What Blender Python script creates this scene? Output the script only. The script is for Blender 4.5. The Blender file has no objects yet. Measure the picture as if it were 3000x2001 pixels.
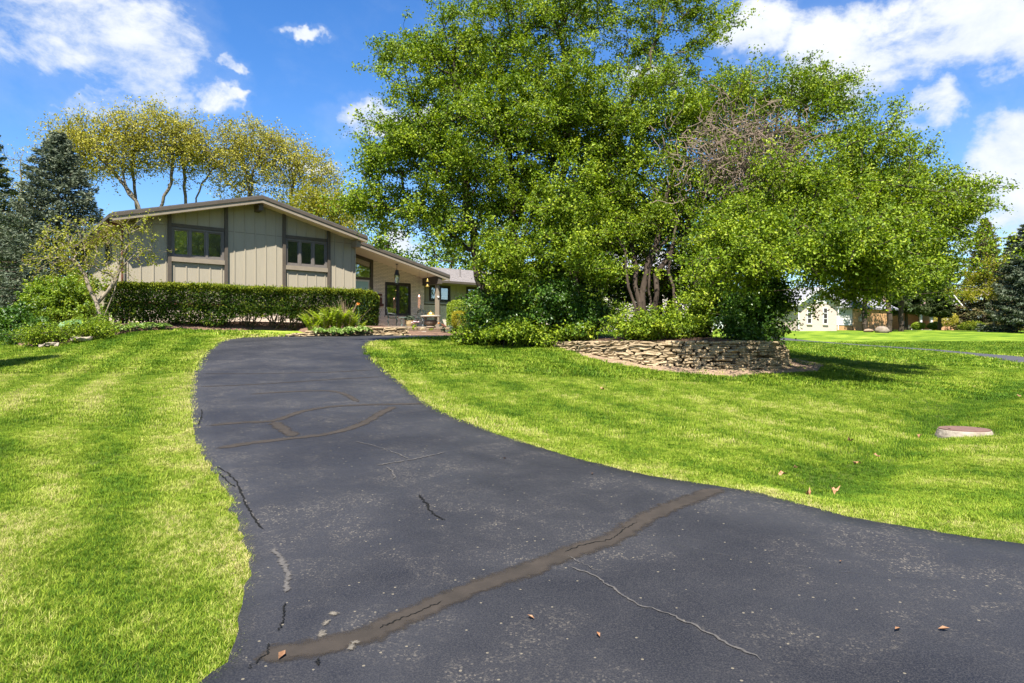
import bpy, math, random
import numpy as np
from mathutils import Vector, Matrix

rng = np.random.default_rng(7)
random.seed(7)
scene = bpy.context.scene
COL = scene.collection
R = math.radians

# ------------------------------------------------------------------ camera
CAM_H = 1.6
FPX = 2000.0          # focal length in photograph pixels (3000 wide)
HORIZON = 1015.0
cam_data = bpy.data.cameras.new('camera')
cam_data.sensor_width = 36.0
cam_data.lens = 36.0 * FPX / 3000.0
cam_data.shift_y = (HORIZON - 1000.5) / 3000.0
cam_data.clip_start = 0.05
cam_data.clip_end = 3000.0
cam = bpy.data.objects.new('camera', cam_data)
COL.objects.link(cam)
cam.location = (0, 0, CAM_H)
cam.rotation_euler = (R(90), 0, 0)
scene.camera = cam

# ------------------------------------------------------------------ sun
SUN_EL = R(57.0)
SUN_AZ = math.atan2(-0.13, -1.0)       # direction towards the sun (x, y)
sun_dir = Vector((math.sin(SUN_AZ) * math.cos(SUN_EL), math.cos(SUN_AZ) * math.cos(SUN_EL), math.sin(SUN_EL)))
sl = bpy.data.lights.new('sun', 'SUN')
sl.energy = 4.9
sl.angle = R(0.53)
sl.color = (1.0, 0.95, 0.86)
so = bpy.data.objects.new('sun', sl)
COL.objects.link(so)
so.location = (0, -20, 40)
so.rotation_euler = (-sun_dir).to_track_quat('-Z', 'Y').to_euler()

# ------------------------------------------------------------------ view
scene.render.engine = 'CYCLES'
scene.view_settings.view_transform = 'Standard'
scene.view_settings.look = 'None'
scene.view_settings.exposure = 1.5
scene.view_settings.gamma = 1.0
scene.view_settings.use_curve_mapping = False
scene.cycles.use_denoising = True
scene.cycles.max_bounces = 7
scene.cycles.diffuse_bounces = 3
scene.cycles.transparent_max_bounces = 8
scene.cycles.sample_clamp_indirect = 6.0
scene.cycles.caustics_reflective = False
scene.cycles.caustics_refractive = False

# ------------------------------------------------------------------ node helpers
class NT:
    def __init__(self, tree):
        self.t = tree
    def n(self, typ, **kw):
        nd = self.t.nodes.new(typ)
        for k, v in kw.items():
            if k.startswith('i_'):
                nd.inputs[k[2:].replace('_', ' ')].default_value = v
            else:
                setattr(nd, k, v)
        return nd
    def l(self, a, b):
        self.t.links.new(a, b)
    def val(self, x, sock):
        if isinstance(x, (int, float)):
            sock.default_value = x
        else:
            self.l(x, sock)
    def math(self, op, a, b=None, c=None, clamp=False):
        nd = self.t.nodes.new('ShaderNodeMath'); nd.operation = op; nd.use_clamp = clamp
        self.val(a, nd.inputs[0])
        if b is not None: self.val(b, nd.inputs[1])
        if c is not None: self.val(c, nd.inputs[2])
        return nd.outputs[0]
    def noise(self, vec, scale, detail=3.0, rough=0.55, dist=0.0):
        nd = self.t.nodes.new('ShaderNodeTexNoise')
        nd.inputs['Scale'].default_value = scale; nd.inputs['Detail'].default_value = detail
        nd.inputs['Roughness'].default_value = rough; nd.inputs['Distortion'].default_value = dist
        if vec is not None: self.l(vec, nd.inputs['Vector'])
        return nd.outputs['Fac']
    def ramp(self, fac, stops):
        nd = self.t.nodes.new('ShaderNodeValToRGB')
        e = nd.color_ramp.elements
        while len(e) < len(stops): e.new(0.5)
        for i, (p, c) in enumerate(stops):
            e[i].position = p
            e[i].color = (c, c, c, 1) if isinstance(c, (int, float)) else (*c, 1)
        self.l(fac, nd.inputs[0])
        return nd.outputs[0]
    def mix(self, fac, a, b, mode='MIX'):
        nd = self.t.nodes.new('ShaderNodeMix'); nd.data_type = 'RGBA'; nd.blend_type = mode
        self.val(fac, nd.inputs[0])
        for x, s in ((a, nd.inputs[6]), (b, nd.inputs[7])):
            if isinstance(x, tuple): s.default_value = (*x, 1)
            else: self.l(x, s)
        return nd.outputs[2]
    def smooth(self, x, lo, hi):
        nd = self.t.nodes.new('ShaderNodeMapRange'); nd.interpolation_type = 'SMOOTHSTEP'
        self.l(x, nd.inputs[0]); nd.inputs[1].default_value = lo; nd.inputs[2].default_value = hi
        return nd.outputs[0]

# ------------------------------------------------------------------ world / sky
def make_world():
    w = bpy.data.worlds.new('World'); scene.world = w; w.use_nodes = True
    t = NT(w.node_tree); w.node_tree.nodes.clear()
    sky = t.n('ShaderNodeTexSky', sky_type='NISHITA', sun_disc=False, sun_elevation=SUN_EL,
              sun_rotation=SUN_AZ % (2 * math.pi), altitude=200.0, air_density=1.0, dust_density=0.35, ozone_density=3.0)
    hs = t.n('ShaderNodeHueSaturation'); hs.inputs['Saturation'].default_value = 1.30; hs.inputs['Value'].default_value = 1.06; hs.inputs['Hue'].default_value = 0.508
    t.l(sky.outputs[0], hs.inputs['Color'])
    tc = t.n('ShaderNodeTexCoord')
    d = tc.outputs['Generated']
    sx = t.n('ShaderNodeSeparateXYZ'); t.l(d, sx.inputs[0])
    wn = t.n('ShaderNodeTexNoise'); wn.inputs['Scale'].default_value = 9.0; wn.inputs['Detail'].default_value = 5.0; wn.inputs['Roughness'].default_value = .6; t.l(d, wn.inputs['Vector'])
    ws = t.n('ShaderNodeSeparateColor'); t.l(wn.outputs['Color'], ws.inputs[0])
    az = t.math('ADD', t.math('ARCTAN2', sx.outputs[0], sx.outputs[1]), t.math('MULTIPLY', t.math('SUBTRACT', ws.outputs[0], .5), .16))
    el = t.math('ADD', t.math('ARCSINE', sx.outputs[2]), t.math('MULTIPLY', t.math('SUBTRACT', ws.outputs[1], .5), .13))
    # cloud banks: (azimuth, elevation, half width, half height) in degrees
    banks = [(-33, 21.6, 8.5, 4.6), (-26.4, 21.8, 4.0, 3.6), (-28.6, 18.9, 4.6, 2.6), (-24.2, 19.2, 2.0, 2.2), (-31, 17.4, 3.0, 1.0), (-44, 22, 10, 5),
             (-17.5, 24.1, 1.8, .55), (-22.2, 21.8, .9, .8), (-22.6, 19.4, 1.0, .7), (-11.5, 17.6, 4.6, 1.5), (-8.5, 7.4, 2.4, 1.2), (-17, 14.5, 2.2, .7),
             (31, 21.8, 8.5, 3.8), (25.6, 19.8, 4.4, 4.4), (21, 23.5, 4.5, 2.6), (38, 20.8, 7, 2.8), (31.5, 16.7, 2.7, 1.7),
             (36.5, 13.6, 4.4, 2.8), (33.8, 11.2, 3.4, 1.9), (38.5, 9.6, 7, 2.6), (47, 15, 8, 5), (12, 21, 3, .9),
             (75, 24, 16, 6), (-80, 20, 18, 6), (110, 30, 18, 8), (150, 25, 16, 6), (-120, 28, 20, 7), (-160, 22, 14, 5), (60, 45, 18, 8), (-50, 50, 20, 8)]
    m = None
    for a, e, ra, re in banks:
        u = t.math('MULTIPLY', t.math('SUBTRACT', az, R(a)), 1 / R(ra))
        v = t.math('MULTIPLY', t.math('SUBTRACT', el, R(e)), 1 / R(re))
        q = t.math('SUBTRACT', 1.0, t.math('ADD', t.math('MULTIPLY', u, u), t.math('MULTIPLY', v, v)))
        q = t.math('MAXIMUM', q, -1.5)
        m = q if m is None else t.math('SMOOTH_MAX', m, q, 0.35)
    mp = t.n('ShaderNodeMapping'); mp.inputs['Scale'].default_value = (1, 1, 1.5); t.l(d, mp.inputs[0])
    n1 = t.noise(mp.outputs[0], 5.5, 9.0, 0.60, 0.4)
    n2 = t.noise(mp.outputs[0], 26.0, 6.0, 0.65, 0.3)
    f = t.math('ADD', t.math('MULTIPLY', t.math('MINIMUM', m, .75), 0.58), t.math('ADD', t.math('MULTIPLY', t.math('SUBTRACT', n1, 0.5), 2.6), t.math('MULTIPLY', t.math('SUBTRACT', n2, 0.5), 0.7)))
    dens = t.smooth(f, -0.12, 0.46)
    wisp = t.math('MULTIPLY', t.smooth(f, -0.8, 0.3), 0.14)
    dens = t.math('MAXIMUM', dens, wisp)
    # the lit side of a cloud is the one towards the sun: compare density a little further up
    off = t.n('ShaderNodeVectorMath', operation='ADD'); t.l(mp.outputs[0], off.inputs[0]); off.inputs[1].default_value = (0.0, 0, 0.06)
    n3 = t.noise(off.outputs[0], 5.5, 6.0, 0.6, 0.4)
    sh = t.smooth(t.math('SUBTRACT', t.math('ADD', f, 0.0), t.math('MULTIPLY', t.math('SUBTRACT', n3, 0.5), 1.5)), 0.0, 1.0)
    ccol = t.mix(sh, (3.7, 4.1, 4.75), (5.3, 5.35, 5.4))
    col = t.mix(t.math('MULTIPLY', dens, 0.95), hs.outputs[0], ccol)
    bg = t.n('ShaderNodeBackground'); bg.inputs['Strength'].default_value = 0.076
    t.l(col, bg.inputs[0])
    out = t.n('ShaderNodeOutputWorld'); t.l(bg.outputs[0], out.inputs[0])
make_world()

# ------------------------------------------------------------------ object helpers
def np_mesh(name, verts, faces, attrs=None):
    """verts (N,3); faces list of lists or an (M,k) array."""
    me = bpy.data.meshes.new(name)
    verts = np.asarray(verts, dtype=np.float32)
    if isinstance(faces, np.ndarray):
        M, k = faces.shape
        tot = np.full(M, k, dtype=np.int32); idx = faces.astype(np.int32).ravel()
    else:
        tot = np.array([len(f) for f in faces], dtype=np.int32)
        idx = np.array([i for f in faces for i in f], dtype=np.int32)
    start = np.concatenate(([0], np.cumsum(tot)[:-1])).astype(np.int32) if len(tot) else np.zeros(0, np.int32)
    me.vertices.add(len(verts)); me.vertices.foreach_set('co', verts.ravel())
    me.loops.add(len(idx)); me.loops.foreach_set('vertex_index', idx)
    me.polygons.add(len(tot)); me.polygons.foreach_set('loop_start', start); me.polygons.foreach_set('loop_total', tot)
    me.polygons.foreach_set('use_smooth', np.zeros(len(tot), dtype=bool))
    me.update(calc_edges=True)
    for k_, v_ in (attrs or {}).items():
        a = me.attributes.new(k_, 'FLOAT', 'POINT'); a.data.foreach_set('value', np.asarray(v_, dtype=np.float32))
    return me

def tag(o, label=None, cat=None, group=None, kind=None):
    if label: o['label'] = label
    if cat: o['category'] = cat
    if group: o['group'] = group
    if kind: o['kind'] = kind
    return o

def link(name, me, mat=None, parent=None, smooth=False):
    o = bpy.data.objects.new(name, me)
    COL.objects.link(o)
    if mat is not None and len(me.materials) == 0: me.materials.append(mat)
    if smooth:
        me.polygons.foreach_set('use_smooth', np.ones(len(me.polygons), dtype=bool))
    if parent is not None: attach(o, parent)
    return o

def world_loc(p):
    v = Vector(p.location)
    while p.parent is not None:
        p = p.parent
        if p.type == 'EMPTY': v = v + Vector(p.location)
    return v

def attach(o, parent):
    o.parent = parent
    loc = parent.location.copy() if parent.parent is None else Vector((0, 0, 0))
    if parent.parent is None:
        o.matrix_parent_inverse = Matrix.Translation(-loc)
    else:                      # parent mesh sits at the origin in world space
        o.matrix_parent_inverse = Matrix.Identity(4)
    return o

def thing(name, label, cat, loc=(0, 0, 0), group=None):
    o = bpy.data.objects.new(name, None); COL.objects.link(o)
    o.location = loc; o.empty_display_size = 0.2
    return tag(o, label, cat, group)

class MB:
    """collects shapes (world space) into one mesh"""
    def __init__(self):
        self.v = []; self.f = []
    def add(self, v, f):
        b = len(self.v); self.v += [tuple(p) for p in v]; self.f += [[i + b for i in q] for q in f]
        return self
    def box(self, o, a, b, c):
        """o corner, a b c edge vectors"""
        o, a, b, c = (np.array(x, float) for x in (o, a, b, c))
        p = [o, o + a, o + a + b, o + b, o + c, o + a + c, o + a + b + c, o + b + c]
        fl = [[0, 3, 2, 1], [4, 5, 6, 7], [0, 1, 5, 4], [1, 2, 6, 5], [2, 3, 7, 6], [3, 0, 4, 7]]
        if np.dot(np.cross(a, b), c) < 0: fl = [q[::-1] for q in fl]
        return self.add(p, fl)
    def cbox(self, c, s):
        c = np.array(c, float); s = np.array(s, float)
        return self.box(c - s / 2, (s[0], 0, 0), (0, s[1], 0), (0, 0, s[2]))
    def prism(self, poly, ext):
        """poly: planar 3D polygon, ext: extrusion vector"""
        n = len(poly); poly = [np.array(p, float) for p in poly]; ext = np.array(ext, float)
        nv = np.zeros(3)
        for i in range(n): nv += np.cross(poly[i], poly[(i + 1) % n])
        if np.dot(nv, ext) < 0: poly = poly[::-1]
        v = poly + [p + ext for p in poly]
        f = [list(range(n))[::-1], list(range(n, 2 * n))] + [[i, (i + 1) % n, n + (i + 1) % n, n + i] for i in range(n)]
        return self.add(v, f)
    def tube(self, path, rad, sides=6, cap=True):
        path = [np.array(p, float) for p in path]
        if isinstance(rad, (int, float)): rad = [rad] * len(path)
        n = len(path); v = []; f = []
        prev = None
        for i in range(n):
            d = path[min(i + 1, n - 1)] - path[max(i - 1, 0)]
            d = d / (np.linalg.norm(d) + 1e-9)
            if prev is None:
                r = np.array((1., 0, 0)) if abs(d[0]) < .8 else np.array((0, 1., 0))
            else: r = prev
            a = r - d * np.dot(r, d); a /= np.linalg.norm(a) + 1e-9; b = np.cross(d, a); prev = a
            for k in range(sides):
                an = 2 * math.pi * k / sides
                v.append(path[i] + rad[i] * (a * math.cos(an) + b * math.sin(an)))
        for i in range(n - 1):
            for k in range(sides):
                k2 = (k + 1) % sides
                f.append([i * sides + k, i * sides + k2, (i + 1) * sides + k2, (i + 1) * sides + k])
        if cap:
            f.append(list(range(sides))[::-1]); f.append([(n - 1) * sides + k for k in range(sides)])
        return self.add(v, f)
    def lathe(self, c, prof, sides=20):
        """prof: (radius, z) from bottom to top about vertical axis at c"""
        v = []; f = []
        for r, z in prof:
            for k in range(sides):
                an = 2 * math.pi * k / sides
                v.append((c[0] + r * math.cos(an), c[1] + r * math.sin(an), c[2] + z))
        n = len(prof)
        for i in range(n - 1):
            for k in range(sides):
                k2 = (k + 1) % sides
                f.append([i * sides + k, i * sides + k2, (i + 1) * sides + k2, (i + 1) * sides + k])
        f.append(list(range(sides))[::-1]); f.append([(n - 1) * sides + k for k in range(sides)])
        return self.add(v, f)
    def build(self, name, mat, parent=None, smooth=False):
        return link(name, np_mesh(name, np.array(self.v, dtype=np.float32).reshape(-1, 3), self.f), mat, parent, smooth)

# ------------------------------------------------------------------ numpy noise
def _hash(ix, iy, s):
    h = (ix * 374761393 + iy * 668265263 + s * 974711) & 0x7fffffff
    h = ((h ^ (h >> 13)) * 1274126177) & 0x7fffffff
    return ((h ^ (h >> 16)) & 0xffff) / 65535.0
def vnoise(x, y, s=0):
    ix = np.floor(x).astype(np.int64); iy = np.floor(y).astype(np.int64)
    fx = x - ix; fy = y - iy
    fx = fx * fx * (3 - 2 * fx); fy = fy * fy * (3 - 2 * fy)
    a = _hash(ix, iy, s); b = _hash(ix + 1, iy, s); c = _hash(ix, iy + 1, s); d = _hash(ix + 1, iy + 1, s)
    return (a * (1 - fx) + b * fx) * (1 - fy) + (c * (1 - fx) + d * fx) * fy
def fbm(x, y, s=0, o=4):
    r = 0; a = .5
    for i in range(o):
        r = r + a * vnoise(x * 2 ** i, y * 2 ** i, s + i); a *= .5
    return r / (1 - .5 ** o)

def P(px, py, Y):
    return np.array(((px - 1500.0) / FPX * Y, Y, CAM_H + (HORIZON - py) / FPX * Y))
# ------------------------------------------------------------------ materials
def new_mat(name):
    m = bpy.data.materials.new(name); m.use_nodes = True
    m.node_tree.nodes.clear()
    t = NT(m.node_tree)
    out = t.n('ShaderNodeOutputMaterial')
    return m, t, out
def bsdf(t, out, col, rough=0.7, spec=0.3, normal=None, metal=0.0):
    b = t.n('ShaderNodeBsdfPrincipled')
    if isinstance(col, tuple): b.inputs['Base Color'].default_value = (*col, 1)
    else: t.l(col, b.inputs['Base Color'])
    t.val(rough, b.inputs['Roughness'])
    b.inputs['Specular IOR Level'].default_value = spec
    b.inputs['Metallic'].default_value = metal
    if normal is not None: t.l(normal, b.inputs['Normal'])
    if out is not None: t.l(b.outputs[0], out.inputs[0])
    return b
def bump(t, h, strength=0.5, dist=0.01):
    b = t.n('ShaderNodeBump'); b.inputs['Strength'].default_value = strength; b.inputs['Distance'].default_value = dist
    t.l(h, b.inputs['Height']); return b.outputs[0]
def pos(t):
    return t.n('ShaderNodeNewGeometry').outputs['Position']
def m_noise(name, c1, c2, scale=4.0, rough=0.7, spec=0.3, bs=0.4, bscale=30.0, bd=0.008, detail=5.0, rnd=0.0, metal=0.0, stretch=None):
    m, t, out = new_mat(name)
    p = pos(t)
    if stretch:
        mp = t.n('ShaderNodeMapping'); mp.inputs['Scale'].default_value = stretch; t.l(p, mp.inputs[0]); p = mp.outputs[0]
    f = t.ramp(t.noise(p, scale, detail, 0.6), [(0.3, 0.0), (0.7, 1.0)])
    col = t.mix(f, c1, c2)
    if rnd:
        oi = t.n('ShaderNodeObjectInfo')
        g = t.math('MULTIPLY_ADD', oi.outputs['Random'], rnd * 2, 1 - rnd)
        hv = t.n('ShaderNodeHueSaturation'); t.l(g, hv.inputs['Value']); t.l(col, hv.inputs['Color']); col = hv.outputs[0]
    nrm = bump(t, t.noise(p, bscale, 4.0, 0.6), bs, bd) if bs else None
    bsdf(t, out, col, rough, spec, nrm, metal)
    return m
def m_leaf(name, stops, trans=0.35, rough=0.45, spec=0.35, attr='var'):
    """leaf: colour from the leaf's own attribute, light passing through"""
    m, t, out = new_mat(name)
    a = t.n('ShaderNodeAttribute', attribute_name=attr)
    col = t.ramp(a.outputs['Fac'], stops)
    b = bsdf(t, None, col, rough, spec)
    tr = t.n('ShaderNodeBsdfTranslucent')
    hv = t.n('ShaderNodeHueSaturation'); hv.inputs['Saturation'].default_value = 1.1; hv.inputs['Value'].default_value = 1.25
    t.l(col, hv.inputs['Color']); t.l(hv.outputs[0], tr.inputs[0])
    mx = t.n('ShaderNodeMixShader'); mx.inputs[0].default_value = trans
    t.l(b.outputs[0], mx.inputs[1]); t.l(tr.outputs[0], mx.inputs[2]); t.l(mx.outputs[0], out.inputs[0])
    return m
M = {}
M['siding'] = m_noise('siding', (.315, .275, .205), (.35, .305, .228), 3, .75, .2, .25, 60, .003, stretch=(6, 6, .5))
M['trim'] = m_noise('trim', (.072, .058, .044), (.095, .076, .058), 5, .6, .3, .2, 50, .003)
M['trim_tan'] = m_noise('trim_tan', (.21, .172, .127), (.255, .21, .155), 5, .65, .25, .2, 40, .003)
M['soffit'] = m_noise('soffit', (.70, .57, .44), (.74, .61, .47), 2, .8, .2, .15, 30, .003)
M['frame'] = m_noise('frame', (.125, .108, .096), (.155, .135, .12), 6, .55, .3, .1, 30, .002)
M['dark_frame'] = m_noise('dark_frame', (.030, .024, .021), (.042, .034, .029), 6, .5, .3, .1, 30, .002)
M['white_paint'] = m_noise('white_paint', (.58, .565, .54), (.64, .625, .60), 4, .6, .3, .1, 30, .002)
M['blind'] = m_noise('blind', (.72, .71, .66), (.78, .77, .72), 2, .6, .3, 0)
M['dark_room'] = m_noise('dark_room', (.03, .03, .03), (.05, .045, .04), 2, .9, .1, 0)
M['concrete'] = m_noise('concrete', (.38, .34, .28), (.52, .47, .40), 5, .85, .2, .5, 40, .008)
M['porch_slab'] = m_noise('porch_slab', (.20, .155, .115), (.27, .21, .16), 4, .85, .2, .4, 40, .006)
M['timber'] = m_noise('timber', (.15, .105, .075), (.23, .165, .12), 7, .8, .2, .5, 30, .006)
M['iron'] = m_noise('iron', (.012, .022, .02), (.022, .034, .03), 12, .5, .5, .2, 50, .002)
M['verdigris'] = m_noise('verdigris', (.10, .17, .15), (.2, .27, .24), 20, .7, .3, .2, 50, .002)
M['copper'] = m_noise('copper', (.62, .34, .22), (.7, .42, .3), 9, .35, .5, 0, metal=.6)
M['brass'] = m_noise('brass', (.55, .36, .08), (.62, .43, .12), 9, .3, .5, 0, metal=.8)
M['black_metal'] = m_noise('black_metal', (.012, .013, .015), (.022, .022, .024), 12, .45, .5, 0)
M['pot'] = m_noise('pot', (.33, .25, .13), (.45, .35, .2), 9, .8, .2, .4, 50, .004)
M['sign_wood'] = m_noise('sign_wood', (.09, .035, .022), (.13, .05, .03), 14, .7, .2, .2, 50, .002)
M['bark'] = m_noise('bark', (.03, .022, .016), (.088, .067, .05), 9, .9, .15, 1.0, 14, .03, stretch=(1, 1, .25))
M['bark_light'] = m_noise('bark_light', (.15, .12, .085), (.29, .24, .18), 7, .9, .15, .8, 14, .02, stretch=(1, 1, .25))
M['bark_oak'] = m_noise('bark_oak', (.085, .072, .05), (.19, .165, .12), 3, .9, .15, .8, 8, .03, stretch=(1, 1, .25))
M['twig'] = m_noise('twig', (.13, .095, .07), (.25, .19, .145), 6, .9, .15, 0)
M['mulch'] = m_noise('mulch', (.05, .03, .02), (.19, .12, .08), 16, .95, .1, 1.0, 45, .04)
M['soil'] = m_noise('soil', (.17, .115, .075), (.33, .235, .16), 5, .95, .1, .8, 40, .02)
M['bark_mulch_red'] = m_noise('bark_mulch_red', (.11, .065, .045), (.22, .14, .10), 12, .95, .1, 1.0, 40, .03)
M['boulder'] = m_noise('boulder', (.13, .10, .075), (.27, .22, .17), 3, .9, .2, .8, 12, .03)
M['rust_lid'] = m_noise('rust_lid', (.115, .066, .052), (.17, .10, .08), 8, .75, .3, .4, 60, .004)
M['ring_concrete'] = m_noise('ring_concrete', (.19, .155, .115), (.36, .31, .245), 7, .9, .2, .8, 20, .02)
M['dead_leaf'] = m_noise('dead_leaf', (.20, .09, .04), (.36, .21, .12), 30, .8, .2, 0, rnd=.3)
M['pebble'] = m_noise('pebble', (.30, .27, .235), (.40, .365, .32), 9, .8, .2, .3, 30, .01, rnd=.2)
M['far_brick_cream'] = None

def m_stone():
    m, t, out = new_mat('flagstone')
    p = pos(t); oi = t.n('ShaderNodeObjectInfo')
    f = t.ramp(t.noise(p, 7, 6, .65), [(0.32, 0.0), (0.68, 1.0)])
    col = t.mix(f, (.22, .155, .08), (.42, .32, .185))
    g = t.math('MULTIPLY_ADD', oi.outputs['Random'], .42, .80)
    hv = t.n('ShaderNodeHueSaturation'); t.l(g, hv.inputs['Value']); t.l(col, hv.inputs['Color'])
    hv.inputs['Saturation'].default_value = .92
    sp = t.ramp(t.noise(p, 55, 3, .6), [(.35, .55), (.5, 1.0)])
    col = t.mix(1.0, hv.outputs[0], sp, 'MULTIPLY')
    bsdf(t, out, col, .9, .15, bump(t, t.noise(p, 30, 5, .65), .9, .02))
    return m
M['stone'] = m_stone()
def m_brick(name, c1, c2, rnd):
    return m_noise(name, c1, c2, 25, .85, .2, .5, 60, .004, rnd=rnd)
M['brick'] = m_brick('painted_brick', (.66, .55, .44), (.76, .66, .54), .10)
M['mortar'] = m_noise('mortar', (.09, .07, .055), (.135, .108, .085), 20, .95, .1, .4, 60, .004)

def m_far_brick(name, c1, c2, cm, ang=0.0, w=.22, h=.075):
    """brickwork too far off to tell the bricks apart"""
    m, t, out = new_mat(name)
    mp = t.n('ShaderNodeMapping'); mp.inputs['Rotation'].default_value = (0, 0, ang); t.l(pos(t), mp.inputs[0])
    s = t.n('ShaderNodeSeparateXYZ'); t.l(mp.outputs[0], s.inputs[0])
    c = t.n('ShaderNodeCombineXYZ'); t.l(s.outputs[0], c.inputs[0]); t.l(s.outputs[2], c.inputs[1])
    b = t.n('ShaderNodeTexBrick'); t.l(c.outputs[0], b.inputs['Vector'])
    b.inputs['Color1'].default_value = (*c1, 1); b.inputs['Color2'].default_value = (*c2, 1); b.inputs['Mortar'].default_value = (*cm, 1)
    b.inputs['Scale'].default_value = 1.0; b.inputs['Mortar Size'].default_value = .008
    b.inputs['Brick Width'].default_value = w; b.inputs['Row Height'].default_value = h
    bsdf(t, out, b.outputs[0], .9, .15)
    return m
def m_shingle(name, c1, c2):
    m, t, out = new_mat(name)
    p = pos(t)
    f = t.ramp(t.noise(p, 6, 5, .7), [(0.3, 0.0), (0.7, 1.0)])
    f2 = t.noise(p, 90, 2, .5)
    col = t.mix(f, c1, c2)
    col = t.mix(.35, col, t.ramp(f2, [(0.3, .02), (.7, .4)]))
    oi = t.n('ShaderNodeObjectInfo')
    bsdf(t, out, col, .95, .1, bump(t, f2, .5, .01))
    return m
M['shingle'] = m_shingle('shingle', (.035, .03, .03), (.075, .065, .06))
M['shingle_wing'] = m_shingle('shingle_wing', (.13, .11, .10), (.25, .21, .19))
M['shingle_grey'] = m_shingle('shingle_grey', (.20, .20, .22), (.30, .30, .33))
M['shingle_red'] = m_shingle('shingle_red', (.16, .075, .06), (.25, .12, .10))

def m_glass(name, refl=.30, tint=(.55, .58, .55)):
    m, t, out = new_mat(name)
    tr = t.n('ShaderNodeBsdfTransparent'); tr.inputs[0].default_value = (*tint, 1)
    gl = t.n('ShaderNodeBsdfGlossy'); gl.inputs['Roughness'].default_value = 0.015
    gl.inputs['Color'].default_value = (.95, .95, .95, 1)
    fr = t.n('ShaderNodeFresnel'); fr.inputs[0].default_value = 1.5
    f = t.math('ADD', fr.outputs[0], refl, clamp=True)
    mx = t.n('ShaderNodeMixShader'); t.l(f, mx.inputs[0]); t.l(tr.outputs[0], mx.inputs[1]); t.l(gl.outputs[0], mx.inputs[2])
    t.l(mx.outputs[0], out.inputs[0]); return m
M['glass'] = m_glass('glass', .22, (.85, .87, .85))
M['door_sky_reflection'] = m_noise('door_sky_reflection', (.30, .47, .46), (.35, .52, .50), 2, .12, .6, 0)  # opaque door pane, the sky's reflection painted in as aqua colour

def m_asphalt(name, fade=1.0):
    m, t, out = new_mat(name)
    p = pos(t)
    big = t.noise(p, .55, 4, .55, .4)
    mid = t.noise(p, 2.2, 5, .6, .6)
    fine = t.noise(p, 120, 2, .6)
    grit = t.noise(p, 55, 3, .7)
    # sealer coat, bluish black, thinner and greyer where worn
    base = t.mix(t.ramp(big, [(.35, 0.0), (.65, 1.0)]), (.0078, .0084, .0125), (.0235, .0238, .0280))
    base = t.mix(t.ramp(fine, [(.42, 0.0), (.75, .65)]), base, (.055, .052, .051))
    # exposed pale aggregate in worn patches
    wear = t.smooth(t.math('ADD', t.math('MULTIPLY', mid, .7), t.math('MULTIPLY', big, .5)), .545, .80)
    vo = t.n('ShaderNodeTexVoronoi', feature='F1'); vo.inputs['Scale'].default_value = 42.0; t.l(p, vo.inputs['Vector'])
    gs = t.n('ShaderNodeSeparateColor'); t.l(vo.outputs['Color'], gs.inputs[0])
    speck = t.math('MULTIPLY', t.math('LESS_THAN', vo.outputs['Distance'], .30), t.math('GREATER_THAN', gs.outputs[0], .66))
    net = t.math('SUBTRACT', 1.0, t.smooth(t.math('ABSOLUTE', t.math('SUBTRACT', t.noise(p, 9.5, 6, .62, .9), .5)), .004, .035))
    chip = t.math('MULTIPLY', t.math('MAXIMUM', speck, t.math('MULTIPLY', net, t.ramp(grit, [(.48, 0.0), (.58, 1.0)]))), wear)
    col = t.mix(t.math('MULTIPLY', chip, .5), base, (.22, .19, .145))
    # loose stray specks all over
    vo2 = t.n('ShaderNodeTexVoronoi', feature='F1'); vo2.inputs['Scale'].default_value = 17.0; t.l(p, vo2.inputs['Vector'])
    g2 = t.n('ShaderNodeSeparateColor'); t.l(vo2.outputs['Color'], g2.inputs[0])
    sp2 = t.math('MULTIPLY', t.math('LESS_THAN', vo2.outputs['Distance'], .13), t.math('GREATER_THAN', g2.outputs[0], .80))
    col = t.mix(t.math('MULTIPLY', sp2, .6), col, (.22, .19, .13))
    h = t.math('ADD', t.math('MULTIPLY', grit, .6), t.math('MULTIPLY', fine, .4))
    bsdf(t, out, col, t.ramp(mid, [(.3, .55), (.7, .75)]), .32, bump(t, h, .55, .006))
    return m
M['asphalt'] = m_asphalt('asphalt')
M['far_asphalt'] = m_noise('far_asphalt', (.045, .045, .052), (.065, .063, .068), 2, .8, .3, .2, 40, .005)
def m_feather(name, c1, c2, scale, nscale, lo, hi, rough=.8):
    """a coat that thins out unevenly towards its edge (attribute edge: 0 middle, 1 border)"""
    m, t, out = new_mat(name)
    p = pos(t)
    col = t.mix(t.ramp(t.noise(p, scale, 5, .6), [(.3, 0.0), (.7, 1.0)]), c1, c2)
    b = bsdf(t, None, col, rough, .2, bump(t, t.noise(p, 70, 4, .6), .5, .004))
    e = t.n('ShaderNodeAttribute', attribute_name='edge')
    k = t.math('ADD', e.outputs['Fac'], t.math('MULTIPLY', t.math('SUBTRACT', t.noise(p, nscale, 5, .7), .5), 1.5))
    al = t.smooth(k, lo, hi)
    tr = t.n('ShaderNodeBsdfTransparent')
    mx = t.n('ShaderNodeMixShader'); t.l(al, mx.inputs[0]); t.l(b.outputs[0], mx.inputs[1]); t.l(tr.outputs[0], mx.inputs[2]); t.l(mx.outputs[0], out.inputs[0])
    return m
M['crack_seal'] = m_feather('crack_seal', (.027, .0225, .0185), (.042, .034, .0275), 5, 9, .40, 1.05)
M['crack'] = m_feather('crack', (.003, .003, .003), (.008, .008, .007), 20, 30, .6, .95, .95)
M['pale_crack'] = m_feather('pale_crack', (.055, .052, .05), (.10, .092, .085), 25, 34, .2, .9, .95)
M['tyre_mark'] = m_feather('tyre_mark', (.045, .044, .046), (.075, .072, .072), 12, 26, -.62, .22, .85)
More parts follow.
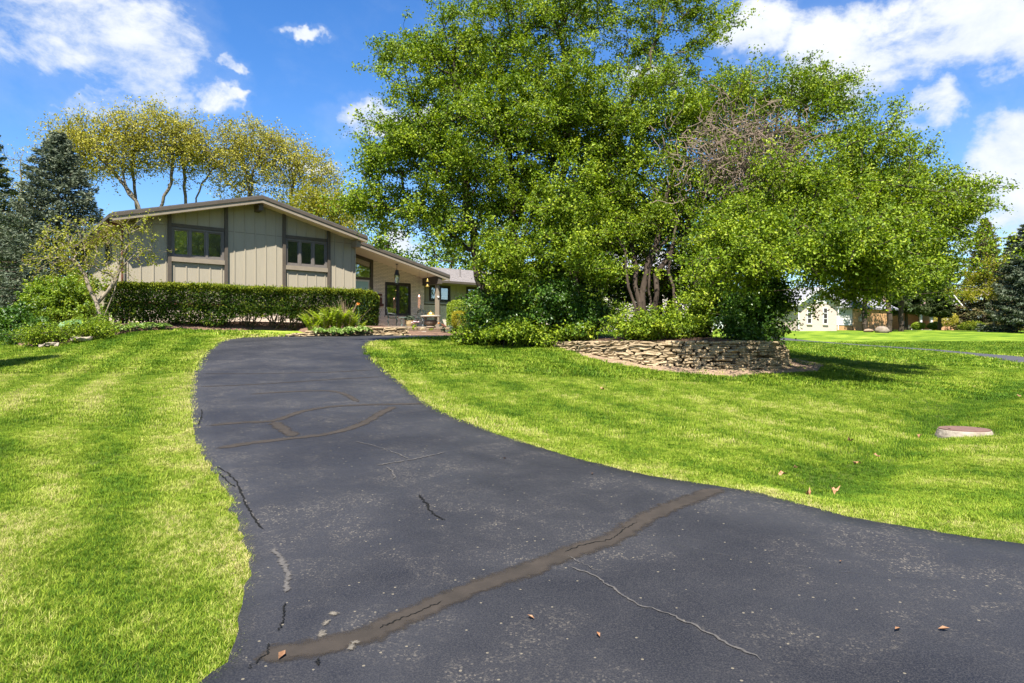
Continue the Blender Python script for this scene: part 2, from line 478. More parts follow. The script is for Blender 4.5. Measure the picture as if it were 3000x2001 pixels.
M['chipped'] = m_feather('chipped', (.06, .054, .046), (.17, .15, .12), 60, 46, .2, .7, .95)
def m_grass(name, inst):
    m, t, out = new_mat(name)
    p = pos(t)
    a = t.n('ShaderNodeAttribute', attribute_name='tint', attribute_type='INSTANCER' if inst else 'GEOMETRY')
    n = t.noise(p, 1.3, 5, .6)
    n2 = t.noise(p, 14.0, 3, .6)
    f = t.math('ADD', a.outputs['Fac'], t.math('ADD', t.math('MULTIPLY', t.math('SUBTRACT', n, .5), .45), t.math('MULTIPLY', t.math('SUBTRACT', n2, .5), .5)))
    if inst:
        oi = t.n('ShaderNodeObjectInfo')
        bv = t.n('ShaderNodeAttribute', attribute_name='bv')
        f = t.math('ADD', f, t.math('ADD', t.math('MULTIPLY_ADD', oi.outputs['Random'], .3, -.15), t.math('MULTIPLY_ADD', bv.outputs['Fac'], .6, -.3)))
    if inst:
        st = [(0.0, (.055, .125, .010)), (.3, (.135, .225, .014)), (.6, (.26, .335, .03)), (.82, (.39, .42, .09)), (1.0, (.50, .43, .19))]
    else:
        st = [(0.0, (.045, .10, .009)), (.3, (.11, .18, .012)), (.6, (.21, .275, .026)), (.82, (.32, .35, .075)), (1.0, (.43, .36, .15))]
    col = t.ramp(f, st)
    if not inst:                                       # brown thatch shows between the blades
        th = t.n('ShaderNodeAttribute', attribute_name='thatch')
        col = t.mix(t.math('MULTIPLY', th.outputs['Fac'], .65), col, (.07, .075, .022))
    if inst:
        b = bsdf(t, None, col, .55, .12)
        tr = t.n('ShaderNodeBsdfTranslucent'); t.l(col, tr.inputs[0])
        mx = t.n('ShaderNodeMixShader'); mx.inputs[0].default_value = .3
        t.l(b.outputs[0], mx.inputs[1]); t.l(tr.outputs[0], mx.inputs[2]); t.l(mx.outputs[0], out.inputs[0])
    else:
        mp = t.n('ShaderNodeMapping'); mp.inputs['Scale'].default_value = (1, 1, 1); t.l(p, mp.inputs[0])
        h = t.noise(mp.outputs[0], 42, 5, .75)
        bsdf(t, out, col, .85, .1, bump(t, h, .9, .03))
    return m
M['grass_blade'] = m_grass('grass_blade', True)
M['lawn'] = m_grass('lawn', False)

M['leaf_green'] = m_leaf('leaf_green', [(0, (.04, .08, .006)), (.35, (.105, .17, .010)), (.65, (.20, .275, .016)), (.88, (.29, .36, .026)), (1, (.36, .41, .045))], .30, .50, .2)
M['leaf_fresh'] = m_leaf('leaf_fresh', [(0, (.06, .115, .01)), (.5, (.15, .235, .015)), (1, (.32, .38, .04))], .32, .42, .3)
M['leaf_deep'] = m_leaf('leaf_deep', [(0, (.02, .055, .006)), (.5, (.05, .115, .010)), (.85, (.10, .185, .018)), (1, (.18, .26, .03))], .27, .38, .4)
M['leaf_oak'] = m_leaf('leaf_oak', [(0, (.12, .125, .022)), (.4, (.26, .25, .035)), (.75, (.40, .36, .045)), (1, (.47, .41, .09))], .3, .6, .2)
M['leaf_redbud'] = m_leaf('leaf_redbud', [(0, (.16, .09, .05)), (.25, (.19, .21, .025)), (.7, (.30, .31, .035)), (1, (.38, .37, .06))], .45, .45, .3)
M['leaf_yellow'] = m_leaf('leaf_yellow', [(0, (.13, .15, .012)), (.5, (.24, .24, .018)), (1, (.38, .33, .03))], .4, .5, .3)
M['leaf_yew'] = m_leaf('leaf_yew', [(0, (.010, .026, .006)), (.45, (.034, .072, .010)), (.62, (.08, .125, .013)), (.8, (.17, .205, .015)), (1, (.24, .25, .022))], .22, .55, .10)
M['needle_blue'] = m_leaf('needle_blue', [(0, (.026, .042, .026)), (.5, (.075, .098, .060)), (1, (.175, .19, .12))], .12, .6, .2)
M['needle_green'] = m_leaf('needle_green', [(0, (.014, .028, .010)), (.5, (.04, .064, .02)), (1, (.10, .115, .035))], .12, .6, .2)
M['needle_tan'] = m_leaf('needle_tan', [(0, (.05, .06, .02)), (.5, (.10, .10, .035)), (1, (.19, .13, .055))], .15, .6, .2)
M['leaf_fern'] = m_leaf('leaf_fern', [(0, (.15, .23, .012)), (.5, (.26, .35, .02)), (1, (.38, .44, .03))], .45, .45, .3)
M['leaf_hosta'] = m_leaf('leaf_hosta', [(0, (.06, .13, .015)), (.5, (.13, .22, .025)), (1, (.42, .46, .2))], .35, .4, .4)
M['leaf_big'] = m_leaf('leaf_big', [(0, (.10, .21, .07)), (1, (.17, .29, .11))], .35, .4, .4)
M['dry_stalk'] = m_noise('dry_stalk', (.25, .17, .11), (.38, .27, .19), 20, .9, .1, 0)
M['petal_orange'] = m_noise('petal_orange', (.70, .18, .02), (.8, .30, .05), 20, .6, .2, 0)
M['petal_pink'] = m_noise('petal_pink', (.65, .36, .38), (.75, .55, .55), 20, .6, .2, 0)
# ------------------------------------------------------------------ terrain
def prof(Y):
    return np.interp(Y, [-30, 3, 12.5, 22.5, 24.5, 30, 40], [-.6, 0, .76, 1.715, 1.86, 2.06, 2.3])
def solveY(py, lo=2.5, hi=31):
    ys = np.linspace(lo, hi, 4000)
    pr = HORIZON - (prof(ys) - CAM_H) / ys * FPX
    i = np.argmax(pr <= py)
    return ys[i]
def D(px, py):                       # a pixel on the driveway -> plan position
    Y = solveY(py); return ((px - 1500) / FPX * Y, Y)
left_edge = [(1.75, 34.6), (-.6, 32.6), (-3.1, 31.0)] + [((px - 1500) / FPX * Y, Y) for px, Y in ((1180, 30.0), (1000, 28.6), (860, 27.2), (760, 25.7), (700, 24.6), (650, 23.0))] + \
    [D(*q) for q in ((615, 1026), (590, 1050), (570, 1090), (560, 1130), (558, 1170), (562, 1240), (580, 1310), (620, 1372), (665, 1450), (692, 1530), (715, 1600), (728, 1680), (725, 1760), (700, 1850), (670, 1920), (635, 1998))] + \
    [(-1.75, 2.2), (-2.3, 1.0), (-3.6, -1.0), (-6.5, -3.5)]
right_edge = [(2.3, 31.5), (.1, 29.6)] + [((px - 1500) / FPX * Y, Y) for px, Y in ((1400, 28.4), (1300, 26.9), (1230, 25.8), (1180, 24.9), (1120, 23.8), (1088, 22.8), (1076, 21.6), (1074, 20.4))] + \
    [D(*q) for q in ((1076, 1033), (1095, 1055), (1130, 1090), (1180, 1130), (1255, 1188), (1400, 1250), (1600, 1320), (1860, 1390), (2090, 1425), (2240, 1452), (2500, 1520), (2750, 1565), (3000, 1600))] + \
    [(4.6, 4.75), (6.5, 4.55), (9.5, 4.3)]
def resample(pl, n):
    pl = np.array(pl, float)
    # Catmull-Rom then arc-length resample
    pts = []
    for i in range(len(pl) - 1):
        p0, p1, p2, p3 = pl[max(i - 1, 0)], pl[i], pl[i + 1], pl[min(i + 2, len(pl) - 1)]
        for t in np.linspace(0, 1, 12, endpoint=False):
            pts.append(.5 * ((2 * p1) + (-p0 + p2) * t + (2 * p0 - 5 * p1 + 4 * p2 - p3) * t ** 2 + (-p0 + 3 * p1 - 3 * p2 + p3) * t ** 3))
    pts.append(pl[-1]); pts = np.array(pts)
    s = np.concatenate(([0], np.cumsum(np.linalg.norm(np.diff(pts, axis=0), axis=1))))
    u = np.linspace(0, s[-1], n)
    return np.stack([np.interp(u, s, pts[:, k]) for k in range(pts.shape[1])], 1)
LE = resample(left_edge, 240); RE = resample(right_edge, 240)

ctrl = []                            # plan x, y, height
def cp(px, py, Y): ctrl.append(P(px, py, Y))
for e in (LE[::9], RE[::9]):
    for x, y in e: ctrl.append((x, y, float(prof(y)) if y < 31 else 2.08))
for i in range(0, 240, 12):
    x, y = (LE[i] + RE[i]) / 2; ctrl.append((x, y, float(prof(y)) + .02 if y < 31 else 2.08))
for q in [(0, 1042, 20), (130, 1020, 21.5), (300, 988, 22.6), (420, 972, 24), (500, 966, 25.4), (600, 968, 26.3), (760, 966, 28), (900, 967, 29.5),
          (0, 1100, 15), (0, 1170, 11), (0, 1300, 7.7), (0, 1600, 4.5), (0, 1950, 3.1), (300, 1100, 14.8), (300, 1200, 10.3), (300, 1400, 6.7), (300, 1700, 4.2),
          (-400, 1060, 17), (-400, 1200, 10), (-600, 1600, 4.5), (60, 1005, 28), (-300, 1020, 26), (150, 985, 36),
          (1300, 1006, 22.6), (1400, 1046, 18.4), (1500, 1100, 14.9), (1700, 1150, 13), (1560, 1250, 9.9), (1900, 1320, 8.2), (1640, 1020, 19.6), (1500, 1008, 21.5), (1400, 990, 25),
          (1760, 1052, 18.0), (1900, 1082, 17.0), (2050, 1088, 16.7), (2180, 1085, 17.0), (2280, 1074, 18.2), (2320, 1060, 20.0),
          (2000, 1200, 11.5), (2300, 1250, 11), (2150, 1330, 8.4), (2400, 1395, 7.5), (2560, 1352, 8.4), (2700, 1290, 9.8), (2870, 1205, 12.6), (3000, 1140, 17),
          (2825, 1268, 11.5), (3000, 1300, 10), (3000, 1450, 7), (2700, 1450, 6.9), (3200, 1500, 6), (3400, 1200, 13),
          (2500, 1170, 14.0), (2700, 1120, 18), (2500, 1085, 20.5), (2800, 1085, 24), (3000, 1085, 24.5), (3000, 1066, 28), (3000, 1045, 32), (2750, 1033, 36), (2500, 1014, 43), (2290, 999, 50),
          (2300, 1030, 30), (2100, 1010, 30), (2250, 962, 66), (2600, 965, 74), (3000, 968, 80), (2700, 990, 55), (3000, 1004, 46), (3300, 1000, 50),
          (1900, 985, 30), (1700, 985, 30), (1600, 970, 45), (1900, 965, 60)]:
    cp(*q)
ctrl += [(-20, 0, 0), (-10, -6, -.2), (10, -4, -.1), (20, 3, .05), (25, 12, .1), (0, -15, -.4), (-7.5, 35, 2.4), (-2, 40, 2.5), (-12, 33, 2.3), (4, 38, 2.4), (10, 40, 2.2), (-18, 32, 1.9), (-20, 45, 2.2), (-5, 60, 2.6), (-40, 60, 2.6), (-40, 25, .9), (45, 30, .9), (60, 80, 3.4), (20, 95, 3.6), (-30, 95, 3.2)]
ctrl = np.array(ctrl, float)
def tps_fit(pts, lam=.06):
    n = len(pts)
    d = np.linalg.norm(pts[:, None, :2] - pts[None, :, :2], axis=2)
    K = np.where(d > 1e-9, d, 0)                       # biharmonic-in-3D style kernel: smooth, no overshoot far out
    A = np.zeros((n + 3, n + 3)); A[:n, :n] = K - lam * np.eye(n) * 1.0
    A[:n, n] = 1; A[:n, n + 1:] = pts[:, :2]; A[n:, :n] = A[:n, n:].T
    b = np.zeros(n + 3); b[:n] = pts[:, 2]
    return np.linalg.solve(A, b)
W = tps_fit(ctrl, .35)
def ground(x, y):
    x = np.atleast_1d(np.asarray(x, float)); y = np.atleast_1d(np.asarray(y, float))
    xc = np.clip(x, -45, 62); yc = np.clip(y, -18, 96)
    r = np.empty_like(xc)
    for i in range(0, len(xc), 20000):
        X = xc[i:i + 20000]; Y = yc[i:i + 20000]
        d = np.hypot(X[:, None] - ctrl[None, :, 0], Y[:, None] - ctrl[None, :, 1])
        r[i:i + 20000] = d @ W[:-3] + W[-3] + W[-2] * X + W[-1] * Y
    return r
def gz(x, y): return float(ground(x, y)[0])
def hit(px, py, lo=2.2, hi=95.0):
    ys = np.linspace(lo, hi, 1500)
    xs = (px - 1500) / FPX * ys; zs = CAM_H + (HORIZON - py) / FPX * ys
    dz = zs - ground(xs, ys)
    i = int(np.argmax(dz <= 0)) if (dz <= 0).any() else len(ys) - 1
    if i > 0 and dz[i] <= 0 < dz[i - 1]:
        k = dz[i - 1] / (dz[i - 1] - dz[i]); y = ys[i - 1] + k * (ys[i] - ys[i - 1])
    else: y = ys[i]
    x = (px - 1500) / FPX * y
    return np.array((x, y, gz(x, y)))
def on_ground(px, Y, dz=0.0):
    x = (px - 1500) / FPX * Y
    return np.array((x, Y, gz(x, Y) + dz))
def in_poly(x, y, poly):
    inside = np.zeros(len(x), bool); n = len(poly); j = n - 1
    for i in range(n):
        xi, yi = poly[i]; xj, yj = poly[j]
        c = ((yi > y) != (yj > y)) & (x < (xj - xi) * (y - yi) / (yj - yi + 1e-12) + xi)
        inside ^= c; j = i
    return inside
def seg_dist(x, y, pl):
    d = np.full(len(x), 1e9)
    for a, b in zip(pl[:-1], pl[1:]):
        ab = b - a; L = ab @ ab + 1e-12
        t = np.clip(((x - a[0]) * ab[0] + (y - a[1]) * ab[1]) / L, 0, 1)
        d = np.minimum(d, np.hypot(x - a[0] - t * ab[0], y - a[1] - t * ab[1]))
    return d
DRIVE = np.concatenate([LE, RE[::-1]])
# far driveway
far_up = resample([hitp[:2] for hitp in (P(3300, 1062, 27.6), P(3000, 1047, 31.6), P(2750, 1023, 38.5), P(2500, 1008.5, 45.5), P(2290, 997, 53), P(2150, 990, 60))], 60)
far_lo = resample([hitp[:2] for hitp in (P(3300, 1092, 24), P(3000, 1066, 28), P(2750, 1033, 36), P(2500, 1014, 43), P(2290, 1000, 50.5), P(2150, 992, 57))], 60)
FARD = np.concatenate([far_up, far_lo[::-1]])

# planting island behind the stone wall
wall_path = resample([P(px, 1000, Y)[:2] for px, Y in ((1625, 20.3), (1690, 19.3), (1790, 18.3), (1900, 17.6), (2030, 17.2), (2150, 17.2), (2235, 17.6), (2272, 18.4), (2282, 19.6))], 120)
ISLAND = np.concatenate([wall_path, np.array([P(px, 0, Y)[:2] for px, Y in ((2262, 21.5), (2180, 24.5), (1990, 27), (1700, 28), (1480, 26.5), (1385, 24.5), (1385, 22.4), (1450, 21.0), (1540, 20.6))])])
# beds along the house
BED_HEDGE = np.array([P(px, 0, Y)[:2] for px, Y in ((60, 30), (40, 22.2), (120, 21.4), (205, 21.9), (330, 23.1), (430, 24.4), (520, 25.8), (640, 26.9), (760, 28.2), (870, 29.3), (905, 28.1), (1000, 29.0), (1180, 30.5), (1190, 33), (1060, 34), (700, 33))])
BED_PORCH = np.array([P(px, 0, Y)[:2] for px, Y in ((1180, 30.6), (1320, 30.4), (1400, 29.3), (1440, 29.0), (1460, 36), (1330, 38), (1180, 36))])

def soft_tint(x, y):
    """how dry / pale the grass is: mowing stripes, patches, worn edges, painted shade along the drain line"""
    t = .375 + .55 * (fbm(x * .33 + 9, y * .33, 3) - .5) + .48 * (fbm(x * 1.1, y * 1.1 + 7, 21, 5) - .5) + .55 * (fbm(x * 5, y * 5 + 3, 29, 3) - .5)
    # mowing stripes: along the driveway on the left lawn, round the mound on the right
    dl = seg_dist(x, y, LE[::3]); dr = seg_dist(x, y, RE[::3])
    sl_ = np.sin(dl * 2 * math.pi / 1.15 + 1.6 * (fbm(x * .5, y * .5, 31, 2) - .5))
    sr_ = np.sin(dr * 2 * math.pi / 1.2 + 2.2 * (fbm(x * .3, y * .3, 37, 2) - .5))
    leftside = x < -3
    t = t + np.where(leftside, .20 * sl_, .11 * sr_) * (.4 + fbm(x * .2, y * .2, 11, 2))
    t = t + np.where(leftside, .08, 0.0) - .05 * np.clip((y - 30) / 20, 0, 1)
    t = t + .32 * np.exp(-(dl / .16) ** 2) * (.35 + fbm(x * 2, y * 2, 5, 3)) + .22 * np.exp(-(dr / .12) ** 2)
    t = t + .20 * np.exp(-(dr / .9) ** 2) * (fbm(x * 1.2, y * 1.2, 15, 2))
    # shading of the shallow drain line in the right lawn, painted as darker grass
    sw = np.array([hit(px, py)[:2] for px, py in SWALE])
    t = t - .36 * np.exp(-(seg_dist(x, y, sw) / .42) ** 2)
    for (px, py, r, k) in ((1480, 1400, 0, 0), (420, 1858, .22, .35), (2700, 1262, .5, .22), (240, 1180, .5, .2), (640, 1120, .45, .12), (730, 980, .6, .3), (2480, 1150, .8, .2)):
        if r:
            h = hit(px, py); t = t + k * np.exp(-((x - h[0]) ** 2 + (y - h[1]) ** 2) / r ** 2)
    return np.clip(t, 0, .80)
SWALE = [(2380, 1415), (2540, 1352), (2650, 1290), (2740, 1218), (2860, 1166), (3000, 1108)]

def make_ground():
    xs = np.unique(np.concatenate([np.linspace(-420, -46, 12), np.arange(-46, -22, 1.2), np.arange(-22, 22, .28), np.arange(22, 62, 1.0), np.linspace(62, 500, 14)]))
    ys = np.unique(np.concatenate([np.linspace(-300, -19, 10), np.arange(-19, 1, .8), np.arange(1, 34, .28), np.arange(34, 96, 1.0), np.linspace(97, 700, 16)]))
    X, Y = np.meshgrid(xs, ys); x = X.ravel(); y = Y.ravel()
    z = ground(x, y)
    z += .035 * (fbm(x * .8, y * .8, 2, 3) - .5) * np.clip(y / 6, 0, 1)
    sw = np.array([hit(px, py)[:2] for px, py in SWALE])
    z -= .15 * np.exp(-(seg_dist(x, y, sw) / .6) ** 2)
    ind = in_poly(x, y, DRIVE) & (np.minimum(seg_dist(x, y, LE[::2]), seg_dist(x, y, RE[::2])) > .12)
    z[ind] -= .14
    inf = in_poly(x, y, FARD) & (np.minimum(seg_dist(x, y, far_up), seg_dist(x, y, far_lo)) > .3)
    z[inf] -= .14
    nx = len(xs); ny = len(ys)
    i, j = np.meshgrid(np.arange(nx - 1), np.arange(ny - 1)); a = (j * nx + i).ravel()
    f = np.stack([a, a + 1, a + nx + 1, a + nx], 1)
    tint = soft_tint(x, y)
    me = np_mesh('lawn', np.stack([x, y, z], 1), f, {'tint': tint, 'thatch': np.clip((24 - y) / 8, 0, 1)})
    o = link('lawn', me, M['lawn'], smooth=True); tag(o, kind='structure'); return o
lawn = make_ground()

def strip(name, A, B, mat, lift=.022, across=14, thick=.16, gain=0.0):
    n = len(A); v = []; f = []
    s = np.linspace(0, 1, across + 1)
    pts = A[:, None, :] * (1 - s)[None, :, None] + B[:, None, :] * s[None, :, None]
    z = ground(pts[..., 0].ravel(), pts[..., 1].ravel()).reshape(n, across + 1) + lift
    z += gain * np.sin(np.pi * s)[None, :]
    top = np.concatenate([pts, z[..., None]], 2).reshape(-1, 3)
    i, j = np.meshgrid(np.arange(across), np.arange(n - 1)); a = (j * (across + 1) + i).ravel()
    fs = [list(q) for q in np.stack([a, a + across + 1, a + across + 2, a + 1], 1)]
    v = [tuple(p) for p in top]
    for col in (0, across):
        b0 = len(v)
        for r in range(n):
            p = top[r * (across + 1) + col]; v.append((p[0], p[1], p[2] - thick))
        for r in range(n - 1):
            q = [r * (across + 1) + col, (r + 1) * (across + 1) + col, b0 + r + 1, b0 + r]
            fs.append(q[::-1] if col == 0 else q)
    me = np_mesh(name, np.array(v), fs)
    o = link(name, me, mat, smooth=True); tag(o, kind='structure'); return o
# uneven edges
def ragged(E, amp, seed, sc=2.5):
    s = np.arange(len(E)) * .2
    d = np.gradient(E, axis=0); nrm = np.stack([-d[:, 1], d[:, 0]], 1); nrm /= np.linalg.norm(nrm, axis=1)[:, None] + 1e-9
    return E + nrm * (amp * (fbm(s * sc, s * 0 + seed, seed, 4) - .5) * 2)[:, None]
LEd = resample(LE, 520); REd = resample(RE, 520)
driveway = strip('driveway', ragged(LEd, .05, 3), ragged(REd, .03, 5), M['asphalt'], .024)
far_driveway = strip('neighbour_driveway', far_up, far_lo, M['far_asphalt'], .03, 6)

def bed(name, poly, mat, lift=.05, step=.22, mound=0.0, base=None):
    poly = np.array(poly); x0, y0 = poly.min(0); x1, y1 = poly.max(0)
    xs = np.arange(x0, x1 + step, step); ys = np.arange(y0, y1 + step, step)
    X, Y = np.meshgrid(xs, ys); x = X.ravel(); y = Y.ravel()
    ins = in_poly(x, y, poly)
    pl = np.concatenate([poly, poly[:1]])
    ed = seg_dist(x, y, pl)
    z = ground(x, y) + lift + .05 * (fbm(x * 2.5, y * 2.5, 8, 3) - .5) + mound * np.clip(ed / 1.0, 0, 1)
    if base is not None: z = np.maximum(z, base + .05 * (fbm(x * 2.5, y * 2.5, 8, 3) - .5) + .15 * np.clip(ed / 1.2, 0, 1))
    z = np.where(ins, z, ground(x, y) - .25 if base is None else np.minimum(z, ground(x, y) - .2))
    keep = ins | (ed < step * (1.5 if base is None else .1))
    nx = len(xs); ny = len(ys)
    i, j = np.meshgrid(np.arange(nx - 1), np.arange(ny - 1)); a = (j * nx + i).ravel()
    f = np.stack([a, a + 1, a + nx + 1, a + nx], 1)
    f = f[keep[f].all(1)]
    used = np.unique(f); rm = np.full(len(x), -1); rm[used] = np.arange(len(used))
    me = np_mesh(name, np.stack([x, y, z], 1)[used], rm[f])
    o = link(name, me, mat, smooth=True); tag(o, kind='structure'); return o
WALL_TOP = 1.745
bed('planting_bed', ISLAND, M['mulch'], .06, .2, .06, WALL_TOP - .05)
bed('planting_bed', BED_HEDGE, M['bark_mulch_red'], .05, .22, .30)
bed('planting_bed', BED_PORCH, M['bark_mulch_red'], .05, .22, .05)
# bare soil at the foot of the stone wall
SOIL = np.array([hit(px, py)[:2] for px, py in ((1690, 1042), (1800, 1066), (1960, 1092), (2130, 1106), (2290, 1096), (2400, 1090), (2420, 1070), (2330, 1052), (2280, 1050))] + [tuple(p) for p in wall_path[::-1][8:112:8]])
bed('bare_soil', SOIL, M['soil'], .035, .12)

# ------------------------------------------------------------------ driveway cracks and patches
def surf(px, py, dz):
    x, y = D(px, py); return np.array((x, y, gz(x, y) + dz))
def ribbon(name, pts, width, mat, lift, label=None, jag=.0, seed=0, wvar=.3):
    """flat strip on the driveway along a pixel polyline"""
    pl = resample(np.array([D(*q) for q in pts]), max(12, 10 * len(pts)))
    n = len(pl)
    s = np.arange(n) * .35
    d = np.gradient(pl, axis=0); nr = np.stack([-d[:, 1], d[:, 0]], 1); nr /= np.linalg.norm(nr, axis=1)[:, None] + 1e-9
    pl = pl + nr * (jag * (fbm(s * 2.2, s * 0 + seed, seed, 3) - .5) * 2)[:, None]
    wl = width / 2 * (1 + wvar * (fbm(s, s * 0 + 1, seed + 1, 3) - .5) * 2); wr = width / 2 * (1 + wvar * (fbm(s, s * 0 + 5, seed + 2, 3) - .5) * 2)
    taper = np.clip(np.minimum(np.arange(n), np.arange(n)[::-1]) / 3.0, .12, 1)
    a = pl + nr * (wl * taper)[:, None]; b = pl - nr * (wr * taper)[:, None]
    v = np.concatenate([np.column_stack([q, ground(q[:, 0], q[:, 1]) + .024 + lift]) for q in (a, pl, b)])
    i = np.arange(n - 1)
    f = np.concatenate([np.stack([i, n + i, n + i + 1, i + 1], 1), np.stack([n + i, 2 * n + i, 2 * n + i + 1, n + i + 1], 1)])
    me = np_mesh(name, v, f, {'edge': np.concatenate([np.ones(n), 1 - taper, np.ones(n)])})
    o = link(name, me, mat, driveway)
    if label: o['label'] = label
    return o
seals = [([(740, 1968), (819, 1945), (968, 1916), (1095, 1873), (1223, 1814), (1351, 1758), (1500, 1703), (1536, 1692), (1659, 1643), (1808, 1588), (1890, 1534), (2013, 1479), (2115, 1437)], .195),
         ([(600, 1255), (700, 1245), (800, 1240), (880, 1215), (960, 1200), (1060, 1193), (1130, 1191), (1260, 1186)], .20),
         ([(618, 1325), (740, 1305), (860, 1292), (960, 1280), (1050, 1255), (1120, 1215), (1160, 1195)], .22),
         ([(800, 1243), (835, 1268), (865, 1288)], .26),
         ([(720, 1162), (840, 1155), (960, 1152), (1010, 1162), (1050, 1185)], .16),
         ([(570, 1138), (700, 1134), (850, 1126), (1000, 1115), (1130, 1107)], .10),
         ([(585, 1098), (760, 1099), (950, 1096), (1110, 1086)], .09)]
for k, (pts, w) in enumerate(seals):
    ribbon('crack_seal', pts, w * (1.2 if k == 0 else .85), M['crack_seal'], .004, seed=k * 7 + 3, jag=.012, wvar=.2)
for k, (pts, w) in enumerate([([(1228, 1462), (1240, 1480), (1252, 1495), (1260, 1512), (1285, 1530), (1306, 1540)], .024),
                              ([(1105, 1868), (1170, 1838), (1230, 1812), (1300, 1780)], .010), ([(1650, 1640), (1690, 1622), (1790, 1598), (1820, 1575), (1870, 1545)], .010),
                              ([(632, 1375), (660, 1392), (690, 1420), (705, 1450), (720, 1490), (745, 1540), (775, 1572)], .022),
                              ([(640, 1392), (655, 1410), (690, 1440)], .018), ([(835, 1790), (832, 1820), (826, 1850), (815, 1880)], .013),
                              ([(790, 1915), (780, 1945), (740, 1985), (718, 1999)], .012), ([(570, 1138), (700, 1133), (850, 1125), (900, 1122)], .014),
                              ([(1165, 1194), (1240, 1187)], .016), ([(930, 1960), (928, 1985)], .016), ([(580, 1255), (592, 1222), (588, 1205)], .02)]):
    ribbon('crack', pts, w * .9, M['crack'], .0075, jag=.018, seed=50 + k, wvar=.8)
for k, (pts, w) in enumerate([([(1030, 1302), (1100, 1318), (1160, 1338), (1200, 1358)], .014), ([(1100, 1375), (1180, 1362), (1250, 1348), (1310, 1333)], .022),
                              ([(1130, 1378), (1150, 1395), (1155, 1418)], .014), ([(1655, 1675), (1750, 1715), (1860, 1788), (1960, 1825), (2080, 1888), (2250, 1980)], .012),
                              ([(1660, 1645), (1700, 1668), (1760, 1700)], .006), ([(800, 1620), (835, 1680), (840, 1720), (832, 1765)], .03), ([(712, 1465), (745, 1540)], .012)]):
    ribbon('crack', pts, w * 1.8, M['pale_crack'], .0065, jag=.02, seed=80 + k, wvar=.9)
for k, (pts, w) in enumerate([([(1420, 1262), (1365, 1278), (1348, 1305), (1390, 1365), (1500, 1440), (1650, 1510), (1800, 1562), (1950, 1606), (2120, 1645), (2400, 1690), (2700, 1722), (2990, 1742)], .13), ([(1010, 1190), (985, 1175), (1040, 1160)], .1), ([(2300, 1560), (2500, 1620), (2750, 1652), (2990, 1668)], .11), ([(1560, 1385), (1700, 1460), (1900, 1530)], .10)]):
    ribbon('tyre_mark', pts, w, M['tyre_mark'], .0032, jag=.01, seed=120 + k, wvar=.3)
def patch(px, py, r, mat, lift, seed, asp=1.0):
    x, y = D(px, py); n = 26
    a = np.linspace(0, 2 * math.pi, n, endpoint=False)
    rr = r * (.35 + 1.3 * fbm(np.cos(a) * 1.6 + 9 + seed, np.sin(a) * 1.6 + 9, seed, 3))
    q = np.stack([x + rr * np.cos(a) * asp, y + rr * np.sin(a)], 1)
    q = np.concatenate([q, [[x, y]]])
    v = np.column_stack([q, ground(q[:, 0], q[:, 1]) + .024 + lift])
    f = [[i, (i + 1) % n, n] for i in range(n)]
    link('chipped_patch', np_mesh('chipped_patch', v, f, {'edge': np.concatenate([np.ones(n), [0]])}), mat, driveway)
patch(1030, 1925, .06, M['chipped'], .008, 2, .6); patch(1042, 1910, .035, M['chipped'], .0085, 12, 1.2)
patch(945, 1882, .07, M['chipped'], .006, 3, .55); patch(955, 1850, .05, M['chipped'], .0062, 4, .7)
patch(978, 1822, .04, M['chipped'], .0063, 6, 1.2)
# ------------------------------------------------------------------ grass blades (real blades, instanced on points)
def tuft_mesh(name, blades, rad, h, w, seed):
    r = np.random.default_rng(seed); v = []; f = []; bv = []
    for k in range(blades):
        a = r.uniform(0, 2 * math.pi); q = rad * math.sqrt(r.uniform()); bx, by = q * math.cos(a), q * math.sin(a)
        d = r.uniform(0, 2 * math.pi); hh = h * r.uniform(.55, 1.15); lean = hh * r.uniform(.15, 1.3)
        dx, dy = math.cos(d), math.sin(d); sx, sy = -dy * w / 2, dx * w / 2
        b = len(v)
        v += [(bx - sx, by - sy, -.01), (bx + sx, by + sy, -.01),
              (bx + dx * lean * .35 + sx * .8, by + dy * lean * .35 + sy * .8, hh * .6), (bx + dx * lean * .35 - sx * .8, by + dy * lean * .35 - sy * .8, hh * .6),
              (bx + dx * lean, by + dy * lean, hh)]
        f += [[b, b + 1, b + 2, b + 3], [b + 3, b + 2, b + 4]]; bv += [r.uniform()] * 5
    me = np_mesh(name, np.array(v), f, {'bv': bv}); me.materials.append(M['grass_blade'])
    return me
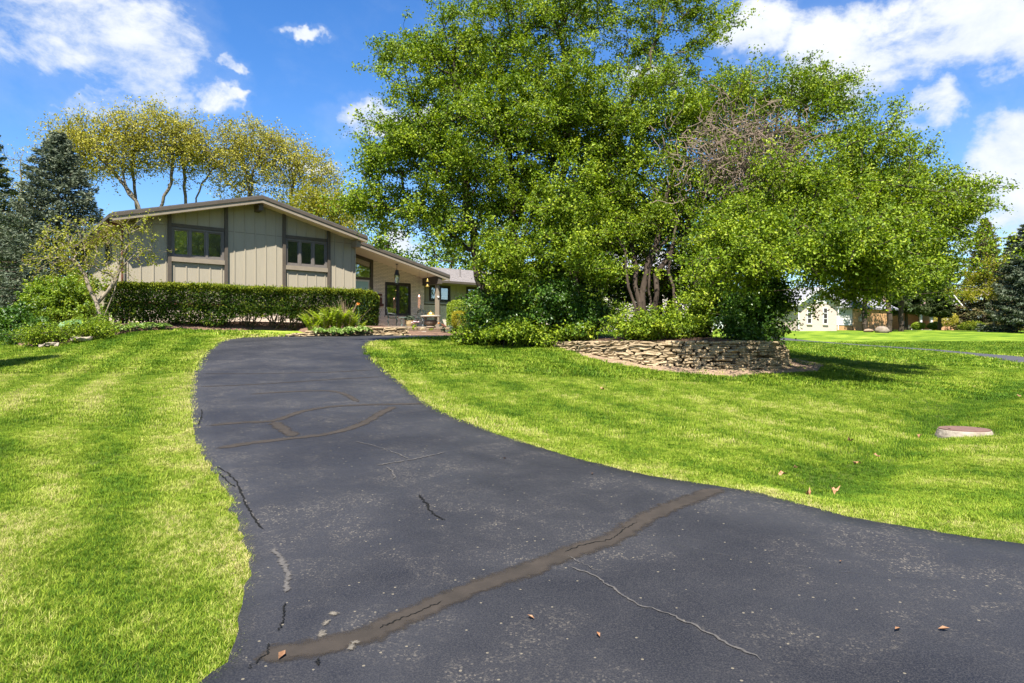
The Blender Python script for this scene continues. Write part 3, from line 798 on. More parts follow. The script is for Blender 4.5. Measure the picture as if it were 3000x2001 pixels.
def scatter(name, pts, scl, tint, me, seed):
    r = np.random.default_rng(seed); n = len(pts)
    pm = bpy.data.meshes.new(name); pm.vertices.add(n); pm.vertices.foreach_set('co', np.asarray(pts, np.float32).ravel())
    for nm, val in (('scl', scl), ('rz', r.uniform(0, 6.28, n)), ('tint', tint)):
        a = pm.attributes.new(nm, 'FLOAT', 'POINT'); a.data.foreach_set('value', np.asarray(val, np.float32))
    o = bpy.data.objects.new(name, pm); COL.objects.link(o)
    pm.materials.append(M['grass_blade'])
    src = bpy.data.objects.new(name + '_tuft', me)
    ng = bpy.data.node_groups.new(name, 'GeometryNodeTree')
    ng.interface.new_socket('Geometry', in_out='INPUT', socket_type='NodeSocketGeometry')
    ng.interface.new_socket('Geometry', in_out='OUTPUT', socket_type='NodeSocketGeometry')
    N = ng.nodes; L = ng.links
    gi = N.new('NodeGroupInput'); go = N.new('NodeGroupOutput')
    oi = N.new('GeometryNodeObjectInfo'); oi.inputs['Object'].default_value = src; oi.inputs['As Instance'].default_value = True
    iop = N.new('GeometryNodeInstanceOnPoints')
    a1 = N.new('GeometryNodeInputNamedAttribute'); a1.data_type = 'FLOAT'; a1.inputs['Name'].default_value = 'scl'
    a2 = N.new('GeometryNodeInputNamedAttribute'); a2.data_type = 'FLOAT'; a2.inputs['Name'].default_value = 'rz'
    cx = N.new('ShaderNodeCombineXYZ'); L.new(a2.outputs[0], cx.inputs[2])
    L.new(gi.outputs[0], iop.inputs['Points']); L.new(oi.outputs['Geometry'], iop.inputs['Instance'])
    L.new(cx.outputs[0], iop.inputs['Rotation']); L.new(a1.outputs[0], iop.inputs['Scale'])
    L.new(iop.outputs[0], go.inputs[0])
    md = o.modifiers.new('blades', 'NODES'); md.node_group = ng
    return o
def sample_lawn(n_dens, ylo, yhi, seed):
    """uniform points inside the view wedge (a little wider) between two depths"""
    r = np.random.default_rng(seed)
    ax0, ax1 = -1.0 * yhi, 1.0 * yhi
    n = int((ax1 - ax0) * (yhi - ylo) * n_dens)
    x = r.uniform(ax0, ax1, n); y = r.uniform(ylo, yhi, n)
    k = (np.abs(x) < .80 * y + .6); x = x[k]; y = y[k]
    k = ~in_poly(x, y, DRIVE) | (np.minimum(seg_dist(x, y, LEd[::8]), seg_dist(x, y, REd[::8])) < .035)
    k &= ~in_poly(x, y, FARD)
    for b in (ISLAND, BED_HEDGE, BED_PORCH): k &= ~in_poly(x, y, b)
    sc = in_poly(x, y, SOIL) & (r.uniform(size=len(x)) > .12); k &= ~sc
    k &= ~((y > 27.5) & (x < 2.0)) | (y < 22)
    k &= np.hypot(x - MANHOLE[0], y - MANHOLE[1]) > .50
    x = x[k]; y = y[k]
    sw = np.array([hit(px, py)[:2] for px, py in SWALE])
    z = ground(x, y) + .035 * (fbm(x * .8, y * .8, 2, 3) - .5) * np.clip(y / 6, 0, 1) - .15 * np.exp(-(seg_dist(x, y, sw) / .6) ** 2)
    return np.stack([x, y, z], 1)
MANHOLE = hit(2825, 1265)
def make_grass():
    for k, (lo, hi, dens, sc, blades, rad, h, w) in enumerate([(2.4, 5.5, 2600, 1.0, 12, .03, .030, .0030), (5.5, 9, 950, 1.0, 14, .045, .034, .0042),
                                                               (9, 15, 300, 1.15, 16, .07, .038, .0065), (15, 25, 85, 1.3, 18, .12, .048, .011), (25, 48, 16, 1.6, 20, .25, .055, .022)]):
        pts = sample_lawn(dens, lo, hi, 100 + k)
        r = np.random.default_rng(200 + k)
        t = soft_tint(pts[:, 0], pts[:, 1])
        hf = .75 + .5 * fbm(pts[:, 0] * 1.1, pts[:, 1] * 1.1, 61, 3)
        o = scatter('grass', pts, sc * hf * r.uniform(.75, 1.2, len(pts)), t, tuft_mesh('grass_tuft', blades, rad, h, w, 300 + k), 400 + k)
        tag(o, ['short mown grass blades closest to the camera', 'short mown grass a few metres up both lawns', 'mown grass on the middle of the slope',
                'mown grass around the foot of the stone wall and up to the house', 'far mown grass by the neighbouring driveway'][k], 'grass', kind='stuff')
make_grass()
# ------------------------------------------------------------------ the house (own frame: t along the front, b back from the front, z up)
TH = math.atan2(0.625, 0.780)
U = np.array((math.cos(TH), math.sin(TH), 0)); Vv = np.array((-math.sin(TH), math.cos(TH), 0)); ZZ = np.array((0, 0, 1.0))
HC = np.array((-7.56, 33.0, 0))
def H(t, b, z): return HC + t * U + b * Vv + z * ZZ
def hbox(mb, t0, t1, b0, b1, z0, z1):
    return mb.box(H(t0, b0, z0), U * (t1 - t0), Vv * (b1 - b0), ZZ * (z1 - z0))
TL, TA, SLOPE, ZA = -9.84, -4.72, .252, 7.86        # left corner, ridge, pitch, underside of ridge
def zr(t): return ZA - SLOPE * abs(t - TA)           # underside of the roof
house = thing('house', 'tan board-and-batten split-level house with low gable behind the clipped hedge', 'house', tuple(H(-4, 4, 2.2)))

def hwin(parent, t0, t1, b, z0, z1, panes, frame, glass, fw=.07, depth=.10, blinds=False, mul=.06):
    """a window in a wall parallel to the front: frame with mullions, glass, blinds"""
    mb = MB()
    hbox(mb, t0, t1, b - .03, b + depth, z0, z0 + fw); hbox(mb, t0, t1, b - .03, b + depth, z1 - fw, z1)
    hbox(mb, t0, t0 + fw, b - .03, b + depth, z0 + fw, z1 - fw); hbox(mb, t1 - fw, t1, b - .03, b + depth, z0 + fw, z1 - fw)
    w = (t1 - t0 - 2 * fw - (panes - 1) * 2 * mul) / panes
    for k in range(1, panes):
        tc = t0 + fw + k * w + (k - 1) * 2 * mul
        hbox(mb, tc, tc + 2 * mul, b - .02, b + depth - .01, z0 + fw, z1 - fw)
    o = mb.build('window', frame, parent)
    for k in range(panes):
        a = t0 + fw + k * (w + 2 * mul)
        s = MB()                                       # casement sash
        hbox(s, a, a + .045, b + .012, b + .05, z0 + fw, z1 - fw); hbox(s, a + w - .045, a + w, b + .012, b + .05, z0 + fw, z1 - fw)
        hbox(s, a + .045, a + w - .045, b + .012, b + .05, z0 + fw, z0 + fw + .05); hbox(s, a + .045, a + w - .045, b + .012, b + .05, z1 - fw - .05, z1 - fw)
        s.build('sash', frame, o)
        g = MB(); hbox(g, a + .045, a + w - .045, b + .03, b + .036, z0 + fw + .05, z1 - fw - .05); g.build('pane', glass, o)
        if blinds:
            q = MB(); z = z0 + fw + .03
            while z < z1 - fw - .02:
                q.box(H(a + .01, b + .115, z), U * (w - .02), Vv * .030 - ZZ * .036, ZZ * .0024 + Vv * .002); z += .05
            q.build('blind', M['blind'], o)
    return o

# ---- walls of the gabled block, with real openings
wl = (-8.16, -6.09); wr = (-3.44, -1.46); WZ0, WZ1 = 5.27, 6.50; SB = 3.40
mb = MB()
def wall_col(mb, t0, t1, b0, b1, z0, z1=None):
    if z1 is None:
        poly = [H(t0, b0, z0), H(t1, b0, z0), H(t1, b0, zr(t1))]
        if t0 < TA < t1: poly.append(H(TA, b0, zr(TA)))
        poly.append(H(t0, b0, zr(t0)))
        mb.prism(poly, Vv * (b1 - b0))
    else: hbox(mb, t0, t1, b0, b1, z0, z1)
for a, b in ((TL, wl[0]), (wl[1], wr[0]), (wr[1], 0.0)): wall_col(mb, a, b, 0, .14, SB)
for a, b in (wl, wr):
    wall_col(mb, a, b, 0, .14, SB, WZ0); wall_col(mb, a, b, 0, .14, WZ1)
wall_front = mb.build('wall', M['siding'], house); wall_front['label'] = 'tan board-and-batten gable wall'
mb = MB()
hbox(mb, TL, TL + .14, .14, 10.0, SB, zr(TL)); wall_col(mb, TL, 0, 10.0, 10.14, 1.6); hbox(mb, -.14, 0, .14, 10.0, 2.4, zr(0))
hbox(mb, TL + .14, -.14, .14, 10.0, 3.9, 4.0)
wall_side = mb.build('wall', M['siding'], house)
# battens
def batten(t, z0, z1, parent=wall_front):
    m_ = MB(); hbox(m_, t - .022, t + .022, -.026, 0.0, z0, z1); m_.build('batten', M['siding'], parent)
for rng_t in (np.arange(TL + .10, wl[0] - .2, .46), np.arange(wl[1] + .42, wr[0] - .2, .45), np.arange(wr[1] + .40, -.02, .44)):
    for t_ in rng_t: batten(t_, SB, zr(t_) - .005)
batten(-.03, SB, zr(-.03) - .005)
for w_ in (wl, wr):
    for k in range(5):
        t_ = w_[0] + .10 + k * (w_[1] - w_[0] - .2) / 4
        batten(t_, SB, WZ0 - .22); batten(t_, WZ1 + .16, zr(t_) - .005)
b_ = .30
while b_ < 9.9:
    m_ = MB(); hbox(m_, TL - .024, TL, b_ - .022, b_ + .022, SB, 6.45); m_.build('batten', M['siding'], wall_side); b_ += .42
# horizontal flashing joint
for a, b in ((TL, wl[0] - .14), (wl[1] + .14, wr[0] - .14), (wr[1] + .14, 0)):
    m_ = MB(); hbox(m_, a, b, -.012, 0, 6.535, 6.56); m_.build('joint_strip', M['trim_tan'], wall_front)
# brown posts, headers, sills round the windows
for w_ in (wl, wr):
    for t0, t1 in ((w_[0] - .135, w_[0] - .005), (w_[1] + .005, w_[1] + .135)):
        m_ = MB(); wall_col(m_, t0, t1, -.10, 0.0, SB); m_.build('trim_post', M['trim'], house)
    m_ = MB(); hbox(m_, w_[0] - .005, w_[1] + .005, -.06, 0, WZ1 + .003, WZ1 + .14); m_.build('window_header', M['trim'], house)
    m_ = MB(); hbox(m_, w_[0] - .005, w_[1] + .005, -.10, .02, WZ0 - .19, WZ0 - .003); m_.build('window_sill', M['trim_tan'], house)
    hwin(house, w_[0] + .003, w_[1] - .003, .0, WZ0, WZ1 - .003, 3, M['frame'], M['glass'], .085, .1, True, .045)
# lower storey, painted brick (front mostly behind the hedge)
m_ = MB(); hbox(m_, TL + .05, -.05, .06, .2, 1.6, SB)
hbox(m_, TL + .06, TL + .2, .2, 2.25, 1.5, SB); hbox(m_, TL + .06, TL + .2, 2.25, 2.75, 1.5, 2.35); hbox(m_, TL + .06, TL + .2, 2.75, 6.9, 1.5, SB)
hbox(m_, TL + .06, TL + .2, 7.7, 9.9, 1.5, SB); hbox(m_, TL + .06, TL + .2, 6.9, 7.7, 1.5, 2.3)
foundation = m_.build('foundation_wall', M['mortar'], house)
def brick_rows(mb, org, du, dn, length, z0, z1, holes=(), L=.215, h=.073, j=.012, proud=.011, top=None):
    """bricks as real blocks standing proud of the mortar, collected in one mesh; dn points out of the wall"""
    n = 0; k = 0; z = z0
    while z + h < z1:
        s = -(.5 * L if k % 2 else 0)
        while s < length:
            a = max(s, 0); e = min(s + L - j, length)
            if e - a > .03:
                ztop = z + h - j
                ok = not any(not (e < q0 or a > q1 or ztop < q2 or z > q3) for q0, q1, q2, q3 in holes)
                if top is not None and (z + h > top(a) or z + h > top(e)): ok = False
                if ok:
                    mb.box(org + du * a + ZZ * z, du * (e - a), dn * (proud + random.uniform(-.003, .003)), ZZ * (h - j)); n += 1
            s += L
        z += h; k += 1
    return n
m_ = MB()
brick_rows(m_, H(TL + .06, 0, 0), Vv, -U, 9.9, 1.7, SB - .02, holes=((2.15, 2.85, 2.28, 3.42), (6.8, 7.8, 2.22, 3.42)))
brick_rows(m_, H(TL + .05, .06, 0), U, -Vv, 9.7, 1.9, SB - .02)
o = m_.build('foundation_bricks', M['brick'], house); tag(o, kind='stuff')
m_ = MB(); hbox(m_, TL - .05, TL + .06, -.02, 10.0, SB - .10, SB); hbox(m_, TL - .05, 0, -.05, .06, SB - .10, SB); m_.build('skirt_board', M['sign_wood'], house)
for b0, b1, z0 in ((2.25, 2.75, 2.35), (6.9, 7.7, 2.3)):
    m_ = MB(); hbox(m_, TL + .03, TL + .12, b0, b0 + .06, z0, SB - .1); hbox(m_, TL + .03, TL + .12, b1 - .06, b1, z0, SB - .1); hbox(m_, TL + .03, TL + .12, b0 + .06, b1 - .06, z0, z0 + .06)
    w_ = m_.build('window', M['frame'], house)
    m_ = MB(); hbox(m_, TL + .07, TL + .075, b0 + .06, b1 - .06, z0 + .06, SB - .1); m_.build('pane', M['glass'], w_)
    m_ = MB(); hbox(m_, TL - .04, TL + .06, b0 - .06, b1 + .06, z0 - .09, z0 - .005); m_.build('sill', M['concrete'], w_)
# upper side window
m_ = MB(); hbox(m_, TL - .05, TL + .0, 3.0, 3.08, 5.2, 6.3); hbox(m_, TL - .05, TL, 4.4, 4.48, 5.2, 6.3); hbox(m_, TL - .05, TL, 3.08, 4.4, 6.22, 6.3); hbox(m_, TL - .05, TL, 3.08, 4.4, 5.2, 5.28)
w_ = m_.build('window', M['frame'], house)
m_ = MB(); hbox(m_, TL - .03, TL - .026, 3.08, 4.4, 5.28, 6.22); m_.build('pane', M['glass'], w_)

# ---- roof: two slabs, shingles on top, fascia boards and soffit
ROV = .78
def roof_slab(mb, t0, t1, b0, b1, d0, d1):
    """slab between undersides zr(t)+d0 and zr(t)+d1"""
    poly = [H(t0, b0, zr(t0) + d0), H(t1, b0, zr(t1) + d0), H(t1, b0, zr(t1) + d1), H(t0, b0, zr(t0) + d1)]
    mb.prism(poly, Vv * (b1 - b0))
TE = -10.38; TR = .24; TP = 5.78; PB = .50
m_ = MB(); roof_slab(m_, TE, TA, -ROV, 10.8, .23, .275); rl = m_.build('roof', M['shingle'], house)
m_ = MB(); roof_slab(m_, TA, TR, -ROV, 10.8, .23, .275); roof_slab(m_, TR, TP, PB, 9.0, .23, .275); m_.build('roof', M['shingle'], house)
m_ = MB(); roof_slab(m_, TE + .05, TA, -ROV + .06, 10.7, .02, .228); roof_slab(m_, TA, TR - .02, -ROV + .06, 10.7, .02, .228); roof_slab(m_, TR - .02, TP - .04, PB + .06, 9.0, .02, .228)
m_.build('roof_deck', M['timber'], house)
m_ = MB(); roof_slab(m_, TE + .05, TA, -ROV + .06, 0.0, 0.0, .018); roof_slab(m_, TA, TR - .02, -ROV + .06, 0.0, 0, .018); roof_slab(m_, TE + .05, TL, 0, 10.7, 0, .018)
roof_slab(m_, 0, TP - .04, PB + .06, 9.0, 0, .018); m_.build('soffit', M['soffit'], house)
for a, b, bb in ((TE, TA, -ROV), (TA, TR, -ROV), (TR, TP, PB)):
    m_ = MB(); roof_slab(m_, a, b, bb - .022, bb + .058, .105, .228); m_.build('fascia', M['trim'], house)
    m_ = MB(); roof_slab(m_, a + (.02 if a == TE else 0), b, bb + .012, bb + .058, -.055, .103); m_.build('rake_board', M['trim_tan'], house)
m_ = MB(); m_.prism([H(TE, -ROV + .06, zr(TE) - .03), H(TE + .05, -ROV + .06, zr(TE) - .03), H(TE + .05, -ROV + .06, zr(TE) + .22), H(TE, -ROV + .06, zr(TE) + .22)], Vv * 11.4)
m_.build('fascia', M['trim'], house)
m_ = MB(); hbox(m_, TE - .11, TE - .002, -ROV + .05, 10.7, zr(TE) + .06, zr(TE) + .19); m_.build('gutter', M['trim'], house)
for tb in (TA, -.12, TL + .42):
    m_ = MB(); m_.prism([H(tb - .10, -.60, zr(tb) - .36), H(tb + .10, -.60, zr(tb) - .36), H(tb + .10, -.60, min(zr(tb + .1), zr(tb)) - .06), H(tb - .10, -.60, min(zr(tb - .1), zr(tb)) - .06)], Vv * .62)
    m_.build('roof_beam', M['trim_tan'] if tb != TA else M['trim'], house)
m_ = MB(); m_.tube([H(TL - .09, -.10, 6.35), H(TL - .09, -.10, 1.9)], .045, 8); m_.tube([H(TE - .05, -.10, zr(TE) + .06), H(TE - .05, -.10, 6.42), H(TL - .09, -.10, 6.30)], .045, 8)
m_.build('downspout', M['sign_wood'], house)

# ---- entrance recess: door with transom, brick wall, picture window
BW = 2.2; ZP = 2.65
m_ = MB(); wall_col(m_, 0.0, .78, BW, BW + .14, ZP); wall_col(m_, .78, 2.06, BW, BW + .14, 5.10, 5.22)
hbox(m_, .78, .95, BW, BW + .14, ZP, 5.10); hbox(m_, 1.87, 2.06, BW - .03, BW + .14, ZP, 5.10)
wall_col(m_, .78, .90, BW, BW + .14, 5.22); wall_col(m_, 1.93, 2.06, BW - .03, BW + .14, 5.22)
poly = [H(.90, BW, zr(.9) - .16), H(1.93, BW, zr(1.93) - .16), H(1.93, BW, zr(1.93)), H(.9, BW, zr(.9))]; m_.prism(poly, Vv * .14)
m_.build('entry_surround', M['trim'], house)
m_ = MB(); m_.prism([H(.90, BW + .06, 5.22), H(1.93, BW + .06, 5.22), H(1.93, BW + .06, zr(1.93) - .16), H(.9, BW + .06, zr(.9) - .16)], Vv * .006)
m_.build('transom_pane', M['glass'], house)
m_ = MB()
hbox(m_, .952, 1.02, BW + .02, BW + .07, ZP + .02, 5.09); hbox(m_, 1.80, 1.868, BW + .02, BW + .07, ZP + .02, 5.09); hbox(m_, 1.02, 1.80, BW + .02, BW + .07, 5.0, 5.09); hbox(m_, 1.02, 1.80, BW + .02, BW + .07, ZP + .02, ZP + .36)
door = m_.build('door', M['white_paint'], house)
m_ = MB(); hbox(m_, 1.02, 1.80, BW + .04, BW + .05, ZP + .36, 5.0); m_.build('pane', M['door_sky_reflection'], door)
m_ = MB(); m_.tube([H(1.74, BW + .0, 3.62), H(1.74, BW - .04, 3.64), H(1.74, BW - .04, 3.82), H(1.74, BW, 3.84)], .012, 6); m_.build('handle', M['brass'], door)
# brick wall with window
pw = (2.77, 4.33, 3.26, 5.02); BT1 = 5.18
m_ = MB()
wall_col(m_, 2.06, pw[0], BW + .012, BW + .15, ZP); wall_col(m_, pw[1], BT1, BW + .012, BW + .15, ZP); wall_col(m_, pw[0], pw[1], BW + .012, BW + .15, ZP, pw[2]); wall_col(m_, pw[0], pw[1], BW + .012, BW + .15, pw[3])
hbox(m_, BT1 - .14, BT1, BW + .15, 3.0, ZP, 5.3)
bw_wall = m_.build('brick_wall', M['mortar'], house)
bm_full = MB().box((0, 0, 0), (.203, 0, 0), (0, .03, 0), (0, 0, .057))
bmesh_full = np_mesh('brick', np.array(bm_full.v), bm_full.f); bmesh_full.materials.append(M['brick'])
rest = MB(); nb = 0; z = ZP + .005; k = 0
while z < 6.5:
    s = 2.062 - (.1075 if k % 2 else 0)
    while s < BT1:
        a = max(s, 2.062); e = min(s + .203, BT1 - .002)
        segs = [(a, e)]
        if z + .061 > pw[2] and z < pw[3]:                 # cut at the window opening
            segs = [(a, min(e, pw[0])), (max(a, pw[1]), e)]
        for a, e in segs:
            if e - a < .025 or z > min(zr(a), zr(e)) + .05: continue
            if e - a > .202 and nb < 296:
                o = bpy.data.objects.new('brick', bmesh_full); COL.objects.link(o)
                q = H(a, BW - .001 + random.uniform(-.004, .003), z)
                o.parent = bw_wall
                o.matrix_basis = Matrix(((U[0], Vv[0], 0, q[0]), (U[1], Vv[1], 0, q[1]), (0, 0, 1, q[2]), (0, 0, 0, 1))); nb += 1
            else:
                rest.box(H(a, BW - .001 + random.uniform(-.004, .003), z), U * (e - a), Vv * .03, ZZ * .057)
        s += .215
    z += .073; k += 1
o = rest.build('bricks', M['brick'], bw_wall); tag(o, kind='stuff')
hwin(house, pw[0] + .003, pw[1] - .003, BW, pw[2] + .003, pw[3] - .003, 2, M['dark_frame'], M['glass'], .085, .12, False, .05)
m_ = MB(); hbox(m_, pw[0] - .05, pw[1] + .05, BW - .06, BW + .01, pw[2] - .075, pw[2] - .005); m_.build('window_sill', M['concrete'], house)
# ---- wing to the right
WB = 3.0; WT1 = 15.5; WE = 5.28
w1 = (6.03, 7.43, 4.20, 5.12); w2 = (8.6, 9.35, 4.35, 5.15)
m_ = MB()
for a, b in ((BT1, w1[0]), (w1[1], w2[0]), (w2[1], WT1)): hbox(m_, a, b, WB, WB + .14, 4.11, WE)
for q in (w1, w2): hbox(m_, q[0], q[1], WB, WB + .14, 4.11, q[2]); hbox(m_, q[0], q[1], WB, WB + .14, q[3], WE)
hbox(m_, WT1 - .14, WT1, WB + .14, 10, 2.4, WE); hbox(m_, BT1, WT1, 10, 10.14, 2.4, WE); hbox(m_, BT1, WT1 - .14, WB + .2, 10, 3.0, 3.1)
m_.prism([H(WT1 - .14, 2.9, WE), H(WT1 - .14, 10.1, WE), H(WT1 - .14, 6.5, 6.5)], U * .14); m_.prism([H(BT1, 3.0, WE), H(BT1, 10.1, WE), H(BT1, 6.5, 6.5)], U * .14)
wing = m_.build('wing_wall', M['siding'], house)
for t_ in np.arange(BT1 + .2, WT1, .42):
    if not any(q[0] - .05 < t_ < q[1] + .05 for q in (w1, w2)):
        m_ = MB(); hbox(m_, t_ - .02, t_ + .02, WB - .022, WB, 4.14, WE); m_.build('batten', M['siding'], wing)
m_ = MB(); hbox(m_, BT1, WT1, WB - .05, WB + .1, 2.2, 4.04); wb_ = m_.build('brick_base', M['mortar'], house)
m_ = MB(); brick_rows(m_, H(BT1, WB - .05, 0), U, -Vv, WT1 - BT1, 2.3, 4.04); o = m_.build('bricks', M['brick'], wb_); tag(o, kind='stuff')
m_ = MB(); hbox(m_, BT1, WT1, WB - .10, WB, 4.045, 4.105); m_.build('ledge', M['concrete'], house)
for q, n_ in ((w1, 2), (w2, 1)): hwin(house, q[0] + .003, q[1] - .003, WB - .02, q[2] + .003, q[3] - .003, n_, M['dark_frame'], M['glass'], .085, .12, False, .05)
EB = 2.15; RB = 6.5; RZ = 6.55
m_ = MB(); m_.prism([H(TP + .002, EB, 5.24), H(TP + .002, EB, 5.32), H(TP + .002, RB, RZ + .08), H(TP + .002, RB, RZ)], U * (WT1 + .4 - TP)); m_.prism([H(TP + .002, RB, RZ), H(TP + .002, RB, RZ + .08), H(TP + .002, 10.6, 5.40), H(TP + .002, 10.6, 5.32)], U * (WT1 + .4 - TP))
wroof = m_.build('wing_roof', M['shingle_wing'], house)
m_ = MB()                                              # shingle courses as real steps
nrow = 26
for k in range(nrow):
    f0 = k / nrow; f1 = (k + 1) / nrow
    z0 = 5.32 + (RZ + .08 - 5.32) * f0; z1 = 5.32 + (RZ + .08 - 5.32) * f1; b0 = EB + (RB - EB) * f0; b1 = EB + (RB - EB) * f1
    t_ = TP + .01 - random.random() * .3
    while t_ < WT1 + .35:
        e = t_ + random.uniform(.16, .34)
        a = max(t_, TP + .01)
        if e > a: 
            hh = .012 + random.uniform(0, .008)
            m_.add([H(a, b0, z0 + .004), H(e - .006, b0, z0 + .004), H(e - .006, b1, z1 + .003), H(a, b1, z1 + .003), H(a, b0, z0 + hh), H(e - .006, b0, z0 + hh), H(e - .006, b1, z1 + .006), H(a, b1, z1 + .006)], [[4, 5, 6, 7], [0, 1, 5, 4], [1, 2, 6, 5], [3, 0, 4, 7]])
        t_ = e
o = m_.build('shingles', M['shingle_wing'], wroof); tag(o, kind='stuff')
m_ = MB(); hbox(m_, TP, WT1 + .4, EB - .12, EB - .002, 5.20, 5.33); m_.build('gutter', M['trim'], house)
m_ = MB(); hbox(m_, TP, WT1 + .3, EB, WB, 5.19, 5.235); m_.build('soffit', M['trim_tan'], house)
v0 = H(8.55, 3.6, 5.66); m_ = MB(); m_.tube([v0, v0 + ZZ * .62], .055, 10); m_.lathe(v0, [(.16, -.02), (.1, .08), (.058, .12)], 12); m_.build('vent_pipe', M['shingle_wing'], house)
# ---- porch: floor, beam, post, downspout
m_ = MB(); hbox(m_, .03, 5.5, .42, BW + .01, 2.05, ZP); m_.build('porch_floor', M['porch_slab'], house)
m_ = MB(); m_.prism([H(5.08, .56, 4.97), H(5.32, .56, 4.97), H(5.32, .56, zr(5.32) - .01), H(5.08, .56, zr(5.08) - .01)], Vv * 2.5); m_.build('porch_beam', M['trim'], house)
m_ = MB(); hbox(m_, 5.12, 5.29, .80, .97, ZP, 4.97); post_ = m_.build('porch_post', M['trim_tan'], house)
m_ = MB(); m_.tube([H(5.2, .79, 4.28), H(5.2, .75, 4.28)], .06, 10); m_.build('post_ornament', M['white_paint'], post_)
m_ = MB(); m_.tube([H(TP + .1, EB - .1, 5.22), H(5.9, 1.9, 5.05), H(5.45, .95, 4.78), H(5.36, .9, 4.6), H(5.36, .9, 2.95), H(5.42, .8, 2.82)], .04, 8); m_.build('downspout', M['trim'], house)
d0 = H(5.35, .62, 2.78); d1 = on_ground(1332, 34.2, .12); m_ = MB(); m_.tube([d0, d1], .055, 8); m_.build('downspout_extension', M['sign_wood'], house)

# ------------------------------------------------------------------ porch things
c = H(2.95, 1.25, 0); zt = zr(2.95)
lan = thing('porch_lantern', 'black hanging lantern on a long rod under the porch ceiling', 'lantern', tuple(c + ZZ * 5.0))
m_ = MB(); m_.tube([c + ZZ * zt, c + ZZ * 5.62], .012, 6); m_.lathe(c + ZZ * (zt - .05), [(.02, 0), (.075, .03), (.075, .05)], 12); m_.build('rod', M['black_metal'], lan)
m_ = MB(); m_.lathe(c + ZZ * 5.32, [(.15, 0), (.15, .03), (.11, .12), (.09, .26), (.03, .31)], 6); m_.build('cap', M['black_metal'], lan)
m_ = MB()
for k in range(6):
    a = k * math.pi / 3; m_.tube([c + ZZ * 4.92 + np.array((math.cos(a) * .10, math.sin(a) * .10, 0)), c + ZZ * 5.33 + np.array((math.cos(a) * .14, math.sin(a) * .14, 0))], .009, 4)
m_.lathe(c + ZZ * 4.86, [(.03, 0), (.11, .03), (.11, .06)], 6); m_.build('cage', M['black_metal'], lan)
m_ = MB(); m_.lathe(c + ZZ * 4.93, [(.085, 0), (.12, .39)], 6); m_.build('pane', M['glass'], lan)
m_ = MB(); m_.lathe(c + ZZ * 4.93, [(.02, 0), (.02, .14), (.035, .2), (.01, .26)], 8); m_.build('bulb', M['white_paint'], lan)

c = H(2.42, BW - .025, 0)
sg = thing('wall_plaque', 'dark red wooden plaque with planter box on the porch brick wall', 'sign', tuple(c + ZZ * 4.0))
m_ = MB(); m_.box(c - U * .15 - Vv * .035 + ZZ * 3.78, U * .30, Vv * .035, ZZ * .62); m_.build('board', M['sign_wood'], sg)
m_ = MB()
for k in range(4):
    x0 = -.11 + k * .06
    m_.box(c + U * x0 - Vv * .045 + ZZ * 4.20, U * .042, Vv * .009, ZZ * .012); m_.box(c + U * x0 - Vv * .045 + ZZ * 4.27, U * .042, Vv * .009, ZZ * .012)
    m_.box(c + U * (x0 + (.03 if k % 2 else 0)) - Vv * .045 + ZZ * 4.2, U * .012, Vv * .009, ZZ * .08)
m_.build('number', M['white_paint'], sg)
m_ = MB(); m_.box(c - U * .07 - Vv * .16 + ZZ * 3.72, U * .26, Vv * .12, ZZ * .14); m_.build('planter_box', M['sign_wood'], sg)
leafq = []
m_ = MB(); m_.cbox(c + ZZ * 3.50 - Vv * .02 - U * .04, (.06, .05, .1)); m_.build('doorbell', M['timber'], sg)
def blob_leaves(center, r, n, size, seed):
    q = np.random.default_rng(seed); d = q.normal(size=(n, 3)); d /= np.linalg.norm(d, axis=1)[:, None]
    return np.array(center) + d * np.array(r) * q.uniform(.55, 1.05, (n, 1)), d
# ------------------------------------------------------------------ leaves and branches
def leaf_mesh(name, C, N, size, asp=.62, seed=0, var=None, tip=None, fold=.15):
    """kite-shaped leaves: C centres, N rough normals, one bent quad each"""
    q = np.random.default_rng(seed); n = len(C)
    N = N / (np.linalg.norm(N, axis=1)[:, None] + 1e-9)
    if tip is None:
        tip = q.normal(size=(n, 3)); tip[:, 2] -= .35
    T = tip - N * (tip * N).sum(1)[:, None]; T /= np.linalg.norm(T, axis=1)[:, None] + 1e-9
    B = np.cross(N, T)
    s = (size if np.ndim(size) else np.full(n, size)) * q.uniform(.7, 1.25, n)
    L = T * (s / 2)[:, None]; Wd = B * (s * asp / 2)[:, None]; up = N * (s * fold)[:, None]
    v = np.stack([C - L, C + Wd + up - L * .1, C + L, C - Wd + up - L * .1], 1).reshape(-1, 3)
    f = np.arange(4 * n).reshape(n, 4)
    if var is None: var = np.clip(q.normal(.5, .22, n), 0, 1)
    return np_mesh(name, v, f, {'var': np.repeat(var, 4)})

def frusta(A, B, ra, rb, sides):
    d = B - A; d = d / (np.linalg.norm(d, axis=1)[:, None] + 1e-9)
    r = np.where(np.abs(d[:, :1]) < .8, np.array([[1., 0, 0]]), np.array([[0, 1., 0]]))
    a = r - d * (r * d).sum(1)[:, None]; a /= np.linalg.norm(a, axis=1)[:, None] + 1e-9; b = np.cross(d, a)
    n = len(A); an = np.arange(sides) * 2 * math.pi / sides
    ring = a[:, None, :] * np.cos(an)[None, :, None] + b[:, None, :] * np.sin(an)[None, :, None]
    v = np.concatenate([A[:, None, :] + ring * ra[:, None, None], B[:, None, :] + ring * rb[:, None, None]], 1).reshape(-1, 3)
    base = (np.arange(n) * 2 * sides)[:, None]; k = np.arange(sides)[None, :]; k2 = (k + 1) % sides
    f = np.stack([base + k, base + k2, base + sides + k2, base + sides + k], 2).reshape(-1, 4)
    return v, f

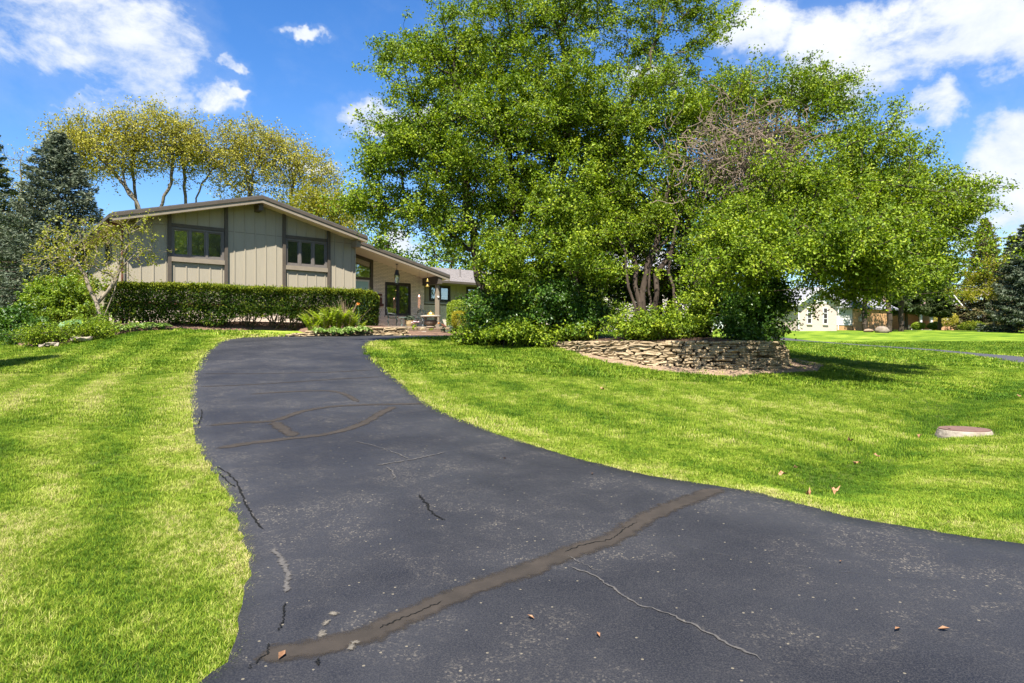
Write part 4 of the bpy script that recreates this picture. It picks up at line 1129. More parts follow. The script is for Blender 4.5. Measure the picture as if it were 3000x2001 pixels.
def lobe_points(lobes, per, q, shell=2.0, spray=0, spray_size=1.0):
    """lobes: (px, py, depth, rx px, ry px, ry m, density, leaf factor)"""
    P_, Lf, Ct = [], [], []
    for lb in lobes:
        px, py, Y, rx, ry, rd = lb[:6]; den = lb[6] if len(lb) > 6 else 1.0; lf = lb[7] if len(lb) > 7 else 1.0
        n = max(3, int(math.pi * rx * ry / per * den))
        d = q.normal(size=(n, 3)); d /= np.linalg.norm(d, axis=1)[:, None]
        r = q.uniform(0, 1, (n, 1)) ** (1 / (3.0 * shell) if shell > 0 else 1 / 3)
        r = r * (1 + .22 * q.normal(size=(n, 1))) * np.where(q.uniform(size=(n, 1)) < .06, q.uniform(1.02, 1.18, (n, 1)), 1.0)
        r = np.minimum(r, 1.14)
        c = P(px, py, Y); s = np.array((rx * Y / FPX, rd, ry * Y / FPX))
        pts = c + d * r * s
        if spray > 0 and n > 12:                          # leaf sprays: flat layered pads with gaps between
            ns = max(3, int(n / spray)); ctr = pts[:ns]; pick = q.integers(0, ns, n)
            sz = q.uniform(.7, 1.3, ns)[pick][:, None]
            od = ctr[pick] - c; od[:, 2] *= .3; od /= np.linalg.norm(od, axis=1)[:, None] + 1e-9
            g3 = q.normal(size=(n, 3)) * np.array((.36, .36, .15)) * sz * (spray_size if spray_size else 1.0)
            along = q.normal(size=(n, 1)) * .34 * sz * (spray_size if spray_size else 1.0)
            pad = ctr[pick] + g3 + od * along + np.array((0, 0, -.22)) * np.abs(along)
            keep = q.uniform(size=n) < .16
            pts = np.where(keep[:, None], pts, pad)
        P_.append(pts); Lf.append(np.full(n, lf)); Ct.append(np.repeat(c[None, :], n, 0))
    return np.concatenate(P_), np.concatenate(Lf), np.concatenate(Ct)

def grow(trunks, tips, q, seg=.55, wiggle=.10, droop=.0):
    """connect every twig tip to the nearest good node of the growing tree"""
    nodes = []; par = []; 
    for tr in trunks:
        tr = resample(np.array(tr), max(6, int(np.sum(np.linalg.norm(np.diff(np.array(tr), axis=0), axis=1)) / .5)))
        tr[1:-1] += q.normal(size=(len(tr) - 2, 3)) * .05
        for i, p in enumerate(tr): nodes.append(p); par.append(len(nodes) - 2 if i else -1)
    cap = len(nodes) + len(tips) * 14 + 10
    N = np.zeros((cap, 3)); N[:len(nodes)] = nodes; pr = np.full(cap, -1); pr[:len(par)] = par
    pl = np.zeros(cap); n = len(nodes)
    for i in range(n):
        if pr[i] >= 0: pl[i] = pl[pr[i]] + np.linalg.norm(N[i] - N[pr[i]])
    d0 = np.min(np.linalg.norm(tips[:, None, :] - N[None, :n, :], axis=2), axis=1)
    order = np.argsort(d0)
    tip_idx = np.zeros(len(tips), int)
    nt0 = n
    for ti in order:
        t = tips[ti]
        d = np.linalg.norm(N[:n] - t, axis=1)
        cost = d + .16 * pl[:n] + np.where(N[:n, 2] > t[2] + .3, .5 * (N[:n, 2] - t[2]), 0)
        k = int(np.argmin(cost)); L = d[k]; m = max(1, min(12, int(math.ceil(L / seg))))
        a = N[k]; back = (a - N[pr[k]]) if pr[k] >= 0 else np.array((0, 0, .3))
        back = back / (np.linalg.norm(back) + 1e-9)
        mid = a + back * L * .30 + (t - a) * .33 + np.array((0, 0, .10 * L))
        p = k
        for j in range(1, m + 1):
            s = j / m; x = (1 - s) ** 2 * a + 2 * s * (1 - s) * mid + s * s * t
            if j < m: x = x + q.normal(size=3) * wiggle * min(L, 1.5)
            N[n] = x; pr[n] = p; pl[n] = pl[p] + L / m; p = n; n += 1
        tip_idx[ti] = p
    N = N[:n]; pr = pr[:n]
    cnt = np.zeros(n); np.add.at(cnt, tip_idx, 1.0)
    for i in range(n - 1, -1, -1):
        if pr[i] >= 0: cnt[pr[i]] += cnt[i]
    return N, pr, np.maximum(cnt, .5), tip_idx

def tree(name, label, lobes, trunks, leafmat, barkmat, seed, per=190, leaves=42, size=.091, spread=.215, group=None, cat='tree', base_r=.16,
         tip_r=.006, shell=1.0, expo=.46, asp=.62, varshift=0.0, up=.55, extra=None, flat=.75, spots=None, trunk_name='trunk', crown_name='crown', spray=13, spray_size=1.0):
    q = np.random.default_rng(seed)
    tips, lf, ct = lobe_points(lobes, per, q, shell, spray, spray_size)
    N, pr, cnt, ti = grow(trunks, tips, q)
    base = trunks[0][0]
    root = thing(name, label, cat, tuple(base), group)
    rad = tip_r * cnt ** expo
    mx = rad.max(); 
    if mx > 0: rad = np.where(rad > tip_r * 3, rad * np.minimum(1.0, 1.0), rad)
    rad = rad * (1 + (base_r / mx - 1) * np.clip((rad - tip_r) / (mx - tip_r), 0, 1))
    e = np.where(pr >= 0)[0]; A = N[pr[e]]; B = N[e]; ra = rad[e] * 1.0; rp = np.minimum(rad[pr[e]], rad[e] * 1.35)
    best = np.zeros(len(N)); np.maximum.at(best, pr[e], cnt[e]); main = cnt[e] >= best[pr[e]] - 1e-9; rp = np.where(main, np.minimum(rad[pr[e]], rad[e] * 2.2), rp)
    big = ra > .035
    v1, f1 = frusta(A[big], B[big], rp[big], ra[big], 7); v2, f2 = frusta(A[~big], B[~big], rp[~big], ra[~big], 3)
    me = np_mesh(trunk_name, np.concatenate([v1, v2]), np.concatenate([f1, f2 + len(v1)]))
    link(trunk_name, me, barkmat, root, True)
    # leaves round the last stretch of every twig
    k = q.poisson(leaves * lf); k = np.minimum(k, int(leaves * 2.5))
    idx = np.repeat(np.arange(len(tips)), k); n = len(idx)
    if n:
        tw = N[ti] - N[np.maximum(pr[ti], 0)]; tw /= np.linalg.norm(tw, axis=1)[:, None] + 1e-9
        cs = spread * q.uniform(.65, 1.25, len(tips))
        off = q.normal(size=(n, 3)) * (cs[idx] * .55)[:, None] * np.array((1, 1, flat))
        C = N[ti][idx] + off + tw[idx] * (q.uniform(-1.1, .6, n) * cs[idx])[:, None]
        out = C - ct[idx]; out /= np.linalg.norm(out, axis=1)[:, None] + 1e-9
        Nn = out * .22 + q.normal(size=(n, 3)) * .72 + np.array((0, 0, up))
        tipvar = q.normal(0, .15, len(tips))
        var = np.clip(q.normal(.50 + varshift, .19, n) + tipvar[idx], 0, 1)
        me = leaf_mesh(crown_name, C, Nn, size, asp, seed + 1, var)
        link(crown_name, me, leafmat, root)
    return root

def conifer(name, label, base, height, radius, mat, seed, nb=130, per=170, size=.15, group=None, bare=.06, lift=.1, asp=.26, power=.9, trunk_r=.18):
    q = np.random.default_rng(seed); base = np.array(base, float)
    root = thing(name, label, 'tree', tuple(base), group)
    mb = MB(); mb.tube([base - np.array((0, 0, .2)), base + np.array((0, 0, height * .55)), base + np.array((0, 0, height))], [trunk_r, trunk_r * .55, .02], 8)
    C = []; T = []; Vr = []; A = []; B = []
    for i in range(nb):
        h = bare + (1 - bare) * (i + q.uniform()) / nb
        h = min(h, .985)
        L = radius * (1 - h) ** power * q.uniform(.72, 1.12) + .12
        a = i * 2.39996 + q.normal() * .3
        dr = np.array((math.cos(a), math.sin(a), 0)); side = np.array((-dr[1], dr[0], 0))
        st = base + np.array((0, 0, h * height)); sag = (-.30 * (1 - h) + .28 * h)
        n = int(per * (.18 + L / radius))
        s = q.uniform(.12, 1, n) ** .72
        droop = sag * s * L + .22 * L * s ** 3 * (1 - h)
        w = (q.normal(size=n)) * .20 * L * np.sin(np.clip(s * 1.05, 0, 1) * math.pi * .92 + .12)
        p = st + dr * (s * L)[:, None] + side * w[:, None] + np.array((0, 0, 1.0)) * (droop - .18 * np.abs(w) - np.abs(q.normal(size=n)) * .08 * L * .6)[:, None]
        p += q.normal(size=(n, 3)) * .05
        t = dr * .75 + side * (np.sign(w) * .6)[:, None] + np.array((0, 0, -.05 + lift)) + q.normal(size=(n, 3)) * .32
        C.append(p); T.append(t); Vr.append(np.clip(.22 + .45 * s + q.normal(0, .16, n), 0, 1))
        e = st + dr * L * .92 + np.array((0, 0, sag * L * .92 + .15 * L * (1 - h)))
        A.append(st); B.append((st + e) / 2 + np.array((0, 0, sag * L * .05))); A.append(B[-1]); B.append(e)
    A = np.array(A); B = np.array(B)
    v, f = frusta(A, B, np.full(len(A), .028), np.full(len(A), .014), 3)
    mb.add(v, [list(x) for x in f]); mb.build('trunk', M['bark'], root)
    C = np.concatenate(C); T = np.concatenate(T); Vr = np.concatenate(Vr)
    Nn = q.normal(size=C.shape) * .7 + np.array((0, 0, .7))
    link('crown', leaf_mesh('crown', C, Nn, size, asp, seed + 1, Vr, T, .05), mat, root)
    return root

def bush(name, label, center, r, n, size, mat, seed, group=None, cat='shrub', stems=8, asp=.6, lump=.25, shell=.32, up=.4, varlo=.35, varhi=.65, ybase=None, boxy=2.0, core=True):
    """a rounded (or clipped) shrub: leaves through a lumpy shell over branching stems"""
    q = np.random.default_rng(seed); c = np.array(center, float); r = np.array(r, float)
    bz = c[2] - r[2] if ybase is None else ybase
    root = thing(name, label, cat, (c[0], c[1], bz), group)
    mb = MB()
    for k in range(stems):
        d = q.normal(size=3); d[2] = abs(d[2]) + .6; d /= np.linalg.norm(d)
        b0 = np.array((c[0] + q.normal() * r[0] * .12, c[1] + q.normal() * r[1] * .12, bz - .05)); e = c + d * r * .85
        mid = (b0 + e) / 2 + np.array((0, 0, .1 * r[2])) + q.normal(size=3) * .05
        mb.tube([b0, mid, e], [.018, .012, .005], 4)
        for j in range(3):
            d2 = d + q.normal(size=3) * .5; d2 /= np.linalg.norm(d2); mb.tube([mid, (mid + c + d2 * r * .9) / 2 + q.normal(size=3) * .04, c + d2 * r * .92], [.010, .007, .003], 3)
    mb.build('stems', M['bark'], root)
    d = q.normal(size=(n, 3)); d /= np.linalg.norm(d, axis=1)[:, None]
    # superellipsoid surface
    k = (np.abs(d) ** boxy).sum(1) ** (-1 / boxy)
    lum = 1 + lump * (fbm(d[:, 0] * 2.6 + 5 + seed, d[:, 1] * 2.6 + d[:, 2] * 3.1 + 9, seed, 3) - .5) * 2
    rr = (1 - shell * q.uniform(0, 1, n) ** 1.4) * lum
    C = c + d * (k * rr)[:, None] * r
    ok = C[:, 2] > bz - .02; C = C[ok]; d = d[ok]; rr = rr[ok]
    Nn = d * .4 + q.normal(size=C.shape) * .65 + np.array((0, 0, up))
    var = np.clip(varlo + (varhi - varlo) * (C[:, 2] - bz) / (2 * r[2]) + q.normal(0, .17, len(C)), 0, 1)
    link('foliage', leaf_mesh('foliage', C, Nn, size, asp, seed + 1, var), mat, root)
    return root

def shrub(name, label, px, py, Y, rx, ry, rd, mat, seed, group=None, cat='shrub', n=5, per=150, leaves=34, size=.085, zb=None, **kw):
    """an irregular shrub: several stems, uneven lobes"""
    q = np.random.default_rng(seed); lobes = []; trunks = []
    x = (px - 1500) / FPX * Y; g = gz(x, Y) if zb is None else zb
    yb = HORIZON - (g - .04 - CAM_H) / Y * FPX
    for k in range(n):
        a = q.uniform(-1, 1); hgt = q.uniform(-.45, .75); s = q.uniform(.42, .7)
        lx = px + a * rx * .62; ly = py - hgt * ry * .55; lY = Y + q.uniform(-.6, .6) * rd
        lobes.append((lx, ly, lY, rx * s, ry * s, rd * s)); bx = px + q.normal() * rx * .12
        trunks.append([P(bx, yb, Y), P((bx + lx) / 2 + q.normal() * 4, (yb + ly) / 2, (Y + lY) / 2), P(lx, ly, lY)])
    return tree(name, label, lobes, trunks, M[mat], M['bark'], seed, per=per, leaves=leaves, size=size, spread=.17, spray=9, spray_size=.5, group=group, cat=cat, base_r=.022, tip_r=.004, trunk_name='stems', crown_name='foliage', **kw)
# ------------------------------------------------------------------ stones
def slab_variant(seed, rough=.075):
    """unit slab 1 x 1 x 1 (centre at origin) with split, uneven faces"""
    q = np.random.default_rng(seed); n = (4, 3, 2); v = []; idx = {}
    f = []
    def vid(i, j, k):
        if (i, j, k) not in idx:
            p = np.array((i / n[0] - .5, j / n[1] - .5, k / n[2] - .5))
            edge = sum(abs(abs(x) - .5) < 1e-6 for x in p)
            p = p * (1 - .05 * max(0, edge - 1)) + q.normal(size=3) * np.array((.03, .10, .09)) * rough / .1
            idx[(i, j, k)] = len(v); v.append(p)
        return idx[(i, j, k)]
    for i in range(n[0]):
        for j in range(n[1]):
            f.append([vid(i, j, 0), vid(i, j + 1, 0), vid(i + 1, j + 1, 0), vid(i + 1, j, 0)]); f.append([vid(i, j, n[2]), vid(i + 1, j, n[2]), vid(i + 1, j + 1, n[2]), vid(i, j + 1, n[2])])
    for i in range(n[0]):
        for k in range(n[2]):
            f.append([vid(i, 0, k), vid(i + 1, 0, k), vid(i + 1, 0, k + 1), vid(i, 0, k + 1)]); f.append([vid(i, n[1], k), vid(i, n[1], k + 1), vid(i + 1, n[1], k + 1), vid(i + 1, n[1], k)])
    for j in range(n[1]):
        for k in range(n[2]):
            f.append([vid(0, j, k), vid(0, j, k + 1), vid(0, j + 1, k + 1), vid(0, j + 1, k)]); f.append([vid(n[0], j, k), vid(n[0], j + 1, k), vid(n[0], j + 1, k + 1), vid(n[0], j, k + 1)])
    me = np_mesh('stone', np.array(v), f); me.materials.append(M['stone']); return me
SLABS = [slab_variant(900 + k) for k in range(9)]
def put_stone(parent, c, L, Dp, Hh, ang, tilt=0.0, mat=None):
    o = bpy.data.objects.new('stone', random.choice(SLABS)); COL.objects.link(o)
    o.location = tuple(np.array(c) - np.array(parent.location)) if parent.type == 'EMPTY' else tuple(c)
    o.rotation_euler = (random.uniform(-.02, .02), tilt, ang + (math.pi if random.random() < .5 else 0)); o.scale = (L, Dp, Hh)
    o.parent = parent
    return o
def path_at(pl, s):
    d = np.concatenate(([0], np.cumsum(np.linalg.norm(np.diff(pl, axis=0), axis=1))))
    p = np.array([np.interp(s, d, pl[:, 0]), np.interp(s, d, pl[:, 1])])
    p2 = np.array([np.interp(min(s + .05, d[-1]), d, pl[:, 0]), np.interp(min(s + .05, d[-1]), d, pl[:, 1])]); p1 = np.array([np.interp(max(s - .05, 0), d, pl[:, 0]), np.interp(max(s - .05, 0), d, pl[:, 1])])
    t = p2 - p1; return p, math.atan2(t[1], t[0]), d[-1]
def stacked_wall(root, pl, top, depth, lo_len, hi_len, courses, seed, batter=.02, min_rows=0):
    random.seed(seed); tot = path_at(pl, 0)[2]; z = top; n = 0
    for k in range(courses):
        h = random.uniform(.055, .082); s = -random.uniform(0, .3)
        while s < tot:
            L = random.uniform(lo_len, hi_len); a = max(s, 0); e = min(s + L, tot)
            if e - a > .1:
                p, an, _ = path_at(pl, (a + e) / 2); g = gz(p[0], p[1])
                if z - h * .3 > g - .06 or k < min_rows:
                    nn = np.array((math.sin(an), -math.cos(an)))        # towards the camera
                    o_ = nn * (batter * k + random.uniform(-.035, .045))
                    if k > 0 and random.random() < .012: s += L; continue
                    hh = h * (random.uniform(.92, 1.02) if random.random() < .9 else random.uniform(.65, .8))
                    put_stone(root, (p[0] + o_[0], p[1] + o_[1], z - h + hh / 2), (e - a) * random.uniform(.95, 1.0), depth * random.uniform(.85, 1.1), hh, an + random.uniform(-.02, .02), random.uniform(-.015, .015)); n += 1
            s += L + .006
        z -= h
    return n
p0 = path_at(wall_path, 2.5)[0]
sw_root = thing('retaining_wall', 'curved dry-stacked flagstone retaining wall around the tree island', 'stone wall', (p0[0], p0[1], gz(p0[0], p0[1])))
n_st = stacked_wall(sw_root, wall_path, WALL_TOP, .30, .22, .75, 12, 5)
# dark packed fill behind the stones
fv = []
for s in np.linspace(.02, path_at(wall_path, 0)[2] - .02, 60):
    p, an, _ = path_at(wall_path, s); nn = np.array((-math.sin(an), math.cos(an)))
    fv.append((p + nn * .10, p + nn * .35))
mb = MB()
for (a, b), (c_, d_) in zip(fv[:-1], fv[1:]):
    mb.add([(*a, .6), (*c_, .6), (*c_, WALL_TOP - .05), (*a, WALL_TOP - .05), (*b, WALL_TOP - .05), (*d_, WALL_TOP - .05)], [[0, 1, 2, 3], [3, 2, 5, 4]])
mb.build('backfill', M['soil'], sw_root)
# stone edging of the bed by the drive, and the steps up to the porch
ed1 = resample([P(px, 0, Y)[:2] for px, Y in ((835, 26.9), (905, 27.6), (1000, 28.7), (1100, 29.6), (1190, 30.1))], 60)
e_root = thing('stone_edging', 'low stacked flagstone edging between the drive and the fern bed', 'stone edging', (ed1[30][0], ed1[30][1], gz(*ed1[30])))
zt_ = gz(*ed1[40]) + .34
random.seed(11)
tot = path_at(ed1, 0)[2]
for k, (zz_, s0) in enumerate(((.0, 0), (.07, .35), (.14, .9), (.21, 1.7), (.28, 2.9))):
    s = s0
    while s < tot:
        L = random.uniform(.3, .8); p, an, _ = path_at(ed1, min(s + L / 2, tot)); g = gz(p[0], p[1])
        nn = np.array((math.sin(an), -math.cos(an))); o_ = nn * (.10 - .03 * k + random.uniform(-.05, .04))
        put_stone(e_root, (p[0] + o_[0], p[1] + o_[1], g + zz_ + .05), min(L, tot - s + .1), random.uniform(.28, .42), random.uniform(.055, .075), an + random.uniform(-.06, .06)); s += L + .01
st_root = thing('porch_steps', 'wide weathered timber and flagstone steps rising to the porch', 'steps', tuple(on_ground(1260, 31.0)))
for (t0, t1, b0, z0, z1) in ((2.45, 5.0, -2.75, 2.0, 2.23), (2.75, 4.75, -2.15, 2.1, 2.37), (1.2, 5.2, -.30, 2.2, 2.53)):
    mb = MB(); hbox(mb, t0, t1, b0, b0 + .16, z0, z1); mb.build('riser', M['timber'], st_root)
    mb = MB(); hbox(mb, t0 + .02, t1 - .02, b0 + .162, b0 + .95, z0, z1 - .02); mb.build('tread', M['concrete'], st_root)
ed2 = resample([H(4.75, -2.7, 0)[:2], H(5.6, -2.9, 0)[:2], H(7.0, -2.9, 0)[:2], H(8.6, -2.6, 0)[:2]], 40)
e2 = thing('stone_edging', 'single-course flagstone edging right of the porch steps below the round hedge', 'stone edging', (ed2[20][0], ed2[20][1], gz(*ed2[20])))
stacked_wall(e2, ed2, gz(*ed2[20]) + .22, .34, .4, .95, 3, 21, .03, 2)
for k in range(7):
    q = on_ground(1195 + 19 * k + random.uniform(-6, 6), 30.9 + random.uniform(-.2, .3)); 
    o = bpy.data.objects.new('pebble', random.choice(SLABS)); COL.objects.link(o); o.location = (q[0], q[1], 2.44 + random.uniform(-.05, .03)); s_ = random.uniform(.10, .2); o.scale = (s_, s_ * .8, s_ * .55); o.rotation_euler = (0, 0, random.uniform(0, 6))
    o.parent = st_root; o.location = tuple(Vector(o.location) - st_root.location); o.name = 'stone'
# rocks in the left bed
for k, (px, py, Y, L, W_, Hh, lab) in enumerate([(240, 1002, 22.0, .60, .3, .15, 'pale limestone block at the lawn edge of the left bed'), (150, 1017, 21.4, .36, .28, .1, 'small tan flat rock at the left end of the bed edge'),
                                                (128, 1019, 21.3, .26, .2, .08, 'smallest flat rock at the very end of the left bed'), (290, 958, 23.5, .5, .3, .16, 'white limestone rock behind the leafy clumps near the small tree')]):
    q = np.random.default_rng(40 + k); c = on_ground(px, Y, .06)
    me = slab_variant(700 + k, .13); me.materials.clear(); me.materials.append(M['ring_concrete'])
    o = bpy.data.objects.new('rock', me); COL.objects.link(o); o.location = tuple(c + np.array((0, 0, Hh * .3))); o.scale = (L, W_, Hh); o.rotation_euler = (0, 0, .4 + .3 * k); tag(o, lab, 'rock', 'rocks edging the left bed')
def boulder(px, Y, r, label, mat, seed, cat='boulder'):
    q = np.random.default_rng(seed); v = []; f = []; nu, nv = 22, 12; c = on_ground(px, Y)
    for j in range(nv + 1):
        th = math.pi * j / nv
        for i in range(nu):
            ph = 2 * math.pi * i / nu; d = np.array((math.sin(th) * math.cos(ph), math.sin(th) * math.sin(ph), math.cos(th)))
            s = 1 + .45 * (float(fbm(np.array([d[0] * 1.6 + 4 + seed]), np.array([d[1] * 1.6 + d[2] * 2 + 4]), seed, 3)[0]) - .5)
            v.append(c + d * s * np.array(r) + np.array((0, 0, r[2] * .55)))
    for j in range(nv):
        for i in range(nu): f.append([j * nu + i, (j + 1) * nu + i, (j + 1) * nu + (i + 1) % nu, j * nu + (i + 1) % nu])
    o = link('boulder', np_mesh('boulder', np.array(v), f), mat, smooth=True); tag(o, label, cat); return o
boulder(2585, 62, (.62, .5, .40), 'large tan boulder on the far lawn beneath the trees', M['boulder'], 3)
boulder(2545, 63, (.45, .35, .2), 'low reddish rock left of the large far boulder', M['soil'], 5, 'rock')
# manhole
mc = np.array((MANHOLE[0], MANHOLE[1], MANHOLE[2] - .085))
mh = thing('manhole', 'round rusty manhole lid in a raised pale concrete ring on the lawn', 'manhole', tuple(mc))
mb = MB(); mb.lathe(mc, [(.44, -.15), (.42, .02), (.385, .115), (.375, .125)], 40); mb.build('ring', M['ring_concrete'], mh)
mb = MB(); mb.lathe(mc, [(.372, .10), (.372, .138), (.36, .143), (.30, .146), (0.01, .147)], 40); lid = mb.build('lid', M['rust_lid'], mh)
for a in (.3, 3.4):
    mb = MB(); mb.lathe(mc + np.array((math.cos(a) * .31, math.sin(a) * .31, .1455)), [(.022, 0), (.022, .004)], 10); mb.build('pick_hole', M['crack'], lid)
LEAF_L = ['pale scrap of dead leaf alone on the lawn below the stone wall', 'brown dead leaf on the lawn farthest up the slope, left of the manhole', 'brown dead leaf on the lawn second from the top, left of the manhole', 'largest brown dead leaf on the lawn close to the drive edge', 'small brown dead leaf on the lawn, leftmost near the drive', 'brown dead leaf on the lawn nearest the drive edge', 'tiny brown dead leaf in the dip of the right lawn',
          'pale dead leaf on the lawn at the right edge of the picture above the manhole', 'small dead leaf on the lawn just left of the manhole ring', 'tiny dead leaf on the lawn left of the largest one']
LEAF_D = ['brown leaf on the drive just below the long crack seal', 'reddish leaf on the drive beside the long pale crack', 'brown leaf on the drive at lower right, left one of two', 'brown leaf on the drive at lower right, right one of two', 'long reddish leaf on the drive near the bottom left corner', 'small leaf on the drive highest up, right of the pale cracks', 'small leaf on the drive between the lawn edge and the crack seal', 'tiny leaf on the drive at mid right below the lawn']
# leaves and scraps on the lawn and drive
random.seed(3)
for k, (px, py, s_) in enumerate([(1765, 1147, .10), (2492, 1299, .10), (2512, 1365, .10), (2445, 1452, .12), (2290, 1402, .09), (2368, 1462, .08), (2570, 1345, .07), (2985, 1165, .13), (2695, 1286, .08), (2330, 1382, .07)]):
    h = hit(px, py); q = np.random.default_rng(60 + k); n = 9; v = []
    for i in range(n):
        a = 2 * math.pi * i / n; r_ = s_ * .62 * (.35 + .3 * q.uniform()) * (1.5 if i in (0, 4) else 1)
        v.append((h[0] + r_ * math.cos(a), h[1] + r_ * math.sin(a), h[2] + .055 + .02 * q.normal()))
    v.append((h[0], h[1], h[2] + .05)); f = [[i, (i + 1) % n, n] for i in range(n)]
    o = link('dead_leaf', np_mesh('dead_leaf', np.array(v), f), M['dead_leaf'])
    tag(o, LEAF_L[k], 'leaf', 'dead leaves scattered on the lawn')
for k, (px, py, s_) in enumerate([(1555, 1836, .045), (1753, 1892, .04), (2630, 1886, .05), (2765, 1888, .05), (826, 1955, .07), (1478, 1355, .04), (1735, 1400, .045), (2463, 1672, .03)]):
    x, y = D(px, py); z = gz(x, y) + .036; q = np.random.default_rng(90 + k); a = q.uniform(0, 6.28)
    du = np.array((math.cos(a), math.sin(a), 0)) * s_ * .6; dv = np.array((-math.sin(a), math.cos(a), 0)) * s_ * .25; c = np.array((x, y, z))
    v = [c - du, c - dv + np.array((0, 0, .008)), c + du + np.array((0, 0, .006)), c + dv + np.array((0, 0, .012)), c + np.array((0, 0, -.004))]
    o = link('dead_leaf', np_mesh('dead_leaf', np.array(v), [[0, 1, 4], [1, 2, 4], [2, 3, 4], [3, 0, 4]]), M['dead_leaf']); tag(o, LEAF_D[k], 'leaf', 'dead leaves on the drive')
# ------------------------------------------------------------------ porch furniture and garden ornaments
def iron_chair(label, c, ang, mat):
    r = thing('garden_chair', label, 'chair', tuple(c), 'cast iron porch chairs')
    f = np.array((math.cos(ang), math.sin(ang), 0)); s = np.array((-f[1], f[0], 0)); c = np.array(c)
    W_ = lambda a, b, z: c + f * a + s * b + ZZ * z
    mb = MB(); mb.prism([W_(.24 * math.cos(x) + .0, .25 * math.sin(x), .43) for x in np.linspace(0, 2 * math.pi, 16, endpoint=False)], ZZ * .03); mb.build('seat', mat, r)
    for a, b in ((.19, .2), (.19, -.2), (-.2, .18), (-.2, -.18)):
        mb = MB(); mb.tube([W_(a, b, .43), W_(a * 1.25, b * 1.15, .30), W_(a * 1.0, b * 1.0, .14), W_(a * 1.3, b * 1.2, 0)], [.024, .02, .015, .02], 6); mb.build('leg', mat, r)
    mb = MB()
    out = [W_(-.22, -.2, .46), W_(-.25, -.245, .66), W_(-.29, -.22, .86), W_(-.31, -.10, .93), W_(-.32, 0, .99), W_(-.31, .10, .93), W_(-.29, .22, .86), W_(-.25, .245, .66), W_(-.22, .2, .46)]
    mb.tube(out, .018, 6)
    q = np.random.default_rng(5)
    for k in range(4):                                   # scrolled lattice
        for sg_ in (-1, 1):
            y0 = .05 + .045 * k
            mb.tube([W_(-.23, sg_ * y0, .47), W_(-.25, sg_ * (y0 + .04 * (-1) ** k), .58), W_(-.27, sg_ * (y0 - .05), .70), W_(-.29, sg_ * (y0 * .8 + .03), .80), W_(-.30, sg_ * y0 * .4, .92)], .011, 5)
    for z in (.56, .68, .80): mb.tube([W_(-.25 - (z - .56) * .15, b, z + .03 * math.cos(b * 12)) for b in np.linspace(-.22, .22, 7)], .010, 5)
    mb.build('backrest', mat, r)
    for sg_ in (-1, 1):
        mb = MB(); mb.tube([W_(-.26, sg_ * .235, .68), W_(-.05, sg_ * .28, .67), W_(.14, sg_ * .27, .64), W_(.2, sg_ * .25, .56), W_(.15, sg_ * .23, .45)], .015, 6); mb.build('armrest', mat, r)
    return r
zf = ZP
iron_chair('dark iron porch chair facing out, right of the picture window', H(4.35, 1.25, zf), -TH * 0 - 1.75, M['iron'])
iron_chair('dark iron porch chair seen side-on, left of the picture window', H(2.75, 1.35, zf), .25, M['iron'])
tb = H(3.15, 1.0, zf); tr_ = thing('side_table', 'small round verdigris iron table between the porch chairs', 'table', tuple(tb))
mb = MB(); mb.lathe(tb + ZZ * .44, [(.02, 0), (.22, .005), (.22, .025), (.02, .03)], 18); mb.build('table_top', M['verdigris'], tr_)
for k in range(3):
    a = 2.1 * k + .4; d_ = np.array((math.cos(a), math.sin(a), 0)); mb = MB(); mb.tube([tb + d_ * .08 + ZZ * .44, tb + d_ * .16 + ZZ * .3, tb + d_ * .10 + ZZ * .15, tb + d_ * .2], .013, 5); mb.build('leg', M['verdigris'], tr_)
pc = H(3.52, .95, zf); pt = thing('flower_pot', 'round tan clay pot with dark blue-green foliage on the porch', 'plant pot', tuple(pc))
mb = MB(); mb.lathe(pc, [(.15, 0), (.2, .12), (.235, .30), (.25, .33), (.22, .33), (.2, .27)], 22); mb.build('pot', M['pot'], pt)
C_, d_ = blob_leaves(pc + ZZ * .42, (.28, .26, .16), 260, .1, 4)
link('foliage', leaf_mesh('foliage', C_, d_ + ZZ * .5, .13, .4, 9, np.clip(np.random.default_rng(2).normal(.25, .2, 260), 0, 1)), M['needle_blue'], pt)
# wind chimes
def hang(name, label, p, ztop, cat, build):
    r = thing(name, label, cat, tuple(p)); mb = MB(); mb.tube([p + ZZ * 0, np.array((p[0], p[1], ztop))], .004, 4); mb.build('cord', M['black_metal'], r); build(r, p); return r
def copper_chime(r, p):
    mb = MB(); mb.lathe(p - ZZ * .16, [(.085, 0), (.075, .05), (.02, .14), (.012, .17)], 14); mb.build('cap', M['copper'], r)
    for k in range(5):
        a = k * 1.257; q = p + np.array((math.cos(a) * .05, math.sin(a) * .05, -.17)); mb = MB(); mb.tube([q, q - ZZ * (.38 + .05 * k)], .02, 8); mb.build('chime_tube', M['copper'], r)
p_ = H(4.09, .9, 0); hang('wind_chime', 'copper tube wind chime hanging beside the porch post', p_ + ZZ * 4.36, zr(4.09), 'wind chime', copper_chime)
def bell_chime(r, p):
    for k, (dz, s_) in enumerate(((0, .8), (-.27, 1.05))):
        mb = MB(); mb.lathe(p + ZZ * (dz - .16), [(.115 * s_, 0), (.075 * s_, .04), (.055 * s_, .10), (.02, .15), (.01, .17)], 16); mb.build('bell', M['brass'], r)
    mb = MB(); mb.tube([p - ZZ * .16, p - ZZ * .29], .04, 8); mb.build('spacer', M['black_metal'], r)
p_ = H(4.42, .60, 0); hang('bell_chime', 'brass two-bell chime hanging from the porch eave by the beam', p_ + ZZ * 5.2, zr(4.42), 'bell', bell_chime)
